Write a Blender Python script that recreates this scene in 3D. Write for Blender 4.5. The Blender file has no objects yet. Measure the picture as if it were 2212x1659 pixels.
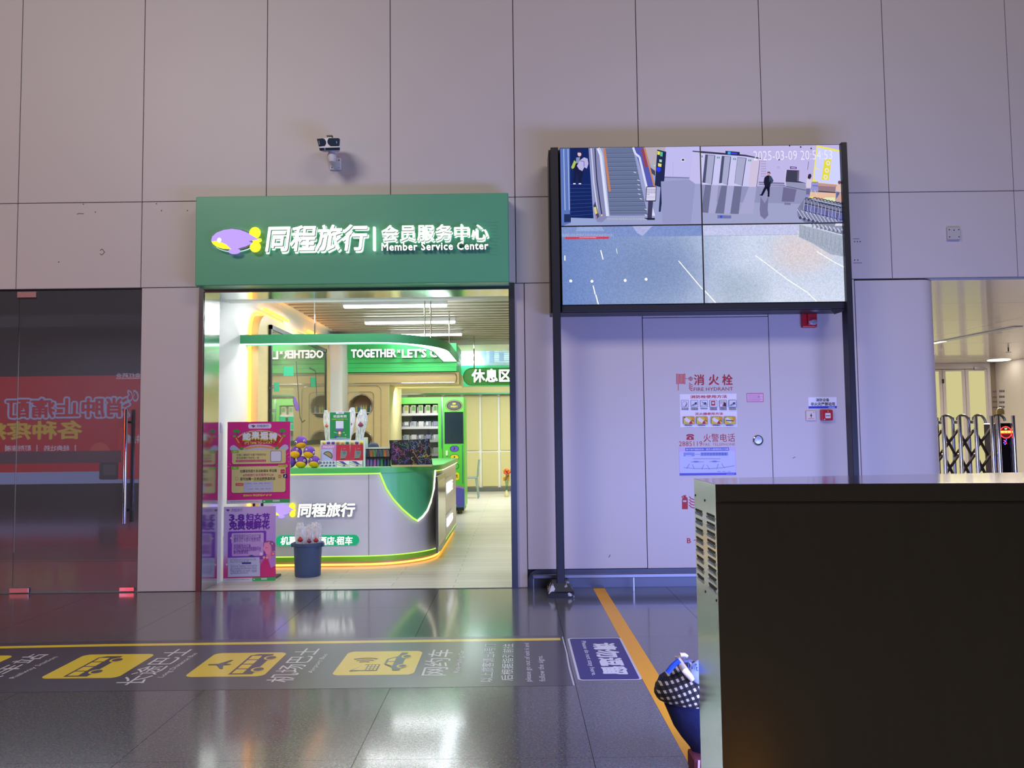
import bpy, bmesh, math, random
from math import sin, cos, pi, radians
from mathutils import Vector, Matrix
random.seed(7)
SC = bpy.context.scene
COL = SC.collection

# ---------------------------------------------------------------- camera
FPX, PITCH, YAW, ROLL, CAMH = 1750.0, .06089, -.00294, .0119, 1.443
D = 7.684                                    # distance to the hall wall
_w = Vector((sin(YAW) * cos(PITCH), cos(YAW) * cos(PITCH), sin(PITCH)))
_r0 = Vector((cos(YAW), -sin(YAW), 0.0)); _u0 = _r0.cross(_w)
_r = cos(ROLL) * _r0 - sin(ROLL) * _u0
_u = sin(ROLL) * _r0 + cos(ROLL) * _u0
CAM = Vector((0, 0, CAMH))
cd = bpy.data.cameras.new('camera'); cam = bpy.data.objects.new('camera', cd); COL.objects.link(cam)
cd.sensor_fit = 'HORIZONTAL'; cd.sensor_width = 36.0; cd.lens = 36.0 * FPX / 2212.0
cd.clip_start = .02; cd.clip_end = 200
cam.matrix_world = Matrix(((_r.x, _u.x, -_w.x, 0), (_r.y, _u.y, -_w.y, 0), (_r.z, _u.z, -_w.z, CAMH), (0, 0, 0, 1)))
SC.camera = cam

# ---------------------------------------------------------------- world, lamps, exposure
wd = bpy.data.worlds.new('hall_ambient'); SC.world = wd; wd.use_nodes = True
wd.node_tree.nodes['Background'].inputs[0].default_value = (.098, .088, .092, 1)
wd.node_tree.nodes['Background'].inputs[1].default_value = 1.0
vs = SC.view_settings
vs.view_transform = 'Standard'; vs.look = 'None'; vs.gamma = 1.0; vs.use_curve_mapping = False; vs.exposure = 0.0
SC.cycles.sample_clamp_indirect = 5.0
SC.cycles.max_bounces = 8
SC.cycles.caustics_reflective = False; SC.cycles.caustics_refractive = False

def area(name, loc, target, sx, sy, power, color):
    l = bpy.data.lights.new(name, 'AREA'); l.shape = 'RECTANGLE'; l.size = sx; l.size_y = sy
    l.energy = power; l.color = color
    o = bpy.data.objects.new(name, l); COL.objects.link(o); o.location = loc
    o.rotation_euler = (Vector(target) - Vector(loc)).to_track_quat('-Z', 'Y').to_euler()
    return o
# the hall's own ceiling lamps, high above and behind the photographer
area('hall_ceiling_lamp_row_one', (-5.6, -1.6, 8.2), (-5.6, 4.5, 0), 5, 2.2, 455, (1.0, .93, .87))
area('hall_ceiling_lamp_row_two', (4.6, -1.6, 8.2), (4.6, 4.5, 0), 5, 2.2, 245, (1.0, .88, .76))
# unseen ceiling lights of shop and corridor; entrance and vending ones added as fill
area('shop_ceiling_lamp_front', (-1.5, 10.2, 3.03), (-1.5, 10.2, 0), 2.2, .16, 62, (.96, 1.0, .98))
area('shop_entrance_fill', (-1.5, 8.22, 2.815), (-1.5, 9.3, 0), 2.4, .2, 13, (.96, 1.0, .99))  # unseen fill added to brighten the counter front and other front-facing surfaces
area('shop_ceiling_lamp_back', (-.6, 15.7, 3.2), (-.6, 14.6, 0), 2.6, .35, 60, (.96, 1.0, .98))
area('shop_ceiling_lamp_rear', (.2, 17.8, 3.0), (.2, 17.8, 0), 2.4, .5, 125, (.96, 1.0, .98))
area('vending_fill', (-1.45, 13.75, 2.17), (-1.45, 14.75, .9), 1.3, .12, 22, (.97, 1.0, .97))  # added fill, hidden under the beam to brighten the vending machine
area('corridor_lamp', (7.2, 13.5, 2.8), (7.2, 13.5, 0), 2.5, 1.0, 420, (1.0, .90, .78))

# ---------------------------------------------------------------- helpers
def lin(c):
    return tuple(((v / 255.0) / 12.92 if v <= 10.31475 else ((v / 255.0 + .055) / 1.055) ** 2.4) for v in c[:3])

def ray(px, py):
    return _w * FPX + _r * (px - 1106.0) - _u * (py - 829.5)
def onY(px, py, y):
    d = ray(px, py); return CAM + d * (y / d.y)
def onZ(px, py, z):
    d = ray(px, py); return CAM + d * ((z - CAMH) / d.z)
def onX(px, py, x):
    d = ray(px, py); return CAM + d * (x / d.x)
def proj(p):
    d = Vector(p) - CAM; z = d.dot(_w)
    return 1106 + FPX * d.dot(_r) / z, 829.5 - FPX * d.dot(_u) / z
def wr(x0, y0, x1, y1, y):
    """upright rectangle (X0, Ztop, X1, Zbottom) on the plane Y=y whose middle lines run through the given photo pixels"""
    xc, yc = (x0 + x1) / 2, (y0 + y1) / 2
    return (onY(x0, yc, y).x, onY(xc, y0, y).z, onY(x1, yc, y).x, onY(xc, y1, y).z)
def pts(lst, y):
    return [(p.x, p.z) for p in (onY(a, b, y) for a, b in lst)]

_mats = {}
def mat(name, c, rough=.5, metal=0.0, var=.05, scale=6.0, bump=0.0, bscale=60.0, spec=.5, stretch=None, ior=1.5, coat=0.0):
    if name in _mats: return _mats[name]
    m = bpy.data.materials.new(name); m.use_nodes = True
    nt = m.node_tree; b = nt.nodes['Principled BSDF']
    l = lin(c)
    tc = nt.nodes.new('ShaderNodeTexCoord'); mp = nt.nodes.new('ShaderNodeMapping')
    nt.links.new(tc.outputs['Object'], mp.inputs['Vector'])
    if stretch: mp.inputs['Scale'].default_value = stretch
    n = nt.nodes.new('ShaderNodeTexNoise'); n.inputs['Scale'].default_value = scale; n.inputs['Detail'].default_value = 4
    nt.links.new(mp.outputs[0], n.inputs['Vector'])
    mx = nt.nodes.new('ShaderNodeMix'); mx.data_type = 'RGBA'
    mx.inputs[6].default_value = tuple(max(0, v * (1 - var)) for v in l) + (1,)
    mx.inputs[7].default_value = tuple(min(1, v * (1 + var)) for v in l) + (1,)
    nt.links.new(n.outputs['Fac'], mx.inputs[0]); nt.links.new(mx.outputs[2], b.inputs['Base Color'])
    b.inputs['Roughness'].default_value = rough; b.inputs['Metallic'].default_value = metal
    b.inputs['Specular IOR Level'].default_value = spec; b.inputs['IOR'].default_value = ior
    b.inputs['Coat Weight'].default_value = coat
    if bump:
        n2 = nt.nodes.new('ShaderNodeTexNoise'); n2.inputs['Scale'].default_value = bscale
        nt.links.new(mp.outputs[0], n2.inputs['Vector'])
        bp = nt.nodes.new('ShaderNodeBump'); bp.inputs['Strength'].default_value = bump; bp.inputs['Distance'].default_value = .01
        nt.links.new(n2.outputs['Fac'], bp.inputs['Height']); nt.links.new(bp.outputs[0], b.inputs['Normal'])
    _mats[name] = m
    return m

def emit(name, c, s=1.0):
    if name in _mats: return _mats[name]
    m = bpy.data.materials.new(name); m.use_nodes = True; nt = m.node_tree; nt.nodes.clear()
    e = nt.nodes.new('ShaderNodeEmission'); o = nt.nodes.new('ShaderNodeOutputMaterial')
    e.inputs[0].default_value = lin(c) + (1,); e.inputs[1].default_value = s
    nt.links.new(e.outputs[0], o.inputs[0]); _mats[name] = m
    return m

def ink(name, rough=.5, spec=.4):
    """printed surface: the colour comes from the print's own colour attribute"""
    if name in _mats: return _mats[name]
    m = bpy.data.materials.new(name); m.use_nodes = True; nt = m.node_tree; b = nt.nodes['Principled BSDF']
    a = nt.nodes.new('ShaderNodeAttribute'); a.attribute_name = 'Col'
    nt.links.new(a.outputs['Color'], b.inputs['Base Color'])
    b.inputs['Roughness'].default_value = rough; b.inputs['Specular IOR Level'].default_value = spec
    _mats[name] = m
    return m

def ink_lit(name, s=1.0, grain=0.0):
    """backlit print or screen: emits the colour of its picture"""
    if name in _mats: return _mats[name]
    m = bpy.data.materials.new(name); m.use_nodes = True; nt = m.node_tree; nt.nodes.clear()
    a = nt.nodes.new('ShaderNodeAttribute'); a.attribute_name = 'Col'
    e = nt.nodes.new('ShaderNodeEmission'); o = nt.nodes.new('ShaderNodeOutputMaterial')
    src = a.outputs['Color']
    if grain:
        tc = nt.nodes.new('ShaderNodeTexCoord'); n = nt.nodes.new('ShaderNodeTexNoise')
        n.inputs['Scale'].default_value = 90; n.inputs['Detail'].default_value = 3
        nt.links.new(tc.outputs['Object'], n.inputs['Vector'])
        mr = nt.nodes.new('ShaderNodeMapRange'); mr.inputs[1].default_value = .3; mr.inputs[2].default_value = .7
        mr.inputs[3].default_value = 1 - grain; mr.inputs[4].default_value = 1 + grain
        nt.links.new(n.outputs['Fac'], mr.inputs[0])
        vm = nt.nodes.new('ShaderNodeVectorMath'); vm.operation = 'SCALE'
        nt.links.new(src, vm.inputs[0]); nt.links.new(mr.outputs[0], vm.inputs['Scale']); src = vm.outputs[0]
    nt.links.new(src, e.inputs[0]); e.inputs[1].default_value = s
    nt.links.new(e.outputs[0], o.inputs[0]); _mats[name] = m
    return m

ORG = {}
def tag(o, label=None, cat=None, group=None, kind=None):
    if label: o['label'] = label
    if cat: o['category'] = cat
    if group: o['group'] = group
    if kind: o['kind'] = kind
    return o
def thing(name, loc, label=None, cat=None, group=None, kind=None):
    o = bpy.data.objects.new(name, None); COL.objects.link(o); o.location = loc
    o.empty_display_size = .1
    ORG[o.name] = Vector(loc)
    return tag(o, label, cat, group, kind)

class MB:
    """collects shapes in world coordinates and links them as one mesh object"""
    def __init__(s): s.v, s.f, s.m = [], [], []
    def add(s, vv, ff, mi=0):
        n = len(s.v); s.v += [Vector(p) for p in vv]
        s.f += [tuple(n + i for i in f) for f in ff]; s.m += [mi] * len(ff)
        return s
    def box(s, x0, x1, y0, y1, z0, z1, mi=0):
        v = [(x, y, z) for z in (z0, z1) for y in (y0, y1) for x in (x0, x1)]
        return s.add(v, [(0, 2, 3, 1), (4, 5, 7, 6), (0, 1, 5, 4), (2, 6, 7, 3), (0, 4, 6, 2), (1, 3, 7, 5)], mi)
    def obox(s, c, ax, ay, az, mi=0):
        c, ax, ay, az = Vector(c), Vector(ax), Vector(ay), Vector(az)
        v = [c + ax * x + ay * y + az * z for z in (-.5, .5) for y in (-.5, .5) for x in (-.5, .5)]
        return s.add(v, [(0, 2, 3, 1), (4, 5, 7, 6), (0, 1, 5, 4), (2, 6, 7, 3), (0, 4, 6, 2), (1, 3, 7, 5)], mi)
    def loft(s, rings, mi=0, caps=True, closed=True):
        n = len(rings[0]); vv = [p for r in rings for p in r]; ff = []
        for i in range(len(rings) - 1):
            for j in range(n if closed else n - 1):
                k = (j + 1) % n
                ff.append((i * n + j, i * n + k, (i + 1) * n + k, (i + 1) * n + j))
        if caps and closed:
            ff.append(tuple(reversed(range(n)))); ff.append(tuple((len(rings) - 1) * n + j for j in range(n)))
        return s.add(vv, ff, mi)
    def prismY(s, xz, y0, y1, mi=0):
        return s.loft([[(x, y0, z) for x, z in xz], [(x, y1, z) for x, z in xz]], mi)
    def prismZ(s, xy, z0, z1, mi=0):
        return s.loft([[(x, y, z0) for x, y in xy], [(x, y, z1) for x, y in xy]], mi)
    def prismX(s, yz, x0, x1, mi=0):
        return s.loft([[(x0, y, z) for y, z in yz], [(x1, y, z) for y, z in yz]], mi)
    def tube(s, path, r, seg=8, mi=0, closed=False):
        path = [Vector(p) for p in path]; n = len(path); rings = []
        for i, p in enumerate(path):
            a = path[(i - 1) % n] if (i or closed) else p
            b = path[(i + 1) % n] if (i < n - 1 or closed) else p
            t = (b - a).normalized()
            h = Vector((0, 0, 1)) if abs(t.z) < .9 else Vector((1, 0, 0))
            e1 = t.cross(h).normalized(); e2 = t.cross(e1)
            rr = r[i] if isinstance(r, (list, tuple)) else r
            rings.append([p + e1 * rr * cos(2 * pi * k / seg) + e2 * rr * sin(2 * pi * k / seg) for k in range(seg)])
        if closed: rings.append(rings[0])
        return s.loft(rings, mi, caps=not closed)
    def lathe(s, c, prof, seg=20, mi=0, axis='z'):
        c = Vector(c); rings = []
        for r, h in prof:
            ring = []
            for k in range(seg):
                a = 2 * pi * k / seg; x, y = r * cos(a), r * sin(a)
                ring.append(c + (Vector((x, y, h)) if axis == 'z' else Vector((x, -h, y)) if axis == 'y' else Vector((h, x, y))))
            rings.append(ring)
        return s.loft(rings, mi)
    def ball(s, c, rx, ry=None, rz=None, seg=16, rings=10, mi=0, fn=None):
        ry = ry or rx; rz = rz or rx; c = Vector(c); rr = []
        for i in range(rings + 1):
            t = pi * i / rings; t = min(max(t, .02), pi - .02)
            ring = []
            for k in range(seg):
                a = 2 * pi * k / seg
                d = Vector((sin(t) * cos(a), sin(t) * sin(a), -cos(t)))
                q = fn(d) if fn else 1.0
                ring.append(c + Vector((d.x * rx * q, d.y * ry * q, d.z * rz * q)))
            rr.append(ring)
        return s.loft(rr, mi)
    def build(s, name, mats, parent=None, smooth=False, bevel=0.0, seg=1):
        if not isinstance(mats, (list, tuple)): mats = [mats]
        if parent is not None: org = ORG[parent.name]
        else:
            xs = [p.x for p in s.v]; ys = [p.y for p in s.v]; zs = [p.z for p in s.v]
            org = Vector(((min(xs) + max(xs)) / 2, (min(ys) + max(ys)) / 2, min(zs)))
        me = bpy.data.meshes.new(name)
        me.from_pydata([p - org for p in s.v], [], s.f)
        for m in mats: me.materials.append(m)
        me.polygons.foreach_set('material_index', s.m)
        bm = bmesh.new(); bm.from_mesh(me)
        bmesh.ops.recalc_face_normals(bm, faces=bm.faces[:])
        if bevel:
            ed = [e for e in bm.edges if len(e.link_faces) == 2 and e.calc_face_angle(0) > .5]
            bmesh.ops.bevel(bm, geom=ed, offset=bevel, segments=seg, affect='EDGES', profile=.6)
        bm.to_mesh(me); bm.free()
        if smooth:
            me.polygons.foreach_set('use_smooth', [True] * len(me.polygons))
            me.set_sharp_from_angle(angle=radians(42))
        o = bpy.data.objects.new(name, me); COL.objects.link(o)
        if parent is not None: o.parent = parent
        else: o.location = org
        ORG[o.name] = org
        return o
def B(*a): return MB().box(*a)

_tx = {}; _tn = {}
def glyphs(s, bold=0.0, shear=0.0, spacing=1.0):
    """flat lettering scaled to the unit square: points, faces and the outline edges; bold strokes the outline"""
    k = (s, bold, shear, spacing)
    if k not in _tx:
        c = bpy.data.curves.new('lettering', 'FONT'); c.body = s; c.resolution_u = 2
        c.shear = shear; c.space_character = spacing
        if bold < 0: c.offset = bold
        o = bpy.data.objects.new('lettering', c); m = o.to_mesh()
        vv = [(v.co.x, v.co.y) for v in m.vertices]; ff = [tuple(p.vertices) for p in m.polygons]
        o.to_mesh_clear(); bpy.data.objects.remove(o); bpy.data.curves.remove(c)
        cnt = {}
        for f in ff:
            for a, b in zip(f, f[1:] + f[:1]): cnt[(min(a, b), max(a, b))] = cnt.get((min(a, b), max(a, b)), 0) + 1
        ed = [e for e, n in cnt.items() if n == 1]; nf = len(ff)
        if bold > 0:
            new = []; used = set()
            for a, b in ed:
                (x0, y0), (x1, y1) = vv[a], vv[b]; L = math.hypot(x1 - x0, y1 - y0)
                if L < 1e-6: continue
                nx, ny = -(y1 - y0) / L * bold, (x1 - x0) / L * bold; n = len(vv)
                vv += [(x0 + nx, y0 + ny), (x1 + nx, y1 + ny), (x1 - nx, y1 - ny), (x0 - nx, y0 - ny)]; ff.append((n, n + 1, n + 2, n + 3)); new += [(n, n + 1), (n + 2, n + 3)]
                used |= {a, b}
            for a in used:
                n = len(vv); x, y = vv[a]
                vv += [(x + bold * cos(pi * q / 3 + .2), y + bold * sin(pi * q / 3 + .2)) for q in range(6)]; ff.append(tuple(range(n, n + 6))); new += [(n + q, n + (q + 1) % 6) for q in range(6)]
            ed = new
        x0 = min(v[0] for v in vv); x1 = max(v[0] for v in vv); y0 = min(v[1] for v in vv); y1 = max(v[1] for v in vv)
        vv = [((x - x0) / (x1 - x0), (y - y0) / (y1 - y0)) for x, y in vv]
        _tx[k] = (vv, ff, ed); _tn[k] = nf
    return _tx[k]

class Art:
    """flat print: layers of coloured shapes on a surface; fmap(u, v, w) places a point w metres proud of it"""
    def __init__(s, fmap, step=.00015, w=.0005): s.fm, s.step, s.w = fmap, step, w; s.v, s.f, s.c = [], [], []; s.clip = None
    def _put(s, vv, ff, c):
        n = len(s.v); s.v += [s.fm(u, v, s.w) for u, v in vv]; s.f += [tuple(n + i for i in f) for f in ff]
        s.c += [c if len(c) == 4 else lin(c) + (1,)] * len(vv)
    def poly(s, p, c, lift=True):
        if s.clip:
            p = clip_rect(p, *s.clip)
            if len(p) < 3: return s
        s._put(p, [tuple(range(len(p)))], c)
        if lift: s.w += s.step
        return s
    def rect(s, x0, y0, x1, y1, c): return s.poly([(x0, y0), (x1, y0), (x1, y1), (x0, y1)], c)
    def rrect(s, x0, y0, x1, y1, r, c, n=5):
        if x0 > x1: x0, x1 = x1, x0
        if y0 > y1: y0, y1 = y1, y0
        p = []
        for cx, cy, a0 in ((x1 - r, y1 - r, 0), (x0 + r, y1 - r, pi / 2), (x0 + r, y0 + r, pi), (x1 - r, y0 + r, 1.5 * pi)):
            p += [(cx + r * cos(a0 + pi / 2 * k / n), cy + r * sin(a0 + pi / 2 * k / n)) for k in range(n + 1)]
        return s.poly(p, c)
    def ell(s, cx, cy, rx, ry, c, n=24, a0=0, a1=2 * pi):
        full = a1 - a0 > 6.28
        return s.poly([(cx + rx * cos(a0 + (a1 - a0) * k / (n if full else n - 1)), cy + ry * sin(a0 + (a1 - a0) * k / (n if full else n - 1))) for k in range(n)], c)
    def line(s, p, wd, c):
        for (x0, y0), (x1, y1) in zip(p, p[1:]):
            dx, dy = x1 - x0, y1 - y0; L = math.hypot(dx, dy) or 1e-9; nx, ny = -dy / L * wd / 2, dx / L * wd / 2
            s.poly([(x0 + nx, y0 + ny), (x1 + nx, y1 + ny), (x1 - nx, y1 - ny), (x0 - nx, y0 - ny)], c, lift=False)
        s.w += s.step
        return s
    def ring(s, cx, cy, rx, ry, wd, c, n=24):
        return s.line([(cx + rx * cos(2 * pi * k / n), cy + ry * sin(2 * pi * k / n)) for k in range(n + 1)], wd, c)
    def text(s, t, r, c, bold=0.0, shear=0.0, spacing=1.0, quad=None):
        """r = (left, top, right, bottom) in the surface's own coordinates, or quad = four corners tl, tr, br, bl"""
        vv, ff, _e = glyphs(t, bold, shear, spacing)
        if quad is None:
            x0, y0, x1, y1 = r; quad = ((x0, y0), (x1, y0), (x1, y1), (x0, y1))
        (ax, ay), (bx, by), (cx, cy), (dx, dy) = quad
        q = [((1 - u) * (1 - v) * dx + u * (1 - v) * cx + u * v * bx + (1 - u) * v * ax,
              (1 - u) * (1 - v) * dy + u * (1 - v) * cy + u * v * by + (1 - u) * v * ay) for u, v in vv]
        if s.clip:
            for f in ff: s.poly([q[i] for i in f], c, lift=False)
        else:
            nf = _tn[(t, bold, shear, spacing)]
            if bold > 0:
                w0 = s.w
                for i, f in enumerate(ff[nf:]):
                    s.w = w0 + 1.6e-5 * ((i * 7) % 23); s._put([q[j] for j in f], [tuple(range(len(f)))], c)
                s.w = w0 + 1.6e-5 * 24
            used = sorted({j for f in ff[:nf] for j in f}); ix = {j: k_ for k_, j in enumerate(used)}
            s._put([q[j] for j in used], [tuple(ix[j] for j in f) for f in ff[:nf]], c)
        s.w += s.step
        return s
    def grid(s, x0, y0, x1, y1, nx, ny, fn):
        n = len(s.v)
        for j in range(ny + 1):
            for i in range(nx + 1):
                u, v = i / nx, j / ny
                s.v.append(s.fm(x0 + (x1 - x0) * u, y0 + (y1 - y0) * v, s.w)); s.c.append(lin(fn(u, v)) + (1,))
        s.f += [(n + j * (nx + 1) + i, n + j * (nx + 1) + i + 1, n + (j + 1) * (nx + 1) + i + 1, n + (j + 1) * (nx + 1) + i) for j in range(ny) for i in range(nx)]
        s.w += s.step
        return s
    def build(s, name, m, parent=None):
        org = ORG[parent.name] if parent is not None else s.v[0].copy()
        me = bpy.data.meshes.new(name); me.from_pydata([p - org for p in s.v], [], s.f); me.materials.append(m)
        a = me.color_attributes.new('Col', 'FLOAT_COLOR', 'POINT')
        a.data.foreach_set('color', [x for c in s.c for x in c])
        o = bpy.data.objects.new(name, me); COL.objects.link(o)
        if parent is not None: o.parent = parent
        else: o.location = org
        ORG[o.name] = org
        return o
def clip_rect(p, x0, y0, x1, y1):
    for ax, lim, sg in ((0, x0, 1), (0, x1, -1), (1, y0, 1), (1, y1, -1)):
        out = []
        for i in range(len(p)):
            a, b = p[i - 1], p[i]; ia, ib = (a[ax] - lim) * sg >= 0, (b[ax] - lim) * sg >= 0
            if ia != ib:
                t = (lim - a[ax]) / (b[ax] - a[ax]); out.append((a[0] + (b[0] - a[0]) * t, a[1] + (b[1] - a[1]) * t))
            if ib: out.append(b)
        p = out
        if not p: break
    return p
def wallart(y, **k): return Art(lambda u, v, w: Vector((u, y - w, v)), **k)
def floorart(z=0.0, **k): return Art(lambda u, v, w: Vector((u, v, z + w)), **k)

def letters3d(s, r, y, depth, name, mats, parent, bold=0.0, shear=0.0, spacing=1.0):
    """raised lettering on a wall plane facing the hall; r = (X0, Ztop, X1, Zbottom)"""
    vv, ff, ed = glyphs(s, bold, shear, spacing); x0, z1, x1, z0 = r
    P = [(x0 + (x1 - x0) * u, z0 + (z1 - z0) * v) for u, v in vv]; n = len(P)
    mb = MB(); mb.add([(x, y - depth, z) for x, z in P], ff, 0)
    mb.add([(x, y - depth + .0006, z) for x, z in P] + [(x, y, z) for x, z in P], [(a, b, b + n, a + n) for a, b in ed], 1 if len(mats) > 1 else 0)
    return mb.build(name, mats, parent)

def airship(a, r, lit=True):
    """the airship emblem, drawn inside r = (left, top, right, bottom)"""
    x0, y0, x1, y1 = r; W, H = x1 - x0, y1 - y0
    q = lambda l: [(x0 + W * u, y0 + H * v) for u, v in l]
    PU, YE, LI = ((178, 150, 255), (255, 240, 60), (250, 250, 255)) if lit else ((96, 62, 160), (240, 200, 40), (235, 230, 245))
    el = lambda cx, cy, rx, ry, a0=0, a1=2 * pi, n=20: [(cx + rx * cos(a0 + (a1 - a0) * k / n), cy + ry * sin(a0 + (a1 - a0) * k / n)) for k in range(n + (a1 - a0 < 6.28))]
    a.poly(q(el(.86, .22, .115, .22)), YE); a.poly(q(el(.87, .74, .11, .20)), YE)
    a.poly(q([(.80, .50), (.93, .42), (.99, .44), (1.0, .52), (.97, .57), (.85, .60)]), YE)
    a.poly(q(el(.46, .89, .12, .11)), PU)
    body = [(.0, .48), (.02, .34), (.10, .20), (.24, .10), (.40, .06), (.56, .10), (.70, .20), (.82, .34), (.93, .46), (.74, .53), (.82, .60), (.68, .72), (.54, .79), (.40, .82), (.24, .80), (.12, .73), (.04, .62)]
    for k in range(1, len(body) - 1):
        pass
    # fan the body from its centre so that the concave tail stays correct
    c = (.40, .46); bb = body + [body[0]]
    for p, n_ in zip(bb, bb[1:]): a.poly(q([c, p, n_]), PU, lift=False)
    a.w += a.step
    a.poly(q([(.005, .52), (.10, .50), (.20, .55), (.30, .64), (.40, .815), (.24, .80), (.12, .73), (.04, .62)]), YE)
    a.poly(q(el(.16, .47, .042, .085)), LI)

# common materials
M_panel = mat('painted_metal_panel', (205, 199, 200), .42, 0, .025, 1.4)
M_groove = mat('dark_joint', (50, 46, 48), .8)
M_steel = mat('polished_stainless_steel', (205, 208, 206), .16, 1.0, .04, 3, bump=.06, bscale=7)
M_brush = mat('brushed_steel', (150, 150, 152), .3, 1.0, .05, 20)
M_chrome = mat('chrome', (220, 220, 222), .08, 1.0, .02)
M_black = mat('black_painted_steel', (24, 26, 38), .45, 0, .1, 30)
M_dark = mat('dark_plastic', (22, 24, 30), .35)
M_white = mat('white_paint', (236, 236, 234), .5, 0, .02)
M_wplas = mat('white_plastic', (226, 226, 230), .35)
M_wood = mat('pale_oak_veneer', (222, 196, 140), .45, 0, .06, 5, stretch=(1, 1, 6))
M_olive = mat('pale_olive_panel', (214, 205, 150), .45, 0, .04, 5, stretch=(9, 9, .6))
M_green = mat('green_lacquer', (76, 172, 112), .38, 0, .03)
M_greenb = mat('bright_green_lacquer', (74, 222, 122), .4, 0, .03)
M_red = mat('red_plastic', (190, 28, 42), .35)
M_led = emit('white_lamp', (250, 255, 255), 24.0)
M_letter = emit('lit_white_acrylic', (255, 255, 255), 2.2)
M_halo = emit('letter_back_light', (225, 255, 235), 1.6)
M_lside = mat('letter_return', (120, 140, 130), .4)
M_warm = emit('warm_led_strip', (255, 170, 60), 5.0)
M_lime = emit('lime_led_strip', (190, 255, 90), 1.5)
M_ink = ink('matt_print'); M_inkg = ink('gloss_print', .25)

# ---------------------------------------------------------------- hall floor
gm = bpy.data.materials.new('polished_granite'); gm.use_nodes = True
nt = gm.node_tree; bs = nt.nodes['Principled BSDF']
tc = nt.nodes.new('ShaderNodeTexCoord'); geo = nt.nodes.new('ShaderNodeNewGeometry')
n1 = nt.nodes.new('ShaderNodeTexNoise'); n1.inputs['Scale'].default_value = 95; n1.inputs['Detail'].default_value = 6; n1.inputs['Roughness'].default_value = .75
vo = nt.nodes.new('ShaderNodeTexVoronoi'); vo.inputs['Scale'].default_value = 130
nt.links.new(geo.outputs['Position'], n1.inputs['Vector']); nt.links.new(geo.outputs['Position'], vo.inputs['Vector'])
cr = nt.nodes.new('ShaderNodeValToRGB'); cr.color_ramp.elements[0].position = .36; cr.color_ramp.elements[1].position = .66
cr.color_ramp.elements[0].color = (.018, .018, .022, 1); cr.color_ramp.elements[1].color = (.27, .265, .28, 1)
nt.links.new(n1.outputs['Fac'], cr.inputs[0])
mx = nt.nodes.new('ShaderNodeMix'); mx.data_type = 'RGBA'; mx.blend_type = 'MULTIPLY'; mx.inputs[0].default_value = .45
nt.links.new(cr.outputs[0], mx.inputs[6]); nt.links.new(vo.outputs['Color'], mx.inputs[7]); nt.links.new(mx.outputs[2], bs.inputs['Base Color'])
bs.inputs['Roughness'].default_value = .2; bs.inputs['IOR'].default_value = 1.45; bs.inputs['Coat Weight'].default_value = .62; bs.inputs['Coat Roughness'].default_value = .095; bs.inputs['Coat IOR'].default_value = 1.6
M_granite = gm

fl = B(-17, 14, -4.0, 7.70, -.30, -.012).build('floor', M_groove); tag(fl, kind='structure')
TS = 1.06
tile = None
for i in range(-7, 7):
    for j in range(-6, 3):
        x0 = .33 + TS * i; y0 = 4.76 + TS * j; x1 = x0 + TS; y1 = y0 + TS
        y1 = min(y1, D - .002) if y1 < D + .3 else D - .002
        if y1 - y0 < .05: continue
        full = abs(y1 - y0 - TS) < 1e-6
        if full and tile is not None:
            o = tile.copy(); COL.objects.link(o); o.location = Vector((x0, y0, 0)) - Vector((tx0, ty0, 0)) + tile.location
        else:
            o = B(x0 + .0012, x1 - .0012, y0 + .0012, y1 - .0012, -.02, 0).build('floor_tile', M_granite, fl)
            if full: tile, tx0, ty0 = o, x0, y0
outer = MB()
for x0, x1, y0, y1 in ((-17, .33 - 7 * TS, -4, D), (.33 + 7 * TS, 14, -4, D), (.33 - 7 * TS, .33 + 7 * TS, -4, 4.76 - 6 * TS)):
    outer.box(x0 + .002, x1 - .002, y0 + .002, y1 - .002, -.02, 0)
outer.build('floor_outer_slab', M_granite, fl)

# ---------------------------------------------------------------- hall wall of metal panels
wall = B(-2.0, -1.99, D + .3, D + .31, 3.2, 3.21).build('wall_back', M_groove); tag(wall, kind='structure')
S0 = -4.772
bk = MB()
for a in ((-17, 14, D + .03, D + .06, 2.9, 9.0), (-3.56, -2.96, D + .03, D + .06, 0, 2.9), (.0, 3.3, D + .03, D + .06, 0, 2.9)):
    bk.box(*a)
bk.build('wall_backing', M_groove, wall)
g = .0035
def panel(x0, x1, z0, z1, g0=g):
    return B(x0 + g0, x1 - g0, D, D + .03, z0 + g0, z1 - g0).build('wall_panel', M_panel, wall, bevel=.002)
for i in range(-9, 15):
    x0 = S0 + 1.2 * i; x1 = x0 + 1.2
    for z0, z1 in ((2.878, 3.716), (3.716, 6.6), (6.6, 9.0)):
        if i < -2 and z0 > 6: continue
        panel(x0, x1, z0, z1)
panel(-3.563, -2.985, 0, 2.878)
panel(.003, .105, 0, 2.878)
B(-2.985, .003, D, D + .03, 2.827, 2.878).build('wall_panel', M_panel, wall)
panel(.105, 1.228, .165, 2.878)
panel(1.228, 2.428, 2.528, 2.878)
panel(2.428, 3.262, .165, 2.878)
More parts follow.
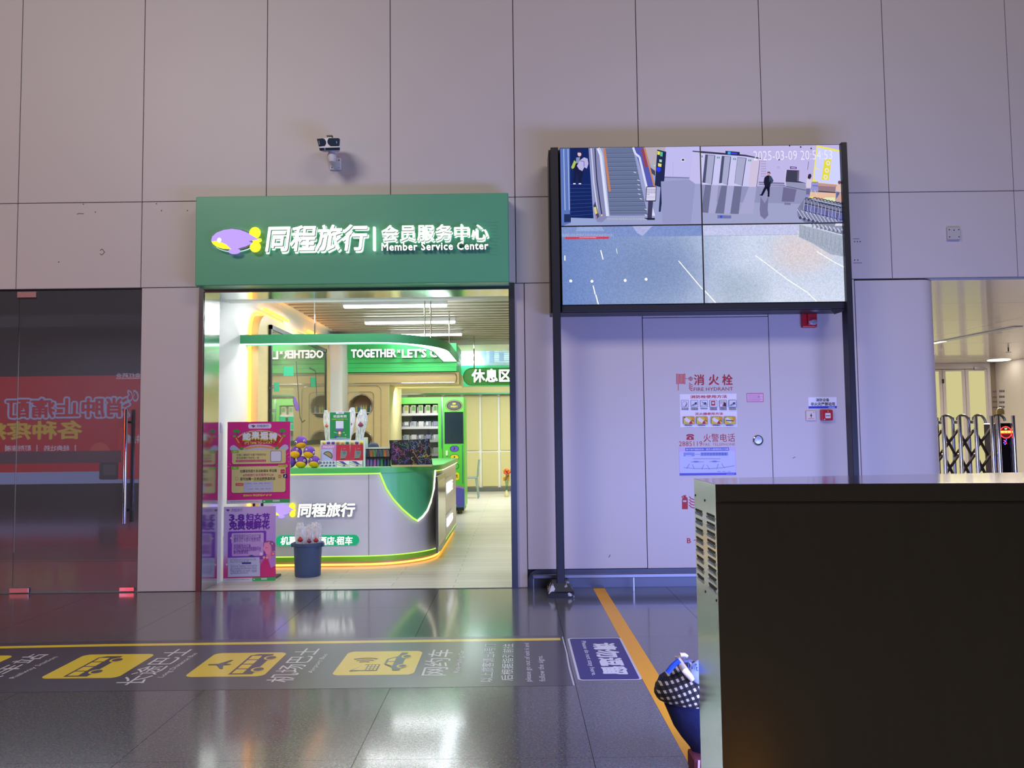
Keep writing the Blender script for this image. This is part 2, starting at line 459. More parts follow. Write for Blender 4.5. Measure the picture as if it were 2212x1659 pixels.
# old fixings and scuffs left on the panels
wm = wallart(D, w=.0006)
for l in ([(166, 463), (171, 461), (181, 462)], [(216, 541), (221, 538), (226, 545), (220, 551), (216, 548)]): wm.line(pts(l, D), .007, (120, 92, 88), )
for q in ((127, 566), (180, 441), (206, 458), (338, 440), (349, 455), (405, 455), (1846, 522), (1852, 522), (1858, 522), (1846, 562), (1853, 562)): c = pts([q], D)[0]; wm.ell(c[0], c[1], .006, .006, (70, 62, 66), 8)
wm.line(pts([(1843, 516), (1856, 516)], D), .004, (110, 100, 120)); wm.line(pts([(1843, 568), (1862, 568)], D), .004, (110, 100, 120)); wm.line(pts([(1315, 1204), (1318, 1198)], D), .006, (110, 104, 120)); wm.line(pts([(1712, 990), (1718, 987)], D), .005, (110, 104, 120))
wm.build('panel_marks', M_ink, wall)['kind'] = 'stuff'
# hydrant door in the panel wall
hd = B(1.2315, 2.4245, D, D + .03, .168, 2.5245).build('door_2', M_panel); tag(hd, kind='structure')
lk = thing('round_lock', (0, 0, 0)) if False else None
p = onY(1637, 951, D)
MB().lathe((p.x, D - .001, p.z), [(.0475, -.002), (.0475, .012), (.040, .016), (.036, .010), (.0, .010)], 28, axis='y').build('lock_ring', M_chrome, hd, smooth=True)
MB().lathe((p.x, D - .010, p.z), [(.035, 0), (.033, .006), (.0, .007)], 24, axis='y').obox((p.x, D - .019, p.z), (.05, 0, .006), (0, .006, 0), (-.0015, 0, .014)).build('lock_knob', M_brush, hd, smooth=True)
# rounded pillar end at the right and its seam
px0, px1, prr = 3.262, 4.06, .16
xy = [(px0 + g, D), (px1 - prr, D)] + [(px1 - prr + prr * sin(pi / 2 * k / 8), D + prr - prr * cos(pi / 2 * k / 8)) for k in range(1, 9)] + [(px1, D + .5), (px0 + g, D + .5)]
pl = MB().prismZ(xy, .0, 2.862).build('wall_right_pillar', M_panel, smooth=True); tag(pl, kind='structure')
pl2 = MB().tube([(px1 - .004, D + .155, .0), (px1 - .004, D + .155, 2.86)], .012, 8).build('corner_bead', M_panel, pl, smooth=True)

# stainless skirting with rounded end, right of the shop
sk = [(.105, 0), (4.06, 0), (4.06, .165), (.195, .165)] + [(.195 - .09 * sin(pi / 2 * k / 6), .075 + .09 * cos(pi / 2 * k / 6)) for k in range(1, 7)]
bb = MB().prismY(sk, D - .012, D + .028).build('baseboard_right', mat('skirting_steel', (84, 86, 94), .42, 1.0, .05, 3)); tag(bb, kind='structure')
# low bumper rail
p0 = onZ(1151, 1278, 0); yr = p0.y
t = thing('bumper_rail', (1.5, yr, 0), 'low stainless steel bumper rail running along the skirting under the screens', 'rail')
MB().box(p0.x, 4.4, yr - .016, yr + .016, .118, .152).build('top_bar', mat('rail_steel', (120, 120, 128), .36, 1.0), t, bevel=.004)
for x in (p0.x + .008, onZ(1368, 1274, 0).x, 2.35, 3.4):
    MB().box(x - .005, x + .005, yr - .012, yr + .012, 0, .12).build('bracket', M_brush, t)

# ---------------------------------------------------------------- hall ceiling and far wall behind the camera
ce = B(-17, 14, -4.2, D + .06, 9.0, 9.2).build('ceiling', mat('hall_ceiling', (90, 86, 90), .7)); tag(ce, kind='structure')
fw = B(-17, 14, -4.2, -4.0, -.3, 9.0).build('wall_front', mat('hall_far_wall', (74, 70, 78), .7)); tag(fw, kind='structure')

# ---------------------------------------------------------------- dark shop behind the glass door at the left
dr = B(-9, -3.0, 11.0, 11.1, -.3, 3.2).build('wall_left_shop', mat('dark_shutter', (70, 66, 76), .7)); tag(dr, kind='structure')
fl2 = B(-9, -3.0, 7.70, 11.0, -.3, -.004).build('floor_left_shop', mat('dark_floor', (60, 58, 62), .5)); tag(fl2, kind='structure')
cl2 = B(-9, -3.0, 7.75, 11.0, 2.9, 3.0).build('ceiling_left_shop', mat('dark_ceiling', (60, 58, 64), .7)); tag(cl2, kind='structure')
sw2 = B(-3.06, -2.985, D + .06, 11.0, -.3, 3.2).build('wall_divider', M_white); tag(sw2, kind='structure')

gl = bpy.data.materials.new('door_glass'); gl.use_nodes = True; nt = gl.node_tree; nt.nodes.clear()
tr = nt.nodes.new('ShaderNodeBsdfTransparent'); tr.inputs[0].default_value = (.62, .62, .66, 1)
gy = nt.nodes.new('ShaderNodeBsdfGlossy'); gy.inputs[0].default_value = (.9, .9, .95, 1); gy.inputs['Roughness'].default_value = .004
fr = nt.nodes.new('ShaderNodeFresnel'); fr.inputs[0].default_value = 1.5
ms = nt.nodes.new('ShaderNodeMixShader'); oo = nt.nodes.new('ShaderNodeOutputMaterial')
du = nt.nodes.new('ShaderNodeBsdfDiffuse'); du.inputs[0].default_value = (.60, .60, .66, 1)          # thin dust film, put in to lift the dark pane with haze
mf = nt.nodes.new('ShaderNodeMixShader'); mf.inputs[0].default_value = .095
nt.links.new(tr.outputs[0], mf.inputs[1]); nt.links.new(du.outputs[0], mf.inputs[2])
nt.links.new(fr.outputs[0], ms.inputs[0]); nt.links.new(mf.outputs[0], ms.inputs[1]); nt.links.new(gy.outputs[0], ms.inputs[2]); nt.links.new(ms.outputs[0], oo.inputs[0])
M_glass = gl
d1 = thing('door_1', (-4.2, D + .02, 0), kind='structure')
xs = onY(34, 900, D).x
B(xs + .004, -3.568, D + .012, D + .024, .012, 2.862).build('glass_leaf', M_glass, d1)
B(-7.0, xs - .004, D + .016, D + .028, .012, 2.862).build('fixed_glass', M_glass, d1)
M_fit = mat('satin_fitting', (200, 180, 182), .35, .9)
for r in ((37, 630, 78, 643), (20, 1270, 62, 1282)):
    x0, z1, x1, z0 = wr(*r, D)
    B(x0, x1, D - .004, D + .04, max(z0, .004), z1).build('patch_fitting', M_fit, d1, bevel=.003)
x0, z1, x1, z0 = wr(257, 1268, 290, 1278, D)
B(x0, x1, D - .002, D + .038, max(z0, .004), z1).build('floor_lock', M_chrome, d1, bevel=.004)
hx = onY(270, 1000, D - .06).x; hz1 = onY(270, 884, D - .06).z; hz0 = onY(270, 1131, D - .06).z
hh = MB().tube([(hx, D - .06, hz0), (hx, D - .06, hz1)], .019, 14).build('pull_handle', M_chrome, d1, smooth=True)
MB().tube([(hx, D + .10, hz0), (hx, D + .10, hz1)], .019, 14).build('inner_handle', M_dark, d1, smooth=True)
for z in (hz1 - .12, hz0 + .12):
    MB().tube([(hx, D - .06, z), (hx, D + .10, z)], .012, 10).build('standoff', M_dark, hh, smooth=True)

area('left_shop_fill', (-5.2, 9.6, 2.85), (-5.2, 9.6, 0), 2.5, 1.0, 75, (.9, .92, 1.0))  # unseen fill added to lift the dark room behind the glass
# advertising lightbox behind the camera: seen reversed in the glass door, and it tints the left of the hall
YA = -2.6; YV = 2 * (D + .012) - YA
def adr(x0, y0, x1, y1): return wr(x0, y0, x1, y1, YV)
ax0, ax1 = -15.5, -7.0
zt = onY(150, 812, YV).z; zs1 = onY(150, 1019, YV).z; zs0 = onY(150, 1045, YV).z
ad = thing('advertising_lightbox', (-11.3, YA - .2, 0), 'long red advertising lightbox with white Chinese headline, reflected reversed in the glass door', 'lightbox')
B(ax0, ax1, YA - .4, YA, zs0, zt).build('housing', M_dark, ad)
B(ax0 + .3, ax1 - .3, YA - .35, YA - .1, 0, zs0).build('plinth', M_dark, ad)
a = Art(lambda u, v, w: Vector((u, YA + w + .002, v)), step=.0005)
a.rect(ax0, zt, ax1, zs1, (214, 26, 30)); a.rect(ax0, zs1, ax1, zs0, (168, 178, 240))
def adt(s, x0, y0, x1, y1, c, **k):
    X0, Z1, X1, Z0 = adr(x0, y0, x1, y1); a.text(s, None, c, quad=((X1, Z1), (X0, Z1), (X0, Z0), (X1, Z0)), **k)
adt('消肿止痛酊', 8, 856, 284, 906, (196, 200, 255), bold=.10); adt('消肿止痛酊', 12, 860, 280, 902, (214, 26, 30), bold=.028)
adt('“', 274, 842, 300, 868, (196, 200, 255), bold=.05); adt('“', 277, 846, 297, 864, (214, 26, 30), bold=.02)
adt('各种疼痛', -40, 909, 178, 950, (240, 200, 50), bold=.03)
adt('经典壮药', 95, 962, 150, 974, (235, 225, 255), bold=.02); adt('酊剂溶液', 12, 962, 67, 974, (235, 225, 255), bold=.02)
for x in (163, 80, 12): X0, Z1, X1, Z0 = adr(x - 1, 961, x + 1, 975); a.rect(X0, Z1, X1, Z0, (235, 225, 255))
adt('金红药业', 251, 806, 305, 816, (225, 225, 255), bold=.02)
X0, Z1, X1, Z0 = adr(251, 817, 305, 818.5); a.rect(X0, Z1, X1, Z0, (225, 225, 255))
X0, Z1, X1, Z0 = adr(194, 955, 238, 1000); a.ell((X0 + X1) / 2, (Z0 + Z1) / 2, (X1 - X0) / 2, (X1 - X0) / 2, (235, 90, 60))
X0, Z1, X1, Z0 = adr(256, 925, 330, 1035); a.rect(X0, Z1, X1, Z0, (236, 40, 44))
adt('消肿止痛', 272, 938, 318, 958, (225, 225, 255), bold=.03)
X0, Z1, X1, Z0 = adr(-200, 976, 262, 1002); a.rect(X0, Z1, X1, Z0, (105, 70, 84))
X0, Z1, X1, Z0 = adr(215, 999, 256, 1036); a.rrect(X0, Z1, X1, Z0, .04, (52, 46, 54)); a.rect(X0 + .08, Z1 - .05, X1 - .06, Z0 + .1, (92, 82, 96))
a.build('lit_face', ink_lit('advert_print', 3.4), ad)

# ---------------------------------------------------------------- shop shell
st = thing('trim_1', (-1.5, D + .2, 0), kind='structure')
M_jamb = mat('jamb_steel', (214, 216, 214), .14, 1.0, .03, 2, bump=.12, bscale=3.0)
M_frame = mat('frame_steel', (120, 124, 132), .3, 1.0, .04)
MB().box(-2.985, -2.95, D - .012, D + .38, 0, 2.85).build('left_jamb', [M_jamb], st)
MB().box(-.045, .003, D - .012, D + .38, 0, 2.85).build('right_jamb', [M_frame], st)
MB().box(-2.95, -.045, D - .012, D + .38, 2.82, 2.85).build('head_lining', [M_jamb], st)
MB().box(-3.0, -2.955, D - .03, D - .012, 0, 2.875).box(-.045, .012, D - .03, D - .012, 0, 2.875).box(-2.955, -.045, D - .03, D - .012, 2.825, 2.875).build('front_casing', [M_frame], st)

wfm = bpy.data.materials.new('pale_wood_plank_floor'); wfm.use_nodes = True; nt = wfm.node_tree; bs = nt.nodes['Principled BSDF']
ge = nt.nodes.new('ShaderNodeNewGeometry'); mp = nt.nodes.new('ShaderNodeMapping'); mp.inputs['Scale'].default_value = (1.2, 28, 1)
nt.links.new(ge.outputs['Position'], mp.inputs[0])
nn = nt.nodes.new('ShaderNodeTexNoise'); nn.inputs['Scale'].default_value = 1.4; nn.inputs['Detail'].default_value = 5; nt.links.new(mp.outputs[0], nn.inputs['Vector'])
br = nt.nodes.new('ShaderNodeTexBrick'); br.inputs['Scale'].default_value = 1; br.inputs['Brick Width'].default_value = 1.2; br.inputs['Row Height'].default_value = .16
br.inputs['Mortar Size'].default_value = .003; br.inputs['Color1'].default_value = lin((226, 223, 214)) + (1,); br.inputs['Color2'].default_value = lin((212, 208, 198)) + (1,); br.inputs['Mortar'].default_value = lin((150, 142, 130)) + (1,)
nt.links.new(ge.outputs['Position'], br.inputs['Vector'])
m2 = nt.nodes.new('ShaderNodeMix'); m2.data_type = 'RGBA'; m2.blend_type = 'MULTIPLY'; m2.inputs[0].default_value = .25
nt.links.new(br.outputs[0], m2.inputs[6]); nt.links.new(nn.outputs['Color'], m2.inputs[7]); nt.links.new(m2.outputs[2], bs.inputs['Base Color'])
bs.inputs['Roughness'].default_value = .3
sf = B(-2.98, 2.2, D, 20.6, -.3, .0).build('floor_shop', wfm); tag(sf, kind='structure')
MB().box(-2.95, -.045, D - .012, D + .012, -.012, .004).build('threshold_strip', M_frame, sf)
swl = B(-3.0, -2.95, D + .38, 20.6, 0, 3.35).build('wall_shop_left', M_white); tag(swl, kind='structure')
swr = B(2.2, 2.25, D + .03, 20.6, 0, 3.35).build('wall_shop_right', M_wood); tag(swr, kind='structure')
sc_ = B(-3.0, 2.25, D + .06, 20.6, 3.25, 3.35).build('ceiling_shop', M_white); tag(sc_, kind='structure')
B(-2.95, 2.2, D + .38, 8.36, 2.83, 3.25).build('bulkhead', M_white, sc_)
B(-2.95, -2.86, 8.36, 14.3, 3.10, 3.25).build('ceiling_border', M_white, sc_)
B(-2.95, 2.2, 14.3, 15.4, 3.02, 3.25).build('rear_bulkhead', M_white, sc_)
M_slat = mat('taupe_slat', (190, 178, 166), .5)
for k in range(24):
    y = 8.5 + .245 * k
    B(-2.86, 2.19, y, y + .115, 3.10, 3.20).build('ceiling_slat', M_slat, sc_)

# lamp tubes in the slatted ceiling
def tube_lamp(r, y, label):
    x0, z1, x1, z0 = wr(*r, y)
    t = thing('tube_lamp', ((x0 + x1) / 2, y, 3.0), label, 'lamp', 'ceiling tubes in the shop')
    B(x0, x1, y - .05, y + .05, 3.045, 3.10).build('housing', M_wplas, t)
    B(x0 + .01, x1 - .01, y - .04, y + .04, 3.02, 3.046).build('diffuser', M_led, t)
tube_lamp((742, 656, 966, 664), 9.95, 'front white ceiling tube lamp, nearest the shop entrance')
tube_lamp((788, 690, 984, 697), 11.45, 'middle white ceiling tube lamp between the slats')
tube_lamp((845, 716, 998, 722), 12.9, 'rear white ceiling tube lamp just above the green canopy')

# oak portal with mirror on the left wall
ot = thing('oak_portal', (-2.9, 10.7, 1.1), 'rounded pale oak wall surround glowing orange at its back edge, around the mirror', 'wall surround')
yz = []
for cy, cz, a0 in ((12.2, 2.55, 0), (9.28, 2.55, pi / 2), (9.28, 1.35, pi), (12.2, 1.35, 1.5 * pi)):
    yz += [(cy + .3 * cos(a0 + pi / 2 * k / 8), cz + .28 * sin(a0 + pi / 2 * k / 8)) for k in range(9)]
yz2 = [(y, z if z > 1.5 else z - .55) for y, z in yz]
MB().prismX(yz2, -2.945, -2.85).build('oak_slab', M_wood, ot, smooth=True)
MB().tube([(-2.93, y - (.035 if y < 10 else 0), z + (.03 if z > 2.5 else 0)) for y, z in yz2[:26]] , .012, 6).build('warm_strip', M_warm, ot)
mt = thing('wall_mirror', (-2.84, 10.75, 1.3), 'dark-framed tinted mirror on the oak surround showing the sign reversed', 'mirror')
my0, my1, mz0, mz1 = 9.36, 12.15, 1.32, 2.74
MB().box(-2.849, -2.82, my0, my0 + .05, mz0, mz1).box(-2.849, -2.82, my1 - .05, my1, mz0, mz1).box(-2.849, -2.82, my0, my1, mz1 - .05, mz1).box(-2.849, -2.82, my0, my1, mz0, mz0 + .06).build('frame', mat('gunmetal_frame', (70, 74, 80), .3, .8), mt)
MB().box(-2.848, -2.832, my0 + .05, my1 - .05, mz0 + .06, mz1 - .05).build('mirror_glass', mat('bronze_mirror', (186, 182, 156), .03, .72, .02), mt)
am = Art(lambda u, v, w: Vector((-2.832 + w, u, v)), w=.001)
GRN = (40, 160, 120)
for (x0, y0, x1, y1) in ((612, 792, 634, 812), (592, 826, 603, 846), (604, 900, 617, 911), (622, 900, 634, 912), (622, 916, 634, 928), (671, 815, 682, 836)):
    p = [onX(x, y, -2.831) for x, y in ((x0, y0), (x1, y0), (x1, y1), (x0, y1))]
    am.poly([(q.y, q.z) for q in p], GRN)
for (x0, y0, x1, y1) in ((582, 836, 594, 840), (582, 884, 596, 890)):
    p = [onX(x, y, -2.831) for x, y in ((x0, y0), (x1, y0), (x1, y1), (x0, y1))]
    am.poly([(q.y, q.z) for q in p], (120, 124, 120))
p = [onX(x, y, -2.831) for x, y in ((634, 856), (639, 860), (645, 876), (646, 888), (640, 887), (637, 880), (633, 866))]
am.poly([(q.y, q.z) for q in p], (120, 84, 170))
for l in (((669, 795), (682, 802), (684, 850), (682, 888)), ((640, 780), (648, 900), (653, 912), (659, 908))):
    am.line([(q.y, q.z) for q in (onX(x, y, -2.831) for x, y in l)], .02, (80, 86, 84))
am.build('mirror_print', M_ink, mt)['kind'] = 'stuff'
# white pilaster, warm cove
pi_ = MB().box(-2.95, -2.72, 12.75, 13.25, 0, 3.05).build('trim_2', M_white, bevel=.06, seg=3, smooth=True); tag(pi_, kind='structure')
cv = MB()
for y0, y1 in ((9.3, 10.3), (11.3, 12.3)): cv.box(-2.90, -2.875, y0, y1, 2.90, 2.93)
cv.build('cove_light', M_warm, swl)

# ---------------------------------------------------------------- shop: back joinery, fascia, niche
YW = 13.2
fa = thing('shop_fascia', (-1.8, YW, 2.3), 'green fascia board with lit white TOGETHER LET\'S GO lettering inside the shop', 'sign')
x0, z1, x1, z0 = wr(728, 743, 986, 804, YW)
zs = [z1, z0 + .22, z0 + .15, z0 + .075, z0]
for k in range(4):
    B(x0, x1, YW - .02 * (k == 0) - .012 * (k % 2), YW + 1.2, zs[k + 1] + .004, zs[k]).build('fascia_board' if k == 0 else 'ribbed_strip', M_greenb, fa)
letters3d('TOGETHER', wr(760, 755, 857, 773, YW - .02), YW - .03, .05, 'lettering', [M_letter, M_lside], fa, bold=.035)
letters3d('×', wr(859, 756, 866, 763, YW - .02), YW - .03, .05, 'lettering', [M_letter, M_lside], fa, bold=.04)
letters3d('LET\'S GO!', wr(869, 754, 972, 773, YW - .02), YW - .03, .05, 'lettering', [M_letter, M_lside], fa, bold=.035)
jn = thing('oak_joinery', (-1.8, YW, 0), 'pale oak wall unit with long panelled beam and round display niches', 'wall unit')
x0, z1, x1, z0 = wr(729, 805, 991, 831, YW)
B(x0, x1, YW + .02, YW + 1.2, z0, z1).build('beam', M_wood, jn)
def trimring(r, y, rad, tr_, parent, name='inlay_trim'):
    x0, z1, x1, z0 = wr(*r, y); q = []
    for cx, cz, a0 in ((x1 - rad, z1 - rad, 0), (x0 + rad, z1 - rad, pi / 2), (x0 + rad, z0 + rad, pi), (x1 - rad, z0 + rad, 1.5 * pi)):
        q += [(cx + rad * cos(a0 + pi / 2 * k / 4), y, cz + rad * sin(a0 + pi / 2 * k / 4)) for k in range(5)]
    return MB().tube(q, tr_, 6, closed=True).build(name, M_chrome, parent, smooth=True)
trimring((737, 808, 986, 828, ), YW + .018, .05, .010, jn)
# oak wall with niche holes (pieces around the openings)
x0, z1, x1, z0 = wr(729, 831, 838, 1010, YW); z0 = 0
nc = onY(779, 877, YW); R1 = 25.5 * YW / FPX
nb = onY(779, 955, YW)
def holed(mb, x0, x1, z0, z1, c, R, y0, y1, n=32):
    ring = [(c.x + R * cos(2 * pi * k / n), c.z + R * sin(2 * pi * k / n)) for k in range(n)]
    def edge(k):
        a = 2 * pi * k / n; dx, dz = cos(a), sin(a)
        t = min([(x1 - c.x) / dx if dx > 1e-6 else 9e9, (x0 - c.x) / dx if dx < -1e-6 else 9e9, (z1 - c.z) / dz if dz > 1e-6 else 9e9, (z0 - c.z) / dz if dz < -1e-6 else 9e9])
        return (c.x + dx * t, c.z + dz * t)
    out = [edge(k) for k in range(n)]
    for k in range(n):
        j = (k + 1) % n; q = [ring[k], out[k], out[j], ring[j]]
        if abs(out[k][0] - out[j][0]) > 1e-5 and abs(out[k][1] - out[j][1]) > 1e-5:
            cx = x1 if max(out[k][0], out[j][0]) > x1 - 1e-4 else x0; cz = z1 if max(out[k][1], out[j][1]) > z1 - 1e-4 else z0
            q = [ring[k], out[k], (cx, cz), out[j], ring[j]]
        mb.add([(x, y0, z) for x, z in q], [tuple(range(len(q)))])
        mb.add([(ring[k][0], y0, ring[k][1]), (ring[j][0], y0, ring[j][1]), (ring[j][0], y1, ring[j][1]), (ring[k][0], y1, ring[k][1])], [(0, 1, 2, 3)], 1)
zm = (nc.z + nb.z) / 2
wb = MB(); holed(wb, x0, x1, zm, z1, nc, R1, YW + .03, YW + .4); holed(wb, x0, x1, z0, zm, nb, R1, YW + .03, YW + .4)
wb.build('niche_panel', [M_wood, mat('niche_lining', (196, 172, 128), .4)], jn)
B(x0, x1, YW + .4, YW + .43, z0, z1).build('niche_back', mat('niche_peach', (214, 172, 128), .5), jn)
for c in (nc, nb):
    MB().tube([(c.x + R1 * cos(2 * pi * k / 32), YW + .028, c.z + R1 * sin(2 * pi * k / 32)) for k in range(32)], .010, 6, closed=True).build('niche_ring', M_chrome, jn, smooth=True)
    B(c.x - R1 * .86, c.x + R1 * .86, YW + .06, YW + .38, c.z - .115, c.z - .10).build('niche_shelf', M_wplas, jn)
trimring((750, 847, 807, 990), YW + .026, .06, .007, jn)
trimring((731, 834, 823, 1000), YW + .026, .08, .006, jn)
B(x1, x1 + .02, YW + .03, 14.66, 0, z1).build('side_panel', M_olive, jn)
ORD = ['first', 'second', 'third', 'fourth', 'fifth', 'sixth', 'seventh', 'eighth', 'ninth']
bc = [(60, 150, 130), (210, 190, 90), (70, 140, 170), (200, 220, 210), (170, 200, 120), (230, 200, 120), (60, 110, 120), (235, 235, 230)]
NB = ['teal', 'ochre', 'blue', 'pale', 'lime', 'amber', 'dark teal', 'white']
k = 0
for c, row in ((nc, 'upper'), (nb, 'lower')):
    for i in range(8):
        x = c.x - R1 * .72 + i * R1 * 1.44 / 7; zb = c.z - .0995
        o = MB().lathe((x, YW + .16, zb), [(.016, 0), (.017, .07), (.015, .085), (.007, .095), (.007, .118), (.0, .118)], 10).build('small_bottle', mat('bottle_%d' % i, bc[(i + (row == 'lower') * 3) % 8], .3))
        tag(o, '%s bottle, %s from the left on the %s round niche shelf' % (NB[(i + (row == 'lower') * 3) % 8], ORD[i], row), 'bottle', 'bottles in the round niches'); k += 1

# back wall of the shop
YB = 20.4
wbk = B(-3.0, 2.25, YB + .03, YB + .2, 0, 3.35).build('wall_shop_back', M_white); tag(wbk, kind='structure')
zh1 = onY(1045, 836, YB).z; zh0 = onY(1045, 851, YB).z; zmid = onY(1045, 975, YB).z
B(-2.9, 2.2, YB - .25, YB + .03, zh0 + .02, zh1).build('header_panel', M_olive, wbk)
B(-2.9, 2.2, YB - .26, YB + .02, zh0 - .01, zh0 + .02).build('header_trim', M_chrome, wbk)
xw = onY(1038, 950, YB).x; pw = onY(1078, 950, YB).x - xw
for i in range(-5, 7):
    xx = xw + pw * i
    if xx < -2.9 or xx + pw > 2.2: continue
    for z0, z1 in ((.12, zmid - .02), (zmid + .02, zh0 - .03)):
        MB().box(xx + .03, xx + pw - .03, YB, YB + .03, z0, z1).build('back_panel', M_olive, wbk, bevel=.012)
MB().box(-2.9, 2.2, YB - .01, YB + .02, 0, .10).build('kick_strip', M_brush, wbk)
# band of glass above the rest-area sign; glowing bars imitate reflected ceiling lights
sb = thing('lounge_header', (.6, 16.6, 2.1), 'teal green header band behind the rest area sign', 'sign')
x0, z1, x1, z0 = wr(990, 789, 1160, 834, 16.6)
B(x0, 2.15, 16.6, 16.75, z0, z1).build('green_band', mat('teal_lacquer', (44, 170, 120), .4), sb)
x0, z1, x1, z0 = wr(988, 744, 1160, 789, 16.62); z1 = 3.235
B(x0, 2.15, 16.62, 16.7, z0, z1).build('glass_band', mat('pale_blue_glass', (150, 178, 190), .2, .3), sb)
ag = wallart(16.62, w=.002)
for k in range(7):
    zz = z1 - (z1 - z0) * (.2 + .11 * k); ag.rect(x0 + .02, zz, 2.0, zz - .012, (150, 190, 205))
for u, v0, v1 in ((.30, .25, .85), (.40, .25, .85), (.52, .3, .8)):
    xx = x0 + 1.65 * u; ag.rect(xx, z1 - (z1 - z0) * v0, xx + .10, z1 - (z1 - z0) * v1, (140, 178, 225))
ag.build('glass_print', M_inkg, sb)
B(x0, x0 + .42, 16.55, 16.6, z0 + (z1 - z0) * .48, z0 + (z1 - z0) * .58).build('reflected_light_bar', M_led, sb)  # glowing bar painted as a ceiling light mirrored in the glass
B(x0, x0 + .52, 16.55, 16.6, z0 + (z1 - z0) * .12, z0 + (z1 - z0) * .24).build('reflected_light_bar', M_led, sb)

# hanging rest-area sign
YR = 13.6
x0, z1, x1, z0 = wr(1000, 794, 1150, 832, YR)
rs = thing('rest_area_sign', ((x0 + x1) / 2, YR, z0), 'green pill-shaped hanging sign with lit white rest area characters', 'sign')
r_ = (z1 - z0) / 2; xz = []
for cx, a0 in ((x1 - r_, -pi / 2), (x0 + r_, pi / 2)):
    xz += [(cx + r_ * cos(a0 + pi * k / 12), (z0 + z1) / 2 + r_ * sin(a0 + pi * k / 12)) for k in range(13)]
MB().prismY(xz, YR, YR + .12).build('pill_body', mat('leaf_green_acrylic', (72, 186, 60), .3), rs, bevel=.015)
letters3d('休息区', wr(1019, 797, 1104, 826, YR), YR - .005, .04, 'lettering', [M_letter, M_lside], rs, bold=.03)
for x in (onY(1024, 790, YR).x, onY(1140, 790, YR).x):
    MB().tube([(x, YR + .06, z1 - .01), (x, YR + .06, 3.098)], .010, 8).build('hanging_rod', M_chrome, rs)

# ---------------------------------------------------------------- suspended green canopy above the counter
cn = thing('hanging_canopy', (-1.8, 9.6, 2.5), 'suspended curved green light canopy with white glowing underside above the counter', 'lamp')
YC = 8.66; cz1 = onY(640, 722, YC).z; cz0 = onY(640, 741, YC).z
cpath = [(-2.945, YC), (-1.55, YC)] + [(-1.55 + .78 * sin(pi / 2 * k / 10), YC + 1.15 * (1 - cos(pi / 2 * k / 10))) for k in range(1, 11)] + [(-.77, 11.2)]
def offset(path, d):
    out = []
    for i, p in enumerate(path):
        a = Vector(path[max(i - 1, 0)]); b = Vector(path[min(i + 1, len(path) - 1)]); t = (b - a).normalized()
        out.append((p[0] + t.y * d, p[1] - t.x * d))
    return out
def ribbon(mb, path, d0, d1, z0, z1, mi=0):
    o, i = offset(path, d0), offset(path, d1)
    return mb.loft([[(a[0], a[1], z0), (a[0], a[1], z1), (b[0], b[1], z1), (b[0], b[1], z0)] for a, b in zip(o, i)], mi)
ribbon(MB(), cpath, 0, -.02, cz0, cz1).build('outer_fascia', M_green, cn, smooth=True)
ribbon(MB(), cpath, -.20, -.22, cz0, cz1).build('inner_fascia', M_green, cn, smooth=True)
ribbon(MB(), cpath, -.02, -.20, cz0 + .012, cz0 + .03).build('light_panel', emit('canopy_lamp', (240, 250, 255), 6.5), cn)
for x, y in (((663 - 1101) / FPX * YC, YC + .1), ((908 - 1101) / FPX * 9.3, 9.3), ((918 - 1101) / FPX * 9.3, 9.45), ((961 - 1101) / FPX * 10.9, 10.9)):
    MB().tube([(x, y, cz1 - .02), (x, y, 3.098)], .008, 8).build('hanging_rod', M_chrome, cn)

# ---------------------------------------------------------------- service counter
XS = -.89; RC = .82; YK = 8.98
cp = [(-2.842, YK), (-2.3, YK), (XS - RC, YK)] + [(XS - RC + RC * sin(pi / 2 * k / 16), YK + RC - RC * cos(pi / 2 * k / 16)) for k in range(1, 17)] + [(XS, 10.6), (XS, 12.15)]
SL = [0.0]
for p, q in zip(cp, cp[1:]): SL.append(SL[-1] + math.hypot(q[0] - p[0], q[1] - p[1]))
def cat_(s, off=0.0):
    s = min(max(s, 0), SL[-1] - 1e-6)
    for i in range(len(SL) - 1):
        if SL[i] <= s <= SL[i + 1]:
            t = (s - SL[i]) / (SL[i + 1] - SL[i]); p = Vector(cp[i]).lerp(Vector(cp[i + 1]), t)
            if SL[i] < SL[2]: nrm = Vector((0, -1))
            elif SL[i] >= SL[18] - 1e-6: nrm = Vector((1, 0))
            else:
                nrm = (p - Vector((XS - RC, YK + RC))).normalized()
            return p + nrm * off
ct = thing('service_counter', (-1.9, 9.6, 0), 'curved white service counter with green top, green leaf corner and glowing lime edges', 'counter')
ribbon(MB(), cp, -.05, -.5, 0, .062).build('kick_plate', mat('kick_oak', (214, 180, 140), .3), ct, smooth=True)
ribbon(MB(), cp, -.06, -.045, .012, .03).build('floor_glow_strip', M_warm, ct)
ribbon(MB(), cp, -.005, -.5, .062, .115).build('lime_base_band', mat('lime_acrylic', (150, 215, 60), .3), ct, smooth=True)
ribbon(MB(), cp, -.002, -.02, .113, .124).build('base_led', M_lime, ct)
ribbon(MB(), cp, 0, -.5, .124, 1.012).build('front_panel', mat('counter_white', (226, 226, 232), .35, 0, .02), ct, smooth=True)
ribbon(MB(), cp, .004, -.02, 1.012, 1.026).build('top_led', M_lime, ct)
ribbon(MB(), cp, .03, -.52, 1.026, 1.085).build('counter_top', mat('counter_green', (96, 214, 112), .3, 0, .02), ct, smooth=True)
for x in (-1.62,):
    B(x - .0015, x + .0015, YK - .0015, YK + .01, .13, 1.01).build('panel_joint', M_lside, ct)
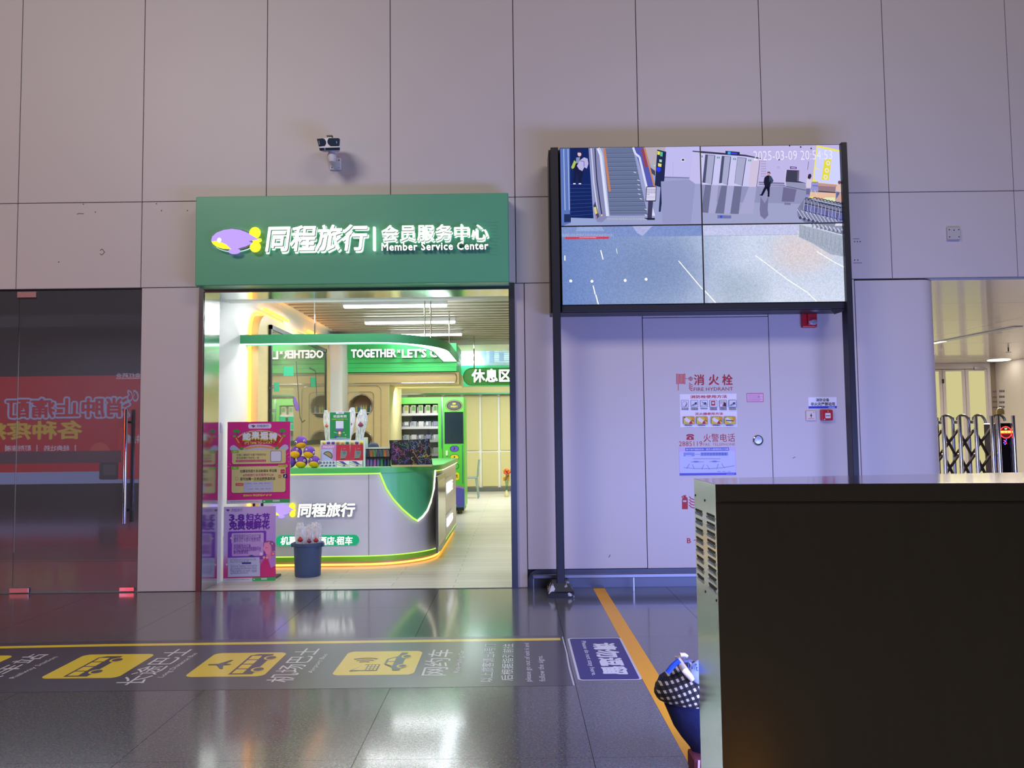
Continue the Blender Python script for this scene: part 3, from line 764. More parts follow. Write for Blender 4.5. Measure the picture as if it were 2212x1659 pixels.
# leaf shape flowing over the rounded corner
def s_of(px):
    best = None
    for k in range(400):
        s = SL[1] + (SL[-1] - SL[1]) * k / 399; p = cat_(s, .02); x = proj((p.x, p.y, .8))[0]
        e = abs(x - px)
        if best is None or e < best[0]: best = (e, s)
    return best[1]
lb = [(824, 1025), (835, 1056), (849, 1078), (869, 1100), (891, 1119), (902, 1125), (912, 1116), (922, 1103), (930, 1084), (936, 1056), (938.5, 1030), (939.5, 1014)]
lsz = []
for px, py in lb:
    s = s_of(px); p = cat_(s, .02); d = ray(px, py); z = CAMH + d.z * (p.y / d.y); lsz.append((s, z))
lsz = [(lsz[0][0] - .02, 1.03)] + lsz[1:-1] + [(lsz[-1][0], 1.03)]
mb = MB(); edge = []
N = 60
def zlow(s):
    for (a, za), (b, zb) in zip(lsz, lsz[1:]):
        if a <= s <= b: return za + (zb - za) * (s - a) / max(b - a, 1e-6)
    return 1.03
s0, s1 = lsz[0][0], lsz[-1][0]
rows = []
for k in range(N + 1):
    s = s0 + (s1 - s0) * k / N; po = cat_(s, .022); pi2 = cat_(s, .0); zl = min(zlow(s), 1.028)
    rows.append([(po.x, po.y, zl), (po.x, po.y, 1.03), (pi2.x, pi2.y, 1.03), (pi2.x, pi2.y, zl)]); 
mb.loft(rows); mb.build('leaf_panel', mat('leaf_green', (104, 222, 152), .32, 0, .02), ct, smooth=True)
tip = min(range(len(lsz)), key=lambda i: lsz[i][1])
def ledge(l): return [(q.x, q.y, z) for q, z in ((cat_(s, .024), z) for s, z in l)]
MB().tube(ledge(lsz[:tip + 1]), .009, 8).build('leaf_led', M_lime, ct, smooth=True)
MB().tube(ledge(lsz[tip:]), .011, 8).build('leaf_led', emit('warm_white_led', (255, 244, 215), 2.5), ct, smooth=True)
MB().tube([(XS + .012, 9.86, 1.02), (XS + .012, 12.14, 1.02)], .010, 8).build('side_led', emit('warm_white_led', (255, 244, 215), 2.5), ct)
# side face: dark screen and lit characters
y0 = onX(945, 1080, XS + .02).y; y1 = onX(962, 1080, XS + .02).y
B(XS - .001, XS + .022, y0, y1, .13, .97).build('side_screen_frame', M_brush, ct)
B(XS + .02, XS + .026, y0 + .03, y1 - .04, .19, .92).build('side_screen', mat('bronze_screen', (168, 164, 138), .12, .0), ct)
yl0, yl1 = onX(964.5, 1080, XS + .02).y, onX(977, 1080, XS + .02).y
for zc, hh_, tx in ((.76, .14, '同程旅行'), (.33, .11, '酒店租车')):
    vv, ff, _e = glyphs(tx, .03)
    q = [(XS + .03, yl0 + (yl1 - yl0) * u, zc - hh_ / 2 + hh_ * v) for u, v in vv]
    MB().add(q, ff).build('side_lettering', M_letter, ct)
    MB().box(XS, XS + .018, yl0 - .06, yl1 + .02, zc - hh_ * .85, zc + hh_ * .85).build('side_letter_backing', mat('backing_acrylic', (225, 225, 240), .3), ct)
# front: emblem, lettering, green pill
letters3d('同程旅行', wr(645, 1086, 769, 1116, YK), YK - .015, .03, 'lettering', [M_letter, M_lside], ct, bold=.03, shear=.12)
a = wallart(YK - .03, step=.0004); airship(a, wr(583, 1086, 641, 1119, YK)); a.build('emblem', ink_lit('emblem_light', 1.3), ct)
x0, z1, x1, z0 = wr(583, 1086, 641, 1119, YK)
MB().box(x0 + .06, x1 - .08, YK - .028, YK, z0 + .06, z1 - .05).build('emblem_mount', M_lside, ct)
x0, z1, x1, z0 = wr(596, 1156, 776, 1178, YK); r_ = (z1 - z0) / 2; xz = []
for cx, a0 in ((x1 - r_, -pi / 2), (x0 + r_, pi / 2)):
    xz += [(cx + r_ * cos(a0 + pi * k / 8), (z0 + z1) / 2 + r_ * sin(a0 + pi * k / 8)) for k in range(9)]
MB().prismY(xz, YK - .02, YK).build('green_pill', emit('green_lit_acrylic', (40, 190, 130), .8), ct)
letters3d('机票', wr(608, 1158, 643, 1176, YK), YK - .021, .015, 'lettering', [M_letter, M_lside], ct, bold=.02, shear=.1)
letters3d('·酒店·租车', wr(686, 1158, 763, 1176, YK), YK - .021, .015, 'lettering', [M_letter, M_lside], ct, bold=.02, shear=.1)

# ---------------------------------------------------------------- main shop sign
YS = 7.44
x0, z1, x1, z0 = -2.955, 3.685, -.036, 2.845
sg = thing('shop_sign', ((x0 + x1) / 2, YS, z0), 'big green box sign over the shop entrance with lit white characters and airship emblem', 'sign')
B(x0, x1, YS, D - .001, z0, z1).build('sign_box', mat('sign_green', (92, 176, 134), .35, 0, .02), sg, bevel=.006)
letters3d('同程旅行', wr(577, 489, 796, 545, YS), YS - .02, .035, 'lettering', [M_letter, M_lside], sg, bold=.02, shear=.14)
letters3d('会员服务中心', wr(826, 488, 1055, 523, YS), YS - .02, .035, 'lettering', [M_letter, M_lside], sg, bold=.016)
letters3d('Member Service Center', wr(826, 526, 1055, 543, YS), YS - .02, .03, 'lettering', [M_letter, M_lside], sg, bold=.02, spacing=1.12)
for s_, r in (('同程旅行', (576, 489, 798, 548)), ('会员服务中心', (825, 488, 1057, 525))):
    letters3d(s_, wr(*r, YS), YS - .004, .012, 'letter_back_light', [M_halo], sg, bold=.024, shear=.14 if r[0] < 600 else 0)
x0_, z1_, x1_, z0_ = wr(808, 493, 812.5, 543, YS); B(x0_, x1_, YS - .055, YS - .012, z0_, z1_).build('divider_bar', M_letter, sg)
a = wallart(YS - .055, step=.0005); airship(a, wr(461, 494, 570, 552, YS)); a.build('emblem', ink_lit('emblem_light', 1.3), sg)
x0_, z1_, x1_, z0_ = wr(461, 494, 570, 552, YS)
xc, zc = x0_ + (x1_ - x0_) * .42, (z0_ + z1_) / 2 + .012
MB().prismY([(xc + (x1_ - x0_) * .43 * cos(2 * pi * k / 28), zc + (z1_ - z0_) * .41 * sin(2 * pi * k / 28)) for k in range(28)], YS - .053, YS - .012).build('emblem_body', M_lside, sg)
MB().prismY([(xc + (x1_ - x0_) * .435 * cos(2 * pi * k / 28), zc + (z1_ - z0_) * .42 * sin(2 * pi * k / 28)) for k in range(28)], YS - .012, YS - .003).build('emblem_back_light', M_halo, sg)
adz = wallart(YS, w=.001)
for i in range(9):
    for j in range(11):
        cx, cz = onY(1040 + i * 4.2, 480 + j * 7, YS).x, onY(1040, 480 + j * 7, YS).z
        if cx < -.12 and (i + j) % 1 == 0 and (i > 3 or j < 2): adz.ell(cx, cz, .0035, .0035, (86, 176, 128), 6)
adz.build('dot_print', M_ink, sg)['kind'] = 'stuff'

# ---------------------------------------------------------------- video wall on its black frame
YP = 7.28
vw = thing('video_wall', (1.75, 7.4, 0), 'large four-screen video wall in a tall black steel frame showing a baggage hall', 'screen')
X0, X1 = onY(1211.5, 490, YP).x, onY(1823.5, 480, YP).x
ZT, ZB = onY(1515, 315, YP).z, onY(1515, 656, YP).z
XM, ZM = onY(1517, 485, YP).x, onY(1517, 485, YP).z
M_bezel = mat('black_bezel', (14, 14, 20), .4)
z4 = lambda *l: pts([(1200 + x / 6.506, 300 + y / 6.506) for x, y in l], YP)
z5 = lambda *l: pts([(1500 + x / 6.32, 300 + y / 6.32) for x, y in l], YP)
zA = lambda *l: pts([(1200 + x / 3.403, 480 + y / 3.403) for x, y in l], YP)
zB = lambda *l: pts([(1650 + x / 11.642, 380 + y / 11.642) for x, y in l], YP)
def mixc(a, b, t):
    t = min(max(t, 0), 1); return tuple(a[i] + (b[i] - a[i]) * t for i in range(3))
def el_(c, rx, ry, n=14): return [(c[0] + rx * cos(2 * pi * k / n), c[1] + ry * sin(2 * pi * k / n)) for k in range(n)]
PX = 1 / 6.4 * YP / FPX            # metres per zoomed pixel on the screens
def up_left(a):
    a.poly(z4((60, 130), (205, 130), (215, 1175), (60, 1240)), (92, 118, 190))
    for x in (115, 175): a.line(z4((x, 140), (x + 20, 1000)), 2.2 * PX * 6, (165, 180, 225))
    a.poly(z4((200, 130), (465, 125), (535, 1125), (205, 1165)), (24, 40, 100))
    for k in range(9): a.line(z4((205, 640 + 55 * k), (505 + 3 * k, 640 + 52 * k)), 1.1 * PX * 6, (52, 74, 140))
    a.poly(z4((465, 125), (600, 125), (655, 500), (735, 1090), (660, 1170), (560, 1165), (530, 600)), (136, 138, 182))
    a.line(z4((500, 130), (540, 620), (600, 1080)), 3 * PX * 6, (205, 205, 235)); a.line(z4((555, 130), (580, 560), (620, 860), (650, 1060)), 2.4 * PX * 6, (40, 46, 80))
    a.poly(z4((560, 880), (615, 1090), (585, 1120), (530, 940)), (66, 72, 110)); a.poly(z4((536, 960), (570, 955), (592, 1045), (560, 1060)), (220, 205, 120))
    a.poly(el_(z4((650, 1072))[0], 10 * PX, 14 * PX), (255, 190, 150)); a.poly(el_(z4((575, 1095))[0], 8 * PX, 14 * PX), (240, 110, 110))
    a.poly(z4((675, 130), (1085, 120), (1295, 1060), (760, 1065)), (104, 116, 152))
    for k in range(15):
        y = 205 + 62 * k; a.line(z4((690 + 5 * k, y), (1110 + 13 * k, y - 5)), 1.2 * PX * 5, (52, 62, 98)); a.line(z4((690 + 5 * k, y + 8), (1110 + 13 * k, y + 3)), 1 * PX * 4, (150, 162, 196))
    for x, y in ((1100, 465), (1150, 575), (1150, 640), (1155, 702), (1160, 770), (1185, 838), (1255, 985), (1255, 1065)): a.line(z4((x, y), (x + 32, y + 12)), PX * 9, (225, 232, 250))
    a.poly(z4((1105, 120), (1245, 120), (1390, 670), (1275, 670)), (86, 92, 178)); a.poly(z4((1200, 140), (1240, 140), (1300, 400), (1255, 400)), (150, 70, 90))
    a.poly(z4((1245, 115), (1548, 110), (1530, 560), (1400, 520)), (182, 172, 186)); a.poly(z4((1330, 400), (1400, 450), (1400, 520), (1345, 480)), (70, 70, 96))
    a.poly(z4((1545, 108), (2050, 100), (2045, 180), (1925, 165), (1880, 548), (1530, 530)), (192, 188, 240))
    a.line(z4((1530, 538), (1880, 548)), PX * 14, (120, 112, 160)); a.line(z4((1650, 320), (1650, 530)), PX * 3, (160, 155, 205))
    a.poly(z4((1768, 275), (1815, 275), (1815, 318), (1768, 318)), (225, 225, 240)); a.poly(z4((1776, 282), (1808, 282), (1808, 308), (1776, 308)), (60, 60, 84))
    a.poly(z4((1925, 165), (2050, 185), (2060, 632), (1965, 630), (1880, 570)), (196, 190, 238)); a.poly(z4((1925, 165), (2060, 178), (2060, 195), (1925, 180)), (74, 72, 100))
    a.line(z4((600, 130), (640, 225), (735, 1085)), PX * 48, (218, 224, 248)); a.line(z4((612, 130), (655, 230), (752, 1085)), PX * 5, (130, 140, 190))
    a.line(z4((1090, 120), (1120, 205), (1180, 255), (1285, 700)), PX * 30, (214, 220, 248)); a.poly(z4((1365, 960), (1400, 1080), (1355, 1080)), (214, 220, 248))
    a.line(z4((685, 132), (762, 738)), PX * 32, (196, 128, 96)); a.line(z4((1248, 120), (1388, 665)), PX * 24, (196, 134, 96))
    a.poly(z4((1430, 150), (1556, 182), (1530, 560), (1478, 1025), (1450, 1025), (1475, 680), (1395, 655)), (36, 44, 82))
    a.poly(z4((1432, 170), (1468, 180), (1464, 228), (1430, 220)), (240, 225, 70)); a.poly(z4((1472, 178), (1508, 188), (1502, 250), (1468, 242)), (90, 190, 150))
    a.poly(z4((1458, 288), (1495, 295), (1492, 330), (1458, 325)), (170, 220, 200)); a.poly(z4((1440, 342), (1490, 352), (1485, 395), (1440, 385)), (235, 225, 120))
    a.poly(el_(z4((1450, 430))[0], 32 * PX, 38 * PX), (40, 60, 240)); a.poly(el_(z4((1390, 376))[0], 10 * PX, 14 * PX), (150, 230, 200))
    a.poly(z4((730, 1110), (1280, 1110), (1300, 1142), (740, 1146)), (128, 136, 170))
    for k in range(36): a.line(z4((735 + 15.2 * k, 1112), (745 + 15.2 * k, 1143)), PX * 5, (222, 226, 244))
    a.poly(z4((1275, 672), (1420, 668), (1408, 880), (1262, 882)), (44, 46, 78)); a.poly(z4((1285, 682), (1410, 678), (1400, 866), (1272, 868)), (216, 214, 240))
    for j in range(4):
        for k in range(7 - 5 * (j == 3)): a.poly(el_(z4((1296 + 17 * k, 710 + 24 * j))[0], 6 * PX, 8 * PX, 5), (110, 104, 150), lift=False)
    for j in range(2): a.line(z4((1284, 815 + 18 * j), (1395, 812 + 18 * j)), PX * 4, (150, 146, 190))
    a.poly(z4((1302, 880), (1370, 878), (1352, 1112), (1290, 1112)), (66, 62, 100)); a.poly(z4((1240, 1112), (1395, 1112), (1395, 1140), (1300, 1142)), (38, 40, 66))
    # traveller on the escalator
    a.poly(z4((285, 260), (375, 260), (390, 460), (360, 640), (320, 640), (300, 470), (280, 640), (245, 640), (260, 420)), (26, 32, 70))
    a.poly(z4((290, 265), (345, 258), (330, 340), (285, 345)), (130, 150, 185))
    a.poly(el_(z4((336, 214))[0], 27 * PX, 36 * PX), (226, 186, 196)); a.poly(z4((312, 196), (330, 178), (358, 186), (362, 215), (350, 196), (330, 196)), (48, 40, 66))
    a.poly(z4((345, 300), (400, 262), (450, 280), (462, 350), (440, 420), (405, 400), (375, 455), (330, 430), (300, 380)), (186, 180, 228)); a.line(z4((345, 310), (400, 320), (400, 395)), PX * 10, (120, 112, 166))
    a.poly(z4((262, 302), (290, 330), (262, 410), (232, 425), (220, 400)), (176, 196, 90))
    for x in (265, 342): a.poly(z4((x - 16, 625), (x + 16, 625), (x + 18, 640), (x - 18, 640)), (230, 230, 250))
    a.poly(z4((120, 1060), (215, 1060), (215, 1170), (120, 1175)), (34, 48, 96)); a.poly(z4((215, 1110), (560, 1120), (610, 1215), (215, 1225)), (150, 165, 212))
    a.poly(z4((1480, 600), (1880, 575), (1960, 640), (1900, 1190), (1500, 1190)), (150, 152, 198))
def up_right(a):
    a.poly(z5((60, 60), (2060, 60), (2060, 640), (60, 640)), (192, 184, 232))
    a.poly(z5((60, 610), (900, 650), (1255, 645), (2060, 760), (2060, 1180), (60, 1180)), (146, 148, 188))
    a.poly(z5((60, 850), (2060, 900), (2060, 1180), (60, 1180)), (160, 164, 202))
    for q in (((150, 620), (235, 625), (190, 1010), (90, 1000)), ((372, 630), (450, 636), (405, 1020), (285, 1015)), ((545, 640), (650, 645), (605, 1025), (490, 1020))): a.poly(z5(*q), (110, 112, 148))
    for q in (((235, 625), (330, 630), (285, 1015), (190, 1010)), ((450, 636), (545, 640), (490, 1020), (405, 1020)), ((745, 650), (850, 655), (800, 1020), (605, 1025))): a.poly(z5(*q), (168, 168, 210))
    a.poly(z5((60, 165), (910, 265), (850, 655), (60, 620)), (204, 200, 244))
    for dq, oq in ((((150, 212), (188, 215), (155, 600), (110, 595)), ((186, 215), (282, 225), (236, 624), (150, 600))), (((375, 232), (414, 235), (380, 600), (336, 606)), ((412, 235), (498, 242), (450, 634), (375, 600))), (((588, 250), (600, 251), (560, 606), (546, 604)), ((592, 250), (708, 262), (652, 642), (550, 606)))):
        a.poly(z5(*dq), (78, 80, 112)); a.poly(z5(*oq), (168, 170, 206)); a.line(z5(oq[1], oq[2]), PX * 10, (62, 66, 108)); a.line(z5(dq[0], oq[1]), PX * 6, (90, 92, 128))
    a.poly(z5((775, 288), (900, 276), (850, 652), (740, 636)), (206, 194, 222)); a.line(z5((900, 272), (850, 655)), PX * 8, (96, 90, 130))
    a.poly(z5((60, 162), (700, 215), (910, 262), (910, 276), (700, 238), (60, 190)), (62, 60, 90))
    a.poly(z5((425, 162), (620, 178), (620, 220), (425, 208)), (40, 44, 78)); a.poly(z5((455, 172), (495, 175), (495, 212), (455, 209)), (60, 170, 240)); a.poly(z5((502, 182), (585, 190), (585, 212), (502, 206)), (60, 70, 220))
    for x, y in ((95, 238), (328, 253), (550, 273), (758, 293)): a.poly(z5((x - 20, y - 11), (x + 18, y - 9), (x + 18, y + 13), (x - 20, y + 11)), (30, 120, 110)); a.poly(z5((x - 10, y - 4), (x + 8, y - 4), (x + 8, y + 6), (x - 10, y + 6)), (190, 235, 220))
    for j in range(7):
        for k in range(4): a.poly(el_(z5((918 + 18 * k, 305 + 34 * j))[0], 6 * PX, 9 * PX, 5), (150, 130, 168), lift=False)
    for x, y in ((1300, 92), (1452, 110), (1595, 130), (1155, 282)): a.poly(el_(z5((x, y))[0], 11 * PX, 14 * PX, 10), (76, 48, 74))
    a.line(z5((1560, 308), (1545, 420)), PX * 8, (130, 110, 140)); a.ring(*z5((1147, 392))[0], 14 * PX, 12 * PX, 4 * PX, (140, 130, 172), 10)
    a.line(z5((880, 595), (1240, 610)), PX * 26, (128, 126, 164)); a.line(z5((880, 622), (1240, 636)), PX * 10, (92, 92, 130))
    a.poly(z5((1262, 422), (1432, 430), (1425, 600), (1240, 590)), (66, 64, 88)); a.poly(z5((1408, 440), (1428, 440), (1425, 590), (1400, 585)), (110, 100, 124))
    a.line(z5((1250, 425), (1235, 630)), PX * 12, (212, 200, 226))
    a.poly(z5((1305, 375), (1398, 383), (1396, 412), (1306, 408)), (96, 60, 140)); a.line(z5((1320, 392), (1384, 398)), PX * 9, (225, 210, 240))
    a.poly(z5((1245, 572), (1520, 602), (1520, 700), (1255, 645)), (150, 150, 184)); a.poly(z5((1250, 565), (1440, 580), (1530, 605), (1250, 585)), (60, 60, 84)); a.line(z5((1255, 648), (1520, 700)), PX * 8, (70, 70, 104))
    a.poly(z5((1670, 85), (2060, 170), (2060, 640), (1610, 592)), (238, 228, 110)); a.poly(z5((1684, 115), (2060, 198), (2060, 630), (1700, 598), (1632, 540)), (208, 212, 255))
    a.poly(z5((1640, 380), (1720, 420), (1720, 432), (1640, 398)), (238, 232, 130))
    a.poly(z5((1772, 292), (1872, 264), (1834, 562), (1735, 556)), (230, 220, 72))
    for x, y in ((1825, 330), (1808, 430), (1790, 520)): a.ring(*z5((x, y))[0], 22 * PX, 28 * PX, 12 * PX, (236, 236, 255), 12)
    a.poly(z5((1690, 600), (1945, 625), (1940, 655), (1690, 640)), (196, 150, 150)); a.poly(z5((1690, 640), (1940, 655), (1925, 735), (1690, 712)), (150, 124, 134)); a.line(z5((1690, 715), (1930, 735)), PX * 14, (64, 50, 66))
    a.poly(z5((1580, 725), (1930, 740), (1925, 860), (1570, 830)), (232, 190, 160)); a.poly(z5((1560, 790), (1660, 795), (1640, 830), (1560, 825)), (244, 232, 90)); a.poly(z5((1780, 800), (1920, 800), (1920, 870), (1760, 850)), (225, 236, 190))
    # reflections of the man and the opening
    a.poly(z5((905, 790), (960, 880), (1010, 790), (1000, 960), (1010, 1040), (960, 1100), (900, 1050), (890, 960)), (120, 118, 160)); a.poly(z5((1215, 660), (1395, 690), (1360, 860), (1190, 855)), (112, 108, 148)); a.poly(z5((1230, 868), (1318, 874), (1312, 905), (1226, 898)), (130, 118, 160))
    a.poly(z5((315, 1040), (505, 1046), (500, 1088), (312, 1085)), (112, 118, 170)); a.poly(el_(z5((365, 1062))[0], 20 * PX, 20 * PX), (60, 80, 230))
    # man with hands behind his back
    a.poly(z5((965, 640), (1030, 640), (1028, 700), (1025, 780), (1000, 785), (1000, 720), (985, 680), (935, 770), (905, 768), (940, 690)), (22, 22, 46))
    a.poly(z5((990, 500), (1020, 496), (1052, 515), (1080, 570), (1060, 608), (1040, 610), (1045, 580), (1035, 655), (960, 650), (945, 590), (955, 530)), (30, 30, 52)); a.poly(z5((1022, 500), (1052, 515), (1078, 570), (1062, 606), (1044, 606), (1036, 560), (1020, 600)), (62, 76, 104))
    a.poly(z5((890, 760), (935, 762), (930, 778), (892, 772)), (18, 18, 40)); a.poly(z5((998, 775), (1024, 775), (1022, 792), (1000, 790)), (18, 18, 40))
    a.poly(el_(z5((1014, 474))[0], 20 * PX, 27 * PX), (198, 150, 152)); a.poly(z5((994, 470), (1000, 450), (1028, 448), (1038, 470), (1030, 482), (1026, 464), (1006, 462)), (24, 22, 40))
    # woman with a trolley
    a.poly(z5((1525, 680), (1580, 680), (1575, 760), (1525, 760)), (112, 108, 152)); a.poly(z5((1545, 520), (1590, 520), (1610, 580), (1590, 670), (1525, 670), (1530, 570)), (216, 204, 226)); a.poly(z5((1560, 480), (1590, 478), (1598, 510), (1580, 552), (1545, 540), (1550, 505)), (58, 42, 66))
    a.poly(z5((1595, 600), (1690, 600), (1685, 700), (1590, 695)), (150, 150, 214)); a.line(z5((1600, 700), (1590, 770)), PX * 7, (210, 214, 240)); a.line(z5((1640, 700), (1672, 770)), PX * 7, (210, 214, 240)); a.line(z5((1610, 640), (1690, 645)), PX * 8, (76, 76, 130)); a.line(z5((1600, 592), (1690, 594)), PX * 9, (108, 90, 96))
    # person in a pale jacket at the right edge
    a.poly(z5((1935, 720), (1985, 720), (1965, 800), (1935, 810)), (92, 104, 156)); a.poly(z5((1955, 620), (2005, 612), (2025, 660), (2000, 730), (1925, 720), (1930, 660)), (222, 190, 184)); a.poly(el_(z5((1978, 595))[0], 20 * PX, 26 * PX), (118, 78, 96)); a.poly(z5((1920, 850), (1985, 740), (2060, 740), (2060, 870)), (206, 166, 152))
    # luggage trolleys parked in a row
    a.poly(z5((1400, 960), (1500, 820), (1560, 800), (2060, 900), (2060, 1170), (1500, 1140), (1410, 1060)), (122, 124, 160))
    for k in range(12): a.poly(z5((1505 + 48 * k, 905 + 12 * k), (1545 + 48 * k, 905 + 12 * k), (1532 + 48 * k, 1000 + 13 * k), (1492 + 48 * k, 990 + 13 * k)), (108, 112, 176) if k % 3 else (92, 92, 150), lift=False)
    a.w += a.step
    for k in range(12):
        x, y = 1520 + 48 * k, 812 + 12 * k
        a.line(z5((x - 26, y + 150), (x - 10, y + 10), (x + 8, y - 14), (x + 34, y + 12), (x + 30, y + 60)), PX * 9, (46, 50, 78)); a.line(z5((x - 32, y + 190), (x - 16, y + 20)), PX * 6, (214, 218, 240)); a.line(z5((x - 18, y + 66), (x + 26, y + 72)), PX * 12, (40, 40, 70)); a.line(z5((x - 34, y + 165), (x + 12, y + 172)), PX * 8, (46, 46, 76))
    for k in range(9): a.line(z5((1620 + 46 * k, 806 + 10 * k), (1650 + 46 * k, 800 + 10 * k), (1672 + 46 * k, 822 + 10 * k)), PX * 13, (44, 52, 76)); a.line(z5((1600 + 46 * k, 830 + 11 * k), (1660 + 46 * k, 836 + 11 * k)), PX * 8, (196, 206, 224))
    for k in range(9): a.line(z5((1700 + 40 * k, 880 + 8 * k), (1730 + 40 * k, 872 + 8 * k), (1750 + 40 * k, 896 + 8 * k)), PX * 12, (52, 60, 84))
    for k in range(10): x, y = 1400 + 58 * k, 962 + 16 * k; a.line(z5((x, y), (x + 70, y + 110), (x + 100, y + 130)), PX * 9, (206, 210, 232)); a.line(z5((x + 20, y - 25), (x + 100, y + 110)), PX * 6, (150, 156, 188)); a.poly(el_(z5((x + 40, y + 118))[0], 18 * PX, 22 * PX, 10), (66, 70, 100))
    a.text('2025-03-09 20:54:53', wr(1627, 326, 1797, 346, YP), (240, 240, 255), bold=-.012)
def low_any(a):
    a.poly(zA((30, 10), (790, 10), (1080, 10), (1080, 100), (30, 110)), (128, 148, 205)) 
    a.poly(zA((1075, 0), (1790, 0), (1780, 88), (1075, 98)), (196, 200, 236)); a.line(zA((1075, 100), (1800, 90)), PX * 3, (130, 136, 176))
    a.poly(zA((160, 20), (330, 20), (360, 62), (150, 65)), (150, 170, 220)); a.poly(zA((560, 20), (720, 20), (640, 100), (600, 80)), (176, 180, 226))
    for k in range(34): a.line(zA((48 + 11.3 * k, 84), (54 + 11.3 * k, 106)), PX * 3.6, (206, 214, 238))
    a.poly(zA((72, 108), (395, 106), (392, 122), (72, 125)), (216, 62, 78)); a.line(zA((175, 114), (300, 112)), PX * 6, (244, 190, 196))
    for l, w_ in ((((69, 245), (69, 282)), 9), (((332, 205), (350, 275)), 9), (((448, 192), (454, 230)), 4), (((276, 465), (292, 530)), 9), (((296, 532), (316, 610)), 10), (((905, 284), (1082, 494)), 8), (((1098, 504), (1180, 596)), 9), (((1472, 246), (1580, 326), (1700, 418), (1850, 515), (1920, 582)), 8), (((1920, 214), (2035, 285), (2135, 338)), 8)): a.line(zA(*l), PX * w_ * 1.7, (255, 255, 250))
    for x, y in ((112, 432), (268, 434), (512, 428), (666, 419)): a.poly(el_(zA((x, y))[0], 21 * PX, 21 * PX), (255, 255, 255))
    a.poly(zA((1790, 15), (2150, 110), (2150, 260), (2020, 235), (1880, 150), (1790, 110)), (168, 176, 196))
    for k in range(11): a.line(zA((1800 + 32 * k, 20 + 10 * k), (1805 + 32 * k, 100 + 14 * k), (1822 + 32 * k, 118 + 14 * k), (1830 + 32 * k, 60 + 12 * k)), PX * 4, (132, 140, 166))
    a.poly(zA((1840, 0), (2150, 0), (2150, 98), (2070, 82), (1930, 40)), (140, 144, 172))
    for k in range(9): x, y = 1862 + 30 * k, 0 + 6 * k; a.line(zA((x, y), (x + 24, y + 34)), PX * 13, (208, 212, 232)); a.ring(*zA((x + 28, y + 32))[0], 8 * PX, 14 * PX, 6 * PX, (52, 54, 82), 10)
    a.poly(zA((2060, 5), (2125, 5), (2120, 26), (2052, 28)), (222, 222, 244))
def bgl(x, z):
    u = (x - X0) / (X1 - X0); v = (ZM - z) / (ZM - ZB)
    c = mixc((110, 136, 196), (152, 170, 206), min(1, u * 2.6)); c = mixc(c, (204, 214, 236), (u - .40) / .25); c = mixc(c, (222, 228, 246), .5 * max(0, (v - .6) / .4) * (u > .5))
    g1 = max(0, 1 - ((u - .85) / .14) ** 2 - ((v - .35) / .35) ** 2); c = mixc(c, (226, 206, 204), .7 * g1)
    g2 = max(0, 1 - ((u - .62) / .13) ** 2 - ((v - .85) / .35) ** 2); c = mixc(c, (150, 168, 190), .55 * g2)
    g3 = max(0, 1 - ((u - .33) / .2) ** 2 - ((v - .55) / .5) ** 2); c = mixc(c, (118, 138, 186), .6 * g3)
    return c
def bgu(x, z):
    return mixc((150, 160, 208), (168, 166, 206), (x - X0) / (X1 - X0))
B(X0 - .10, X1 + .012, YP + .06, 7.60, ZB - .06, ZT + .0).build('display_body', M_bezel, vw)
for (xa, xb, za, zb, low) in ((X0, XM, ZM, ZT, 0), (XM, X1, ZM, ZT, 1), (X0, XM, ZB, ZM, 2), (XM, X1, ZB, ZM, 3)):
    scn = MB().box(xa + .001, xb - .001, YP + .004, YP + .06, za + .001, zb - .001).build('screen_panel', M_bezel, vw)
    a = wallart(YP + .004, step=.00006, w=.0004); e = .006
    fn = bgl if low > 1 else bgu
    a.grid(xa + e, za + e, xb - e, zb - e, 24, 14, lambda u, v: fn(xa + (xb - xa) * u, za + (zb - za) * v))
    a.clip = (xa + e, za + e, xb - e, zb - e)
    [up_left, up_right, low_any, low_any][low](a)
    if low == 1: pass
    a.build('picture', ink_lit('screen_picture_low', 1.0, .13) if low > 1 else ink_lit('screen_picture', 1.0), scn)
M_post = M_black
yb0, yb1 = 7.235, 7.36
for (xa, xb, zt_) in ((onY(1195, 700, yb0).x, onY(1211.5, 700, yb0).x, onY(1203, 318, yb0).z), (onY(1823.5, 480, yb0).x, onY(1836, 480, yb0).x, onY(1830, 307, yb0).z)):
    MB().box(xa, xb, yb0, yb1, .10, zt_).build('post', M_post, vw, bevel=.003)
    cx = (xa + xb) / 2
    mb = MB(); R4 = lambda hx, ya, yb, z: [(cx - hx, ya, z), (cx + hx, ya, z), (cx + hx, yb, z), (cx - hx, yb, z)]
    mb.loft([R4(.113, 7.185, 7.60, 0), R4(.113, 7.185, 7.60, .042), R4(.104, 7.205, 7.595, .052), R4(.074, 7.36 - .125, 7.56, .118)])
    m = mat('scuffed_black_steel', (26, 28, 34), .5, 0, .1)
    if 'scuff_done' not in m:
        m['scuff_done'] = 1; nt = m.node_tree; b = nt.nodes['Principled BSDF']; old = b.inputs['Base Color'].links[0].from_socket
        tc = nt.nodes.new('ShaderNodeTexCoord'); n = nt.nodes.new('ShaderNodeTexNoise'); n.inputs['Scale'].default_value = 9; n.inputs['Detail'].default_value = 5
        nt.links.new(tc.outputs['Object'], n.inputs['Vector'])
        r = nt.nodes.new('ShaderNodeValToRGB'); r.color_ramp.elements[0].position = .56; r.color_ramp.elements[1].position = .59
        nt.links.new(n.outputs['Fac'], r.inputs[0])
        x = nt.nodes.new('ShaderNodeMix'); x.data_type = 'RGBA'; nt.links.new(r.outputs[0], x.inputs[0]); nt.links.new(old, x.inputs[6]); x.inputs[7].default_value = (.55, .55, .6, 1)
        nt.links.new(x.outputs[2], b.inputs['Base Color'])
    mb.build('foot', m, vw)
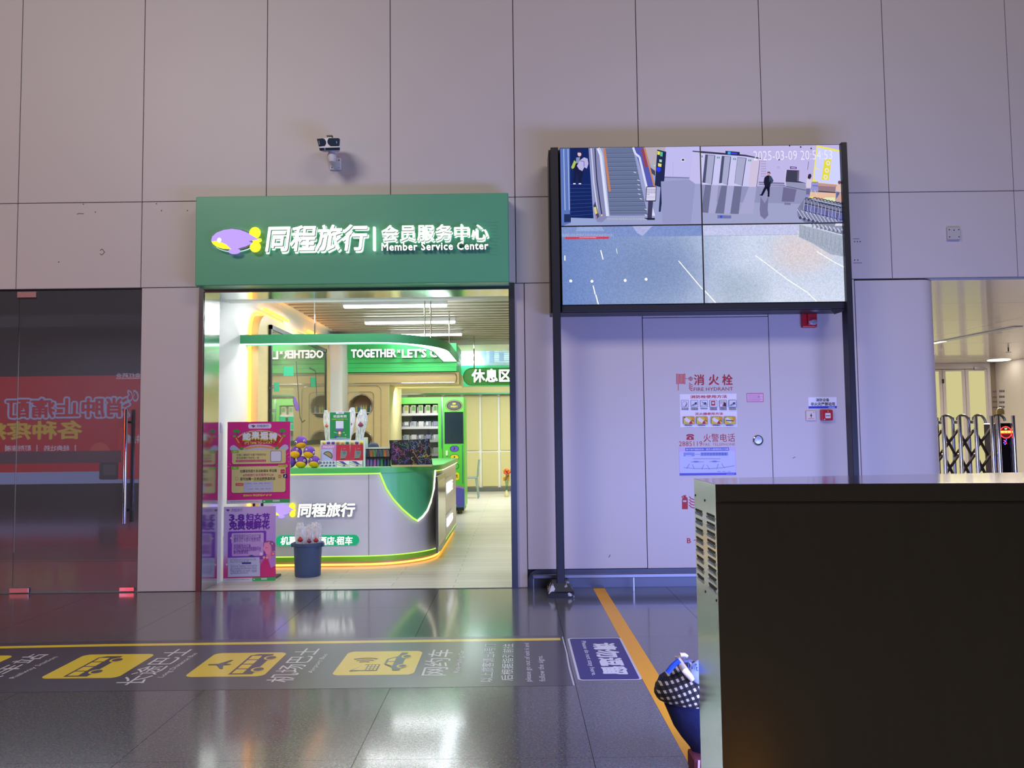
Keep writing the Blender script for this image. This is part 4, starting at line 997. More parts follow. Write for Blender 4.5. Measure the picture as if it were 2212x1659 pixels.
MB().box(X0, X1, YP + .01, YP + .06, ZB - .055, ZB - .002).build('bottom_rail', M_black, vw)
MB().box(X0, X1, YP + .03, YP + .09, ZB - .16, ZB - .10).build('rear_rail', M_black, vw) if False else None
MB().prismY([(X1 - .14, ZB - .055), (X1, ZB - .055), (X1, ZB - .075), (X1 - .10, ZB - .105)], YP + .02, YP + .05).build('gusset', M_black, vw)

# ---------------------------------------------------------------- wall devices
def box_px(mb, r, y, dep, mi=0, off=0.0):
    x0, z1, x1, z0 = wr(*r, y); return mb.box(x0, x1, y - off - dep, y - off, z0, z1, mi)
# camera unit
cc = onY(712, 308, D - .25); cv_ = thing('wall_camera', (cc.x, D, cc.z - .25), 'white two-window surveillance camera on an arm high on the panel wall', 'camera')
s_ = .00435
def cpx(x, y, dy): p = onY(660 + x / 11.85, 260 + y / 11.85, D - dy); return (p.x, D - dy, p.z)
rings = []
for dy, k in ((.34, 1.0), (.20, 1.0)):
    rings.append([cpx(x, y, dy) for x, y in ((285, 465), (320, 450), (540, 445), (890, 450), (905, 470), (885, 700), (880, 770), (510, 775), (365, 780), (345, 700))])
rings.append([(p[0] * .7 + cc.x * .3, D - .12, p[2] * .8 + (cc.z) * .2) for p in rings[1]])
MB().loft(rings).build('camera_body', M_wplas, cv_, bevel=.004)
ap = Art(lambda px, py, w: Vector(cpx(px, py, .34 + w)), w=.002)
ap.poly([(288, 472), (440, 458), (490, 480), (525, 540), (525, 600), (495, 655), (340, 672)], (44, 58, 78))
ap.poly([(600, 455), (850, 455), (880, 480), (870, 640), (850, 660), (640, 662), (580, 610), (558, 555), (570, 490)], (44, 60, 80))
ap.poly([(350, 705), (878, 690), (876, 762), (365, 775)], (36, 46, 70)); ap.poly([(475, 700), (510, 700), (510, 760), (480, 762)], (130, 130, 190))
ap.poly([(785, 530), (805, 530), (808, 590), (790, 590)], (170, 190, 210)); ap.poly([(335, 520), (352, 520), (362, 620), (345, 625)], (150, 165, 185))
ap.build('window_panels', ink('matt_window', .6, .1), cv_)
MB().lathe(cpx(670, 830, .26), [(.030, -.03), (.033, .035), (.026, .045)], 14).lathe(cpx(680, 960, .26), [(.030, -.04), (.042, .0), (.043, .032), (.030, .04)], 14).tube([cpx(690, 1000, .26), cpx(720, 1080, .18), cpx(780, 1140, .03)], [.030, .032, .040], 12).build('arm', M_wplas, cv_, smooth=True)
x0, z1, x1, z0 = wr(660 + 620 / 11.85, 260 + 960 / 11.85, 660 + 925 / 11.85, 260 + 1285 / 11.85, D)
MB().box(x0, x1, D - .022, D, z0, z1).build('wall_plate', M_wplas, cv_, bevel=.012, seg=2)
for x, y in ((855, 1020), (675, 1210), (860, 1205)):
    q = cpx(x, y, .022); MB().lathe((q[0], D - .022, q[2]), [(.006, 0), (.005, .004), (0, .004)], 8, axis='y').build('screw', M_dark, cv_)
q = cpx(615, 400, .3); q2 = cpx(615, 450, .3); MB().box(q[0] - .026, q[0] + .026, D - .31, D - .27, q[2] - .006, q[2] + .006).box(q[0] - .02, q[0] + .02, D - .30, D - .28, q2[2] - .02, q[2] - .006, 1).build('top_sensor', [M_dark, M_wplas], cv_)
# junction box plate
p = onY(2057.5, 505.5, D)
jb = MB().box(p.x - .061, p.x + .061, D - .03, D, p.z - .061, p.z + .061).build('junction_plate', mat('grey_plate', (190, 188, 186), .4), bevel=.004); tag(jb, 'square grey junction box cover on the panel wall, right of the screens', 'plate')
for dx, dz in ((-.045, .035), (.045, .035), (-.045, -.035), (.045, -.035), (0, .03)): MB().lathe((p.x + dx, D - .03, p.z + dz), [(.006, 0), (.004, .004), (0, .004)], 8, axis='y').build('screw', M_dark, jb)
# fire siren
x0, z1, x1, z0 = wr(1729, 670, 1761, 709, D)
fs = thing('fire_siren', ((x0 + x1) / 2, D, z0), 'red fire alarm siren with clear strobe under the video wall', 'alarm')
MB().box(x0, x1, D - .05, D, z0, z1).build('body', M_red, fs, bevel=.014, seg=2)
MB().box(x0 + .045, x1 - .008, D - .075, D - .05, z0 + .02, z1 - .012).build('front_cover', M_red, fs, bevel=.01, seg=2)
cx, cz = x0 + .094, z0 + .05
MB().loft([[(cx + (.045) * cos(2 * pi * k / 8 + .39), D - .075, cz + .030 * sin(2 * pi * k / 8 + .39)) for k in range(8)], [(cx + .034 * cos(2 * pi * k / 8 + .39), D - .10, cz + .020 * sin(2 * pi * k / 8 + .39)) for k in range(8)]]).build('strobe_lens', mat('clear_lens', (210, 214, 230), .1, .6), fs)
for z in (z1 - .04, z1 - .085): MB().box(cx - .03, cx + .03, D - .0765, D - .074, z, z + .003).build('slot', M_dark, fs)
# small fire sign
x0, z1, x1, z0 = wr(1746, 858, 1807, 882, D)
s1 = thing('fire_equipment_sign', ((x0 + x1) / 2, D, z0), 'small white sign with black Chinese text and blue base above the red call point', 'sign')
B(x0, x1, D - .003, D, z0, z1).build('board', M_wplas, s1)
a = wallart(D - .003, w=.0008); a.rect(x0, z1, x1, z0, (238, 238, 248)); a.rect(x0, z0 + (z1 - z0) * .2, x1, z0, (52, 70, 190))
a.text('消防设备', wr(1762, 860.5, 1791, 867.5, D), (24, 24, 40), bold=.025); a.text('非火灾严禁动用', wr(1751, 869, 1803, 876.5, D), (24, 24, 40), bold=.025)
xe, ze1, xf, ze0 = wr(1789, 878.4, 1803, 881, D); a.rect(xe, ze1, xf, ze0, (160, 175, 235)); a.build('print', M_ink, s1)
# manual call point and phone jack
x0, z1, x1, z0 = wr(1771, 885.5, 1795.5, 908.5, D)
cpn = thing('fire_call_point', ((x0 + x1) / 2, D, z0), 'red manual fire call point with white push window beside the phone socket', 'alarm')
MB().box(x0, x1, D - .045, D, z0, z1).build('body', M_red, cpn, bevel=.008, seg=2)
a = wallart(D - .045, w=.001); u = (x1 - x0); a.rrect(x0 + u * .32, z0 + u * .2, x1 - u * .22, z0 + u * .66, .006, (240, 238, 242))
for k in (-1, 0, 1): a.ell(x0 + u * (.55 + .13 * k), z0 + u * .42, .005 + .002 * (k == 0), .005, (20, 24, 60), 10)
a.ell(x0 + u * .57, z0 + u * .80, .006, .006, (235, 160, 165), 10); a.ell(x0 + u * .24, z0 + u * .1, .007, .005, (240, 230, 235), 10); a.build('push_window', M_inkg, cpn)
x0, z1, x1, z0 = wr(1740, 887, 1761, 908.5, D)
pj = thing('phone_socket', ((x0 + x1) / 2, D, z0), 'cream square fire phone socket left of the red call point', 'socket')
MB().box(x0, x1, D - .02, D, z0, z1).build('plate', mat('cream_plastic', (222, 208, 200), .4), pj, bevel=.004)
a = wallart(D - .02, w=.001); u = x1 - x0; cx = (x0 + x1) / 2; a.line([(cx, z0 + u * .28), (cx, z0 + u * .72)], .006, (60, 50, 60)); a.ell(cx, z0 + u * .52, .009, .009, (60, 50, 60), 10); a.line([(cx - .03, z0 + u * .2), (cx + .03, z0 + u * .2)], .004, (200, 90, 90)); a.ell(x1 - .02, z1 - .015, .004, .004, (90, 80, 90), 8); a.build('print', M_ink, pj)

# ---------------------------------------------------------------- markings on the hydrant door
RED = (178, 34, 46)
c3_ = lambda x, y: (1440 + x / 6.382, 780 + y / 6.382)
h3 = lambda *l: pts([c3_(x, y) for x, y in l], D)
def w3(x0, y0, x1, y1): q0, q1 = c3_(x0, y0), c3_(x1, y1); return wr(*q0, *q1, D)
MP = YP / FPX / 6.382 * D / YP
a = wallart(D, w=.0006)
for k in range(7): a.line(h3((140 + 18.5 * k, 172 if k in (0, 6) else 180), (140 + 18.5 * k, 318 if k in (0, 6) else 310)), MP * 10, RED)
a.line(h3((142, 180), (255, 180)), MP * 3, RED); a.line(h3((142, 310), (255, 310)), MP * 3, RED); a.line(h3((160, 310), (160, 405)), MP * 7, RED); a.line(h3((258, 242), (305, 242)), MP * 5, RED)
a.ring(*h3((330, 243))[0], 24 * MP, 24 * MP, 7 * MP, RED); a.line(h3((330, 220), (330, 266)), MP * 6, RED); a.line(h3((306, 243), (354, 243)), MP * 6, RED)
for k in range(4): a.line(h3((312, 300 + 24 * k), (322, 315 + 25 * k), (340, 326 + 26 * k), (358, 330 + 26 * k)), MP * 8, RED)
for ch, x in (('消', 375), ('火', 578), ('栓', 765)): a.text(ch, w3(x, 184, x + 143, 332), RED, bold=.015)
a.text('FIRE HYDRANT', w3(374, 362, 914, 408), RED, bold=-.01)
o = a.build('hydrant_lettering', M_ink); tag(o, 'red hose reel pictogram with red FIRE HYDRANT lettering on the wall panel', 'marking')
a = wallart(D, w=.0006)
a.poly(h3((272, 1085), (376, 1085), (372, 1050), (345, 1036), (345, 1028), (303, 1028), (303, 1036), (278, 1052)), RED); a.poly(h3((270, 1036), (272, 1018), (300, 1006), (350, 1006), (376, 1018), (378, 1036), (352, 1036), (348, 1024), (302, 1024), (298, 1036)), RED)
a.ell(*h3((325, 1062))[0], 13 * MP, 13 * MP, (205, 199, 205))
a.text('2885119', w3(170, 1106, 490, 1172), RED, bold=-.004); a.text('火警电话', w3(508, 1000, 942, 1114), RED); a.text('FIRE  TELEPHONE', w3(500, 1132, 944, 1166), RED, bold=-.015)
o = a.build('telephone_lettering', M_ink); tag(o, 'red telephone pictogram with red fire telephone number on the panel', 'marking')
a = wallart(D, w=.0006)
c4 = lambda x, y: (1100 + x / 3.95, 900 + y / 3.95); h4 = lambda *l: pts([c4(x, y) for x, y in l], D); M4 = D / FPX / 3.95
a.poly(h4((1474, 706), (1524, 706), (1524, 790), (1474, 790)), RED); a.line(h4((1470, 690), (1482, 678), (1510, 676)), M4 * 8, RED); a.poly(h4((1488, 670), (1506, 670), (1506, 684), (1520, 690), (1522, 706), (1476, 706), (1478, 692), (1488, 686)), RED); a.poly(h4((1482, 714), (1512, 714), (1512, 728), (1482, 728)), (205, 199, 205))
for k in range(4): a.line(h4((1536, 682 + 24 * k), (1552, 700 + 24 * k), (1580, 708 + 24 * k)), M4 * 8, RED)
o = a.build('extinguisher_marking', M_ink); tag(o, 'red extinguisher pictogram with flames low on the panel beside the steel cabinet', 'marking')
a = wallart(D, w=.0006)
a.text('B', wr(*c4(1516, 1036), *c4(1550, 1080), D), RED, bold=.02); a.line(h4((1574, 1054), (1592, 1054)), M4 * 6, RED)
o = a.build('panel_code_lettering', M_ink); tag(o, 'red letter B code low on the panel, partly hidden by the steel cabinet', 'marking')

def sheet(name, label, r, base=(240, 238, 246)):
    x0, z1, x1, z0 = r
    t = thing(name, ((x0 + x1) / 2, D, z0), label, 'notice'); B(x0, x1, D - .002, D, z0, z1).build('sheet', M_wplas, t)
    a = wallart(D - .002, w=.0004); a.rect(x0, z1, x1, z0, base); return t, a
t, a = sheet('instruction_notice', 'white hydrant instruction notice with two rows of small pictures', w3(185, 452, 968, 908))
a.text('消防栓使用方法', w3(325, 468, 832, 514), (196, 30, 40), bold=.03); a.text('灭火器使用方法', w3(392, 708, 776, 744), (196, 30, 40), bold=.03)
def R3(x0, y0, x1, y1, c): a.rect(*w3(x0, y0, x1, y1), c)
for k, x in enumerate((200, 330, 460, 590, 722, 852)):
    R3(x, 538, x + 103, 634, (70, 74, 110)); R3(x + 4, 542, x + 99, 630, (226, 226, 240))
    q = lambda l: h3(*[(x + u, 542 + v) for u, v in l])
    if k == 0: a.ring(*h3((x + 48, 592))[0], 36 * MP, 34 * MP, 4 * MP, (130, 130, 150), 16); a.poly(q([(66, 20), (80, 50), (66, 82), (50, 84), (70, 50)]), (150, 40, 60))
    elif k == 3: R3(x + 20, 550, x + 76, 614, (176, 30, 48)); R3(x + 32, 566, x + 64, 592, (240, 230, 235)); R3(x + 42, 576, x + 54, 582, (60, 40, 50))
    elif k == 4: a.poly(q([(8, 6), (94, 10), (94, 40), (8, 50)]), (206, 194, 190)); a.poly(q([(40, 84), (50, 50), (70, 44), (78, 84)]), (190, 40, 46)); a.poly(q([(56, 24), (92, 36), (96, 84), (72, 84), (60, 50)]), (28, 36, 40))
    else: a.poly(q([(10, 66), (40, 46), (60, 40), (90, 20), (92, 60), (64, 66), (30, 80)] if k != 2 else [(10, 12), (90, 40), (92, 78), (60, 66)]), (150, 156, 176)); a.poly(q([(50, 34), (78, 24), (84, 46), (62, 56)]), (50, 54, 80)); a.line(q([(8, 78), (60, 54)]), 5 * MP, (90, 96, 120))
    for j in range(2 if k not in (2,) else 1):
        for m in range(7): R3(x + 6 + 14 * m, 644 + 18 * j + 6 * (k == 2), x + 16 + 14 * m, 656 + 18 * j + 6 * (k == 2), (70, 70, 84))
for k, x in enumerate((225, 405, 608, 788)):
    R3(x, 766, x + 154, 868, (90, 70, 80)); R3(x + 3, 769, x + 151, 865, (228, 200, 60))
    q = lambda l: h3(*[(x + u, 769 + v) for u, v in l])
    a.poly(q([(100, 3), (148, 3), (148, 60), (120, 44)]), (236, 150, 40)); a.poly(q([(10, 20), (40, 8), (90, 40), (104, 66), (80, 84), (30, 60)]), (240, 234, 240))
    if k < 3: a.poly(q([(80, 96), (84, 72), (104, 56), (120, 72), (128, 96)]), (196, 30, 44)); a.line(q([(100, 66), (120, 46), (148, 66)]), 7 * MP, (40, 40, 50))
    else: a.line(q([(20, 48), (126, 58)]), 13 * MP, (30, 30, 36))
    a.text(str(k + 1), w3(x + 8, 772, x + 24, 790), (30, 30, 50))
    for m in range(7): R3(x + 24 + 14 * m, 882, x + 34 + 14 * m, 894, (70, 70, 84))
a.build('print', M_ink, t)
t, a = sheet('floor_plan_notice', 'lilac floor plan notice with blue terminal diagram below the fire telephone number', w3(172, 1186, 955, 1572), (206, 188, 232))
a.rrect(*(lambda r: (r[0], r[3], r[2], r[1]))(w3(182, 1240, 944, 1540)), .012, (200, 208, 250)); a.rect(*w3(256, 1194, 858, 1236), (70, 86, 196))
a.text('南宁吴圩国际机场一层灭火器消防栓分布图', w3(266, 1203, 848, 1228), (226, 228, 255), bold=.02)
R3(178, 1542, 958, 1574, (84, 92, 208)); R3(232, 1260, 384, 1312, (140, 156, 224)); R3(466, 1258, 846, 1304, (140, 156, 224)); R3(262, 1298, 340, 1310, (206, 212, 250))
for k in range(9): R3(476 + 40 * k, 1266, 504 + 40 * k, 1280, (96, 112, 190)); R3(476 + 40 * k, 1286, 504 + 40 * k, 1298, (110, 128, 204))
for l in (((390, 1284), (456, 1284)), ((360, 1346), (740, 1346)), ((330, 1388), (510, 1388)), ((585, 1386), (730, 1382)), ((236, 1468), (400, 1480), (600, 1482), (780, 1468), (930, 1442)), ((275, 1482), (312, 1418)), ((382, 1488), (354, 1424)), ((482, 1494), (510, 1428)), ((590, 1492), (555, 1430)), ((690, 1488), (710, 1416)), ((796, 1474), (754, 1410))): a.line(h3(*l), 3.2 * MP, (70, 86, 140))
a.ell(*h3((405, 1386))[0], 36 * MP, 9 * MP, (110, 130, 210)); a.ell(*h3((658, 1382))[0], 36 * MP, 9 * MP, (110, 130, 210))
for k in range(3): R3(700 + 70 * k, 1518, 740 + 70 * k, 1524, (140, 150, 220))
R3(820, 1552, 930, 1560, (170, 180, 244)); a.build('print', M_ink, t)
t, a = sheet('inspection_card', 'small pink inspection card with crimson border right of the hydrant notice', w3(1104, 440, 1334, 564), (184, 44, 92))
R3(1110, 447, 1328, 557, (232, 190, 220))
for j in range(6): R3(1120, 455 + 17 * j, 1318 - 30 * (j % 2), 460 + 17 * j, (190, 110, 160))
a.text('吴', w3(1256, 486, 1278, 502), (90, 60, 90)); a.build('print', M_ink, t)

# ---------------------------------------------------------------- floor graphics
def sticker_mat(name, rough, coat=.7):
    m = ink(name, rough, .5); b = m.node_tree.nodes['Principled BSDF']; b.inputs['Coat Weight'].default_value = coat; b.inputs['Coat Roughness'].default_value = .17; return m
M_stk = sticker_mat('floor_vinyl', .38)
gs = thing('guide_strip', (-1.6, 5.29, 0), 'long dark grey floor sticker with yellow transport pictograms and white Chinese text', 'floor sticker')
a = floorart(.0, w=.0008, step=.00005)
DG, YL, WH = (62, 58, 72), (255, 222, 8), (236, 234, 240)
a.poly([(-6.5, 4.70), (.312, 4.727), (.306, 5.86), (.28, 5.877), (-2.9, 5.862), (-3.5, 5.84), (-6.5, 5.74)], DG)
a.poly([(-6.5, 5.62), (-3.58, 5.689), (-2.9, 5.715), (.300, 5.745), (.302, 5.808), (-2.9, 5.775), (-3.6, 5.748), (-6.5, 5.68)], YL)
a.line([(.318, 5.84), (.322, 5.4), (.316, 5.1), (.320, 4.73)], .008, (214, 214, 224))
for x0, x1 in ((-3.86, -3.36), (-2.89, -2.415), (-2.015, -1.535), (-1.125, -.63)): a.rrect(x0, 4.972, x1, 5.505, .05, YL)
def vt(s, x0, x1, y0, y1, c=WH, **k): a.text(s, None, c, quad=((x0, y0), (x0, y1), (x1, y1), (x1, y0)), **k)
vt('火车站', -3.285, -3.14, 4.83, 5.53); vt('Railway Station', -3.08, -3.035, 4.985, 5.46)
vt('长途巴士', -2.375, -2.205, 4.83, 5.62); vt('Long Distance Bus', -2.172, -2.128, 4.97, 5.51)
vt('机场巴士', -1.49, -1.33, 4.85, 5.60); vt('Airport Bus', -1.285, -1.245, 5.03, 5.45)
vt('网约车', -.59, -.43, 4.95, 5.53); vt('Ride-Hailing Car', -.388, -.346, 5.0, 5.50)
vt('以上旅客请出6号门', -.225, -.148, 4.81, 5.66); vt('后根据指引前往', -.10, -.028, 4.83, 5.66)
vt('please go out of exit 6 and', .044, .088, 4.81, 5.675); vt('follow the signs.', .125, .172, 4.81, 5.355)
def bus(xr, y0, n=4, car=False):
    m = lambda l: [(xr - v, y0 + u) for u, v in l]
    a.poly(m([(0, .03), (.45, .03), (.45, .13), (.42, .175), (0, .175)]), DG)
    for k in range(n): a.poly(m([(.02 + .102 * k, .095), (.105 + .102 * k, .095), (.105 + .102 * k, .16), (.02 + .102 * k, .16)]), YL, lift=False)
    a.w += a.step
    for u in (.10, .36): a.ell(xr - .025, y0 + u, .043, .05, YL, 18); a.ell(xr - .022, y0 + u, .032, .037, DG, 18)
bus(-2.585, 5.005); bus(-1.585, 5.015, 4); bus(-3.5, 5.005)
m = lambda l: [(-1.825 - v * .9, 5.14 + u) for u, v in l]
a.poly(m([(.09, .155), (.10, .15), (.105, .09), (.19, .03), (.19, .012), (.105, .04), (.10, .0), (.09, -.01), (.08, .0), (.075, .04), (-.01, .012), (-.01, .03), (.075, .09), (.08, .15)]), DG)
# phone with signal waves and car
m = lambda l: [(-.865 - v, 5.06 + u) for u, v in l]
a.poly(m([(0, 0), (.135, 0), (.135, .09), (.0, .17), (-.012, .165), (0, .1)]), DG); a.poly(m([(.012, .075), (.12, .075), (.12, .1), (.012, .155)]), YL)
for i in range(3):
    for j in range(3): a.poly(m([(.015 + .04 * i, .008 + .022 * j), (.045 + .04 * i, .008 + .022 * j), (.045 + .04 * i, .024 + .022 * j), (.015 + .04 * i, .024 + .022 * j)]), YL, lift=False)
a.w += a.step
for r_ in (.06, .10, .14): a.line([(-.975 + r_ * cos(t_), 5.20 + r_ * sin(t_)) for t_ in [pi * .33 + pi * .36 * q / 6 for q in range(7)]], .014, DG)
m = lambda l: [(-.705 - v, 5.06 + u) for u, v in l]
a.poly(m([(0, .02), (.40, .02), (.40, .06), (.31, .075), (.25, .135), (.13, .135), (.07, .08), (0, .065)]), DG); a.poly(m([(.10, .08), (.14, .122), (.185, .122), (.185, .08)]), YL); a.poly(m([(.20, .08), (.20, .122), (.24, .122), (.285, .08)]), YL)
for u in (.09, .31): a.ell(-.722, 5.06 + u, .034, .042, YL, 18); a.ell(-.720, 5.06 + u, .025, .031, DG, 18)
a.build('print', M_stk, gs)
ns = thing('no_stay_sticker', (.54, 5.3, 0), 'purple blue floor sticker with white Chinese words asking people not to stay', 'floor sticker')
a = floorart(.0, w=.0008, step=.00006); a.rrect(.351, 4.820, .727, 5.797, .03, (214, 212, 224)); a.rrect(.365, 4.834, .713, 5.783, .022, (40, 30, 122))
def vt2(s, x0, x1, y0, y1, **k): a.text(s, None, (236, 234, 246), quad=((x1, y1), (x1, y0), (x0, y0), (x0, y1)), **k)
vt2('请勿逗留', .51, .667, 4.93, 5.66, bold=.045); vt2('Please do not stay here.', .432, .472, 4.912, 5.712, bold=.008)
a.build('print', sticker_mat('floor_vinyl_matt', .5, .2), ns)
a = floorart(.0, w=.0006); n_ = 14; YE_ = (255, 178, 4)
random.seed(3)
for k in range(n_):
    f0, f1 = k / n_, (k + 1) / n_; ya, yb = D - .03 - (D - 1.6) * f0, D - .03 - (D - 1.6) * f1
    a.poly([(.706 + .047 * f0, ya), (.706 + .047 * f1, yb), (.811 + .057 * f1, yb), (.811 + .057 * f0, ya)], YE_, lift=False)
o = a.build('yellow_floor_line', sticker_mat('floor_tape', .5, .12)); tag(o, 'worn yellow tape line running from the skirting towards the steel cabinet', 'floor line')

# ---------------------------------------------------------------- counter-top goods
ZC = 1.0855
def at_(px, py, y): p = onY(px, py, y); return p.x, p.z
# plush toys: one built, the others copied
M_pur = mat('purple_plush', (112, 66, 168), .9, 0, .1, 40, bump=.3, bscale=160); M_yel = mat('yellow_plush', (250, 186, 20), .9, 0, .08, 40, bump=.3, bscale=160)
def plush():
    t = thing('plush_toy', (0, 0, 0))
    R = .066; MB().ball((0, .01, 0), R, R * 1.08, R * .98, 20, 12).build('body', M_pur, t, smooth=True)
    mb = MB(); dirn = Vector((0, -.74, -.67)).normalized(); e1 = dirn.cross(Vector((1, 0, 0))).normalized(); e2 = dirn.cross(e1)
    rings = []
    for i in range(7):
        th = radians(3 + 44 * i / 6); q = 1.035 - .03 * (i == 6)
        rings.append([Vector((0, .0, 0)) + (dirn * cos(th) + (e1 * cos(2 * pi * k / 18) + e2 * 1.12 * sin(2 * pi * k / 18)) * sin(th)) * R * 1.03 * q for k in range(18)])
    mb.loft(rings).build('muzzle_patch', M_yel, t, smooth=True)
    for s in (-1, 1):
        c = Vector((s * .046, -.050, .014)); 
        e = MB().ball(c, .013, .008, .014, 10, 6).build('eye', M_wplas, t, smooth=True)
        MB().ball(c + Vector((s * .003, -.006, 0)), .007, .005, .008, 8, 6).build('pupil', M_dark, e, smooth=True)
    MB().loft([[(x * k, .075 + .02 * (k - 1), .02 * k + z) for x, z in ((.01, .01), (.035, .03), (.02, -.015), (-.02, -.015), (-.035, .03), (-.01, .01))] for k in (.6, 1.0)]).build('tail_fin', M_yel, t)
    return t
def copy_tree(o, parent=None):
    c = o.copy(); COL.objects.link(c); ORG[c.name] = ORG[o.name]
    if parent is not None: c.parent = parent
    for ch in [q for q in bpy.data.objects if q.parent == o]: copy_tree(ch, c)
    return c
P0 = plush()
pl_ = [(651, 1001, 9.10, 0, (0, 0, .05), 'middle of the bottom row'), (679, 1001, 9.10, 0, (.05, .25, .35), 'at the right end of the bottom row'), (624, 1003, 9.08, 0, (0, -.2, -.6), 'at the bottom left beside the pink poster'),
       (640, 982, 9.12, 1, (-.1, -.3, -.2), 'left of the middle row'), (669, 980, 9.12, 1, (.1, .35, .35), 'right of the middle row'), (652, 959, 9.14, 2, (.2, -.15, .1), 'on top of the pile')]
for i, (px, py, y, lv, rot, wh) in enumerate(pl_):
    o = P0 if i == 0 else copy_tree(P0)
    x, z = at_(px, py, y); o.location = (x, y - .02 * lv, (ZC + .068, ZC + .068 + .108, ZC + .068 + .222)[lv]); o.rotation_euler = rot
    tag(o, 'purple and yellow plush ball, ' + wh, 'plush toy', 'plush toys piled on the counter')
# acrylic rack
M_acr = mat('milky_acrylic', (222, 240, 228), .2)
yk = 9.16
x0, z1, x1, z0 = wr(689.5, 951, 789, 1012, yk); z0 = ZC
rk = thing('display_rack', ((x0 + x1) / 2, yk, ZC), 'milky acrylic display rack holding cards on the counter', 'rack')
B(x0, x1, yk + .06, yk + .07, z0, z1).build('back_plate', M_acr, rk)
zmid_ = onY(740, 995, yk).z
B(x0, x1, yk - .03, yk + .06, zmid_ - .006, zmid_).build('shelf', M_acr, rk); B(x0, x1, yk - .10, yk + .07, z0, z0 + .005).build('base', M_acr, rk)
B(x1 - .006, x1 + .012, yk - .08, yk + .10, z0, z1 + .03).build('side_plate', M_acr, rk)
def card(name, r, y, base, label, cat, draw=None, group=None, floor_z=None, th=.01, tilt=0):
    x0, z1, x1, z0 = wr(*r, y)
    if floor_z is not None: z0 = floor_z
    t = thing(name, ((x0 + x1) / 2, y, z0), label, cat, group)
    B(x0, x1, y, y + th, z0, z1).build('card_body', mat(name + '_%02x%02x%02x' % base, base, .4), t)
    if draw:
        a = wallart(y, w=.0006); draw(a, x0, z1, x1, z0); a.build('print', M_inkg, t)
    return t
def d_pink(a, x0, z1, x1, z0):
    w_, h_ = x1 - x0, z1 - z0; a.text('MAGNET', (x0 + w_ * .12, z1 - h_ * .06, x1 - w_ * .12, z1 - h_ * .2), (236, 220, 240), bold=.02)
    a.rect(x0 + w_ * .02, z1 - h_ * .27, x0 + w_ * .76, z0, (176, 188, 220)); c = (x0 + w_ * .42, z1 - h_ * .72); R = w_ * .34
    a.poly([(c[0] + R * cos(t_), c[1] + R * sin(t_)) for t_ in [-.55 + 3.14 * q / 14 for q in range(15)]], (60, 52, 52)); a.poly([(c[0] + R * .86 * cos(t_), c[1] + R * .86 * sin(t_)) for t_ in [-.4 + 2.84 * q / 14 for q in range(15)]], (160, 146, 110))
card('magnet_box', (694, 961, 726, 994), yk, (196, 132, 190), 'lilac fridge magnet box with half-round window on the rack', 'box', d_pink, floor_z=zmid_, th=.03)
def d_red(a, x0, z1, x1, z0):
    w_, h_ = x1 - x0, z1 - z0
    a.poly([(x0 + w_ * .32, z1 - h_ * .38), (x0 + w_ * .80, z1 - h_ * .40), (x0 + w_ * .78, z1 - h_ * .62), (x0 + w_ * .66, z0 + h_ * .14), (x0 + w_ * .28, z0 + h_ * .12)], (136, 142, 128))
    a.poly([(x0 + w_ * .45, z1 - h_ * .44), (x0 + w_ * .72, z1 - h_ * .44), (x0 + w_ * .70, z1 - h_ * .58), (x0 + w_ * .52, z1 - h_ * .62)], (92, 130, 160)); a.line([(x0 + w_ * .38, z1 - h_ * .2), (x0 + w_ * .38, z1 - h_ * .4)], w_ * .05, (200, 120, 140)); a.line([(x0 + w_ * .3, z0 + h_ * .1), (x0 + w_ * .66, z0 + h_ * .1)], h_ * .04, (70, 40, 50)); a.line([(x0 + w_ * .52, z1 - h_ * .26), (x0 + w_ * .7, z1 - h_ * .24)], h_ * .02, (226, 190, 180))
card('souvenir_card', (727, 960.5, 755.5, 994), yk, (196, 52, 72), 'red souvenir card with grey metal badge, between the lilac box and another red card', 'card', d_red, 'red souvenir cards on the rack', zmid_, .006)
card('souvenir_card', (757, 960.5, 786, 994), yk, (196, 52, 72), 'red souvenir card with grey metal badge, at the right end of the rack', 'card', d_red, 'red souvenir cards on the rack', zmid_, .006)
def d_str(a, x0, z1, x1, z0):
    w_, h_ = x1 - x0, z1 - z0
    for k in range(5): a.rect(x0 + w_ * (.04 + .19 * k), z1 - h_ * .08, x0 + w_ * (.10 + .19 * k), z1 - h_ * .48, (90, 76, 120)); a.poly([(x0 + w_ * (.10 + .19 * k), z1 - h_ * .1), (x0 + w_ * (.19 + .19 * k), z1 - h_ * .3), (x0 + w_ * (.12 + .19 * k), z1 - h_ * .45)], (150, 130, 160))
    for k in range(4): a.poly([(x0 + w_ * (.04 + .24 * k), z0 + h_ * .1), (x0 + w_ * (.22 + .24 * k), z0 + h_ * .1), (x0 + w_ * (.24 + .24 * k), z0 + h_ * .36), (x0 + w_ * (.10 + .24 * k), z0 + h_ * .36)], (74, 104, 136))
card('sticker_pack', (690.5, 996, 726, 1012), yk - .07, (216, 218, 226), 'pale sticker pack with small grey rows at the lower left of the rack', 'sticker pack', d_str, 'sticker packs along the counter', ZC + .0055, .006)
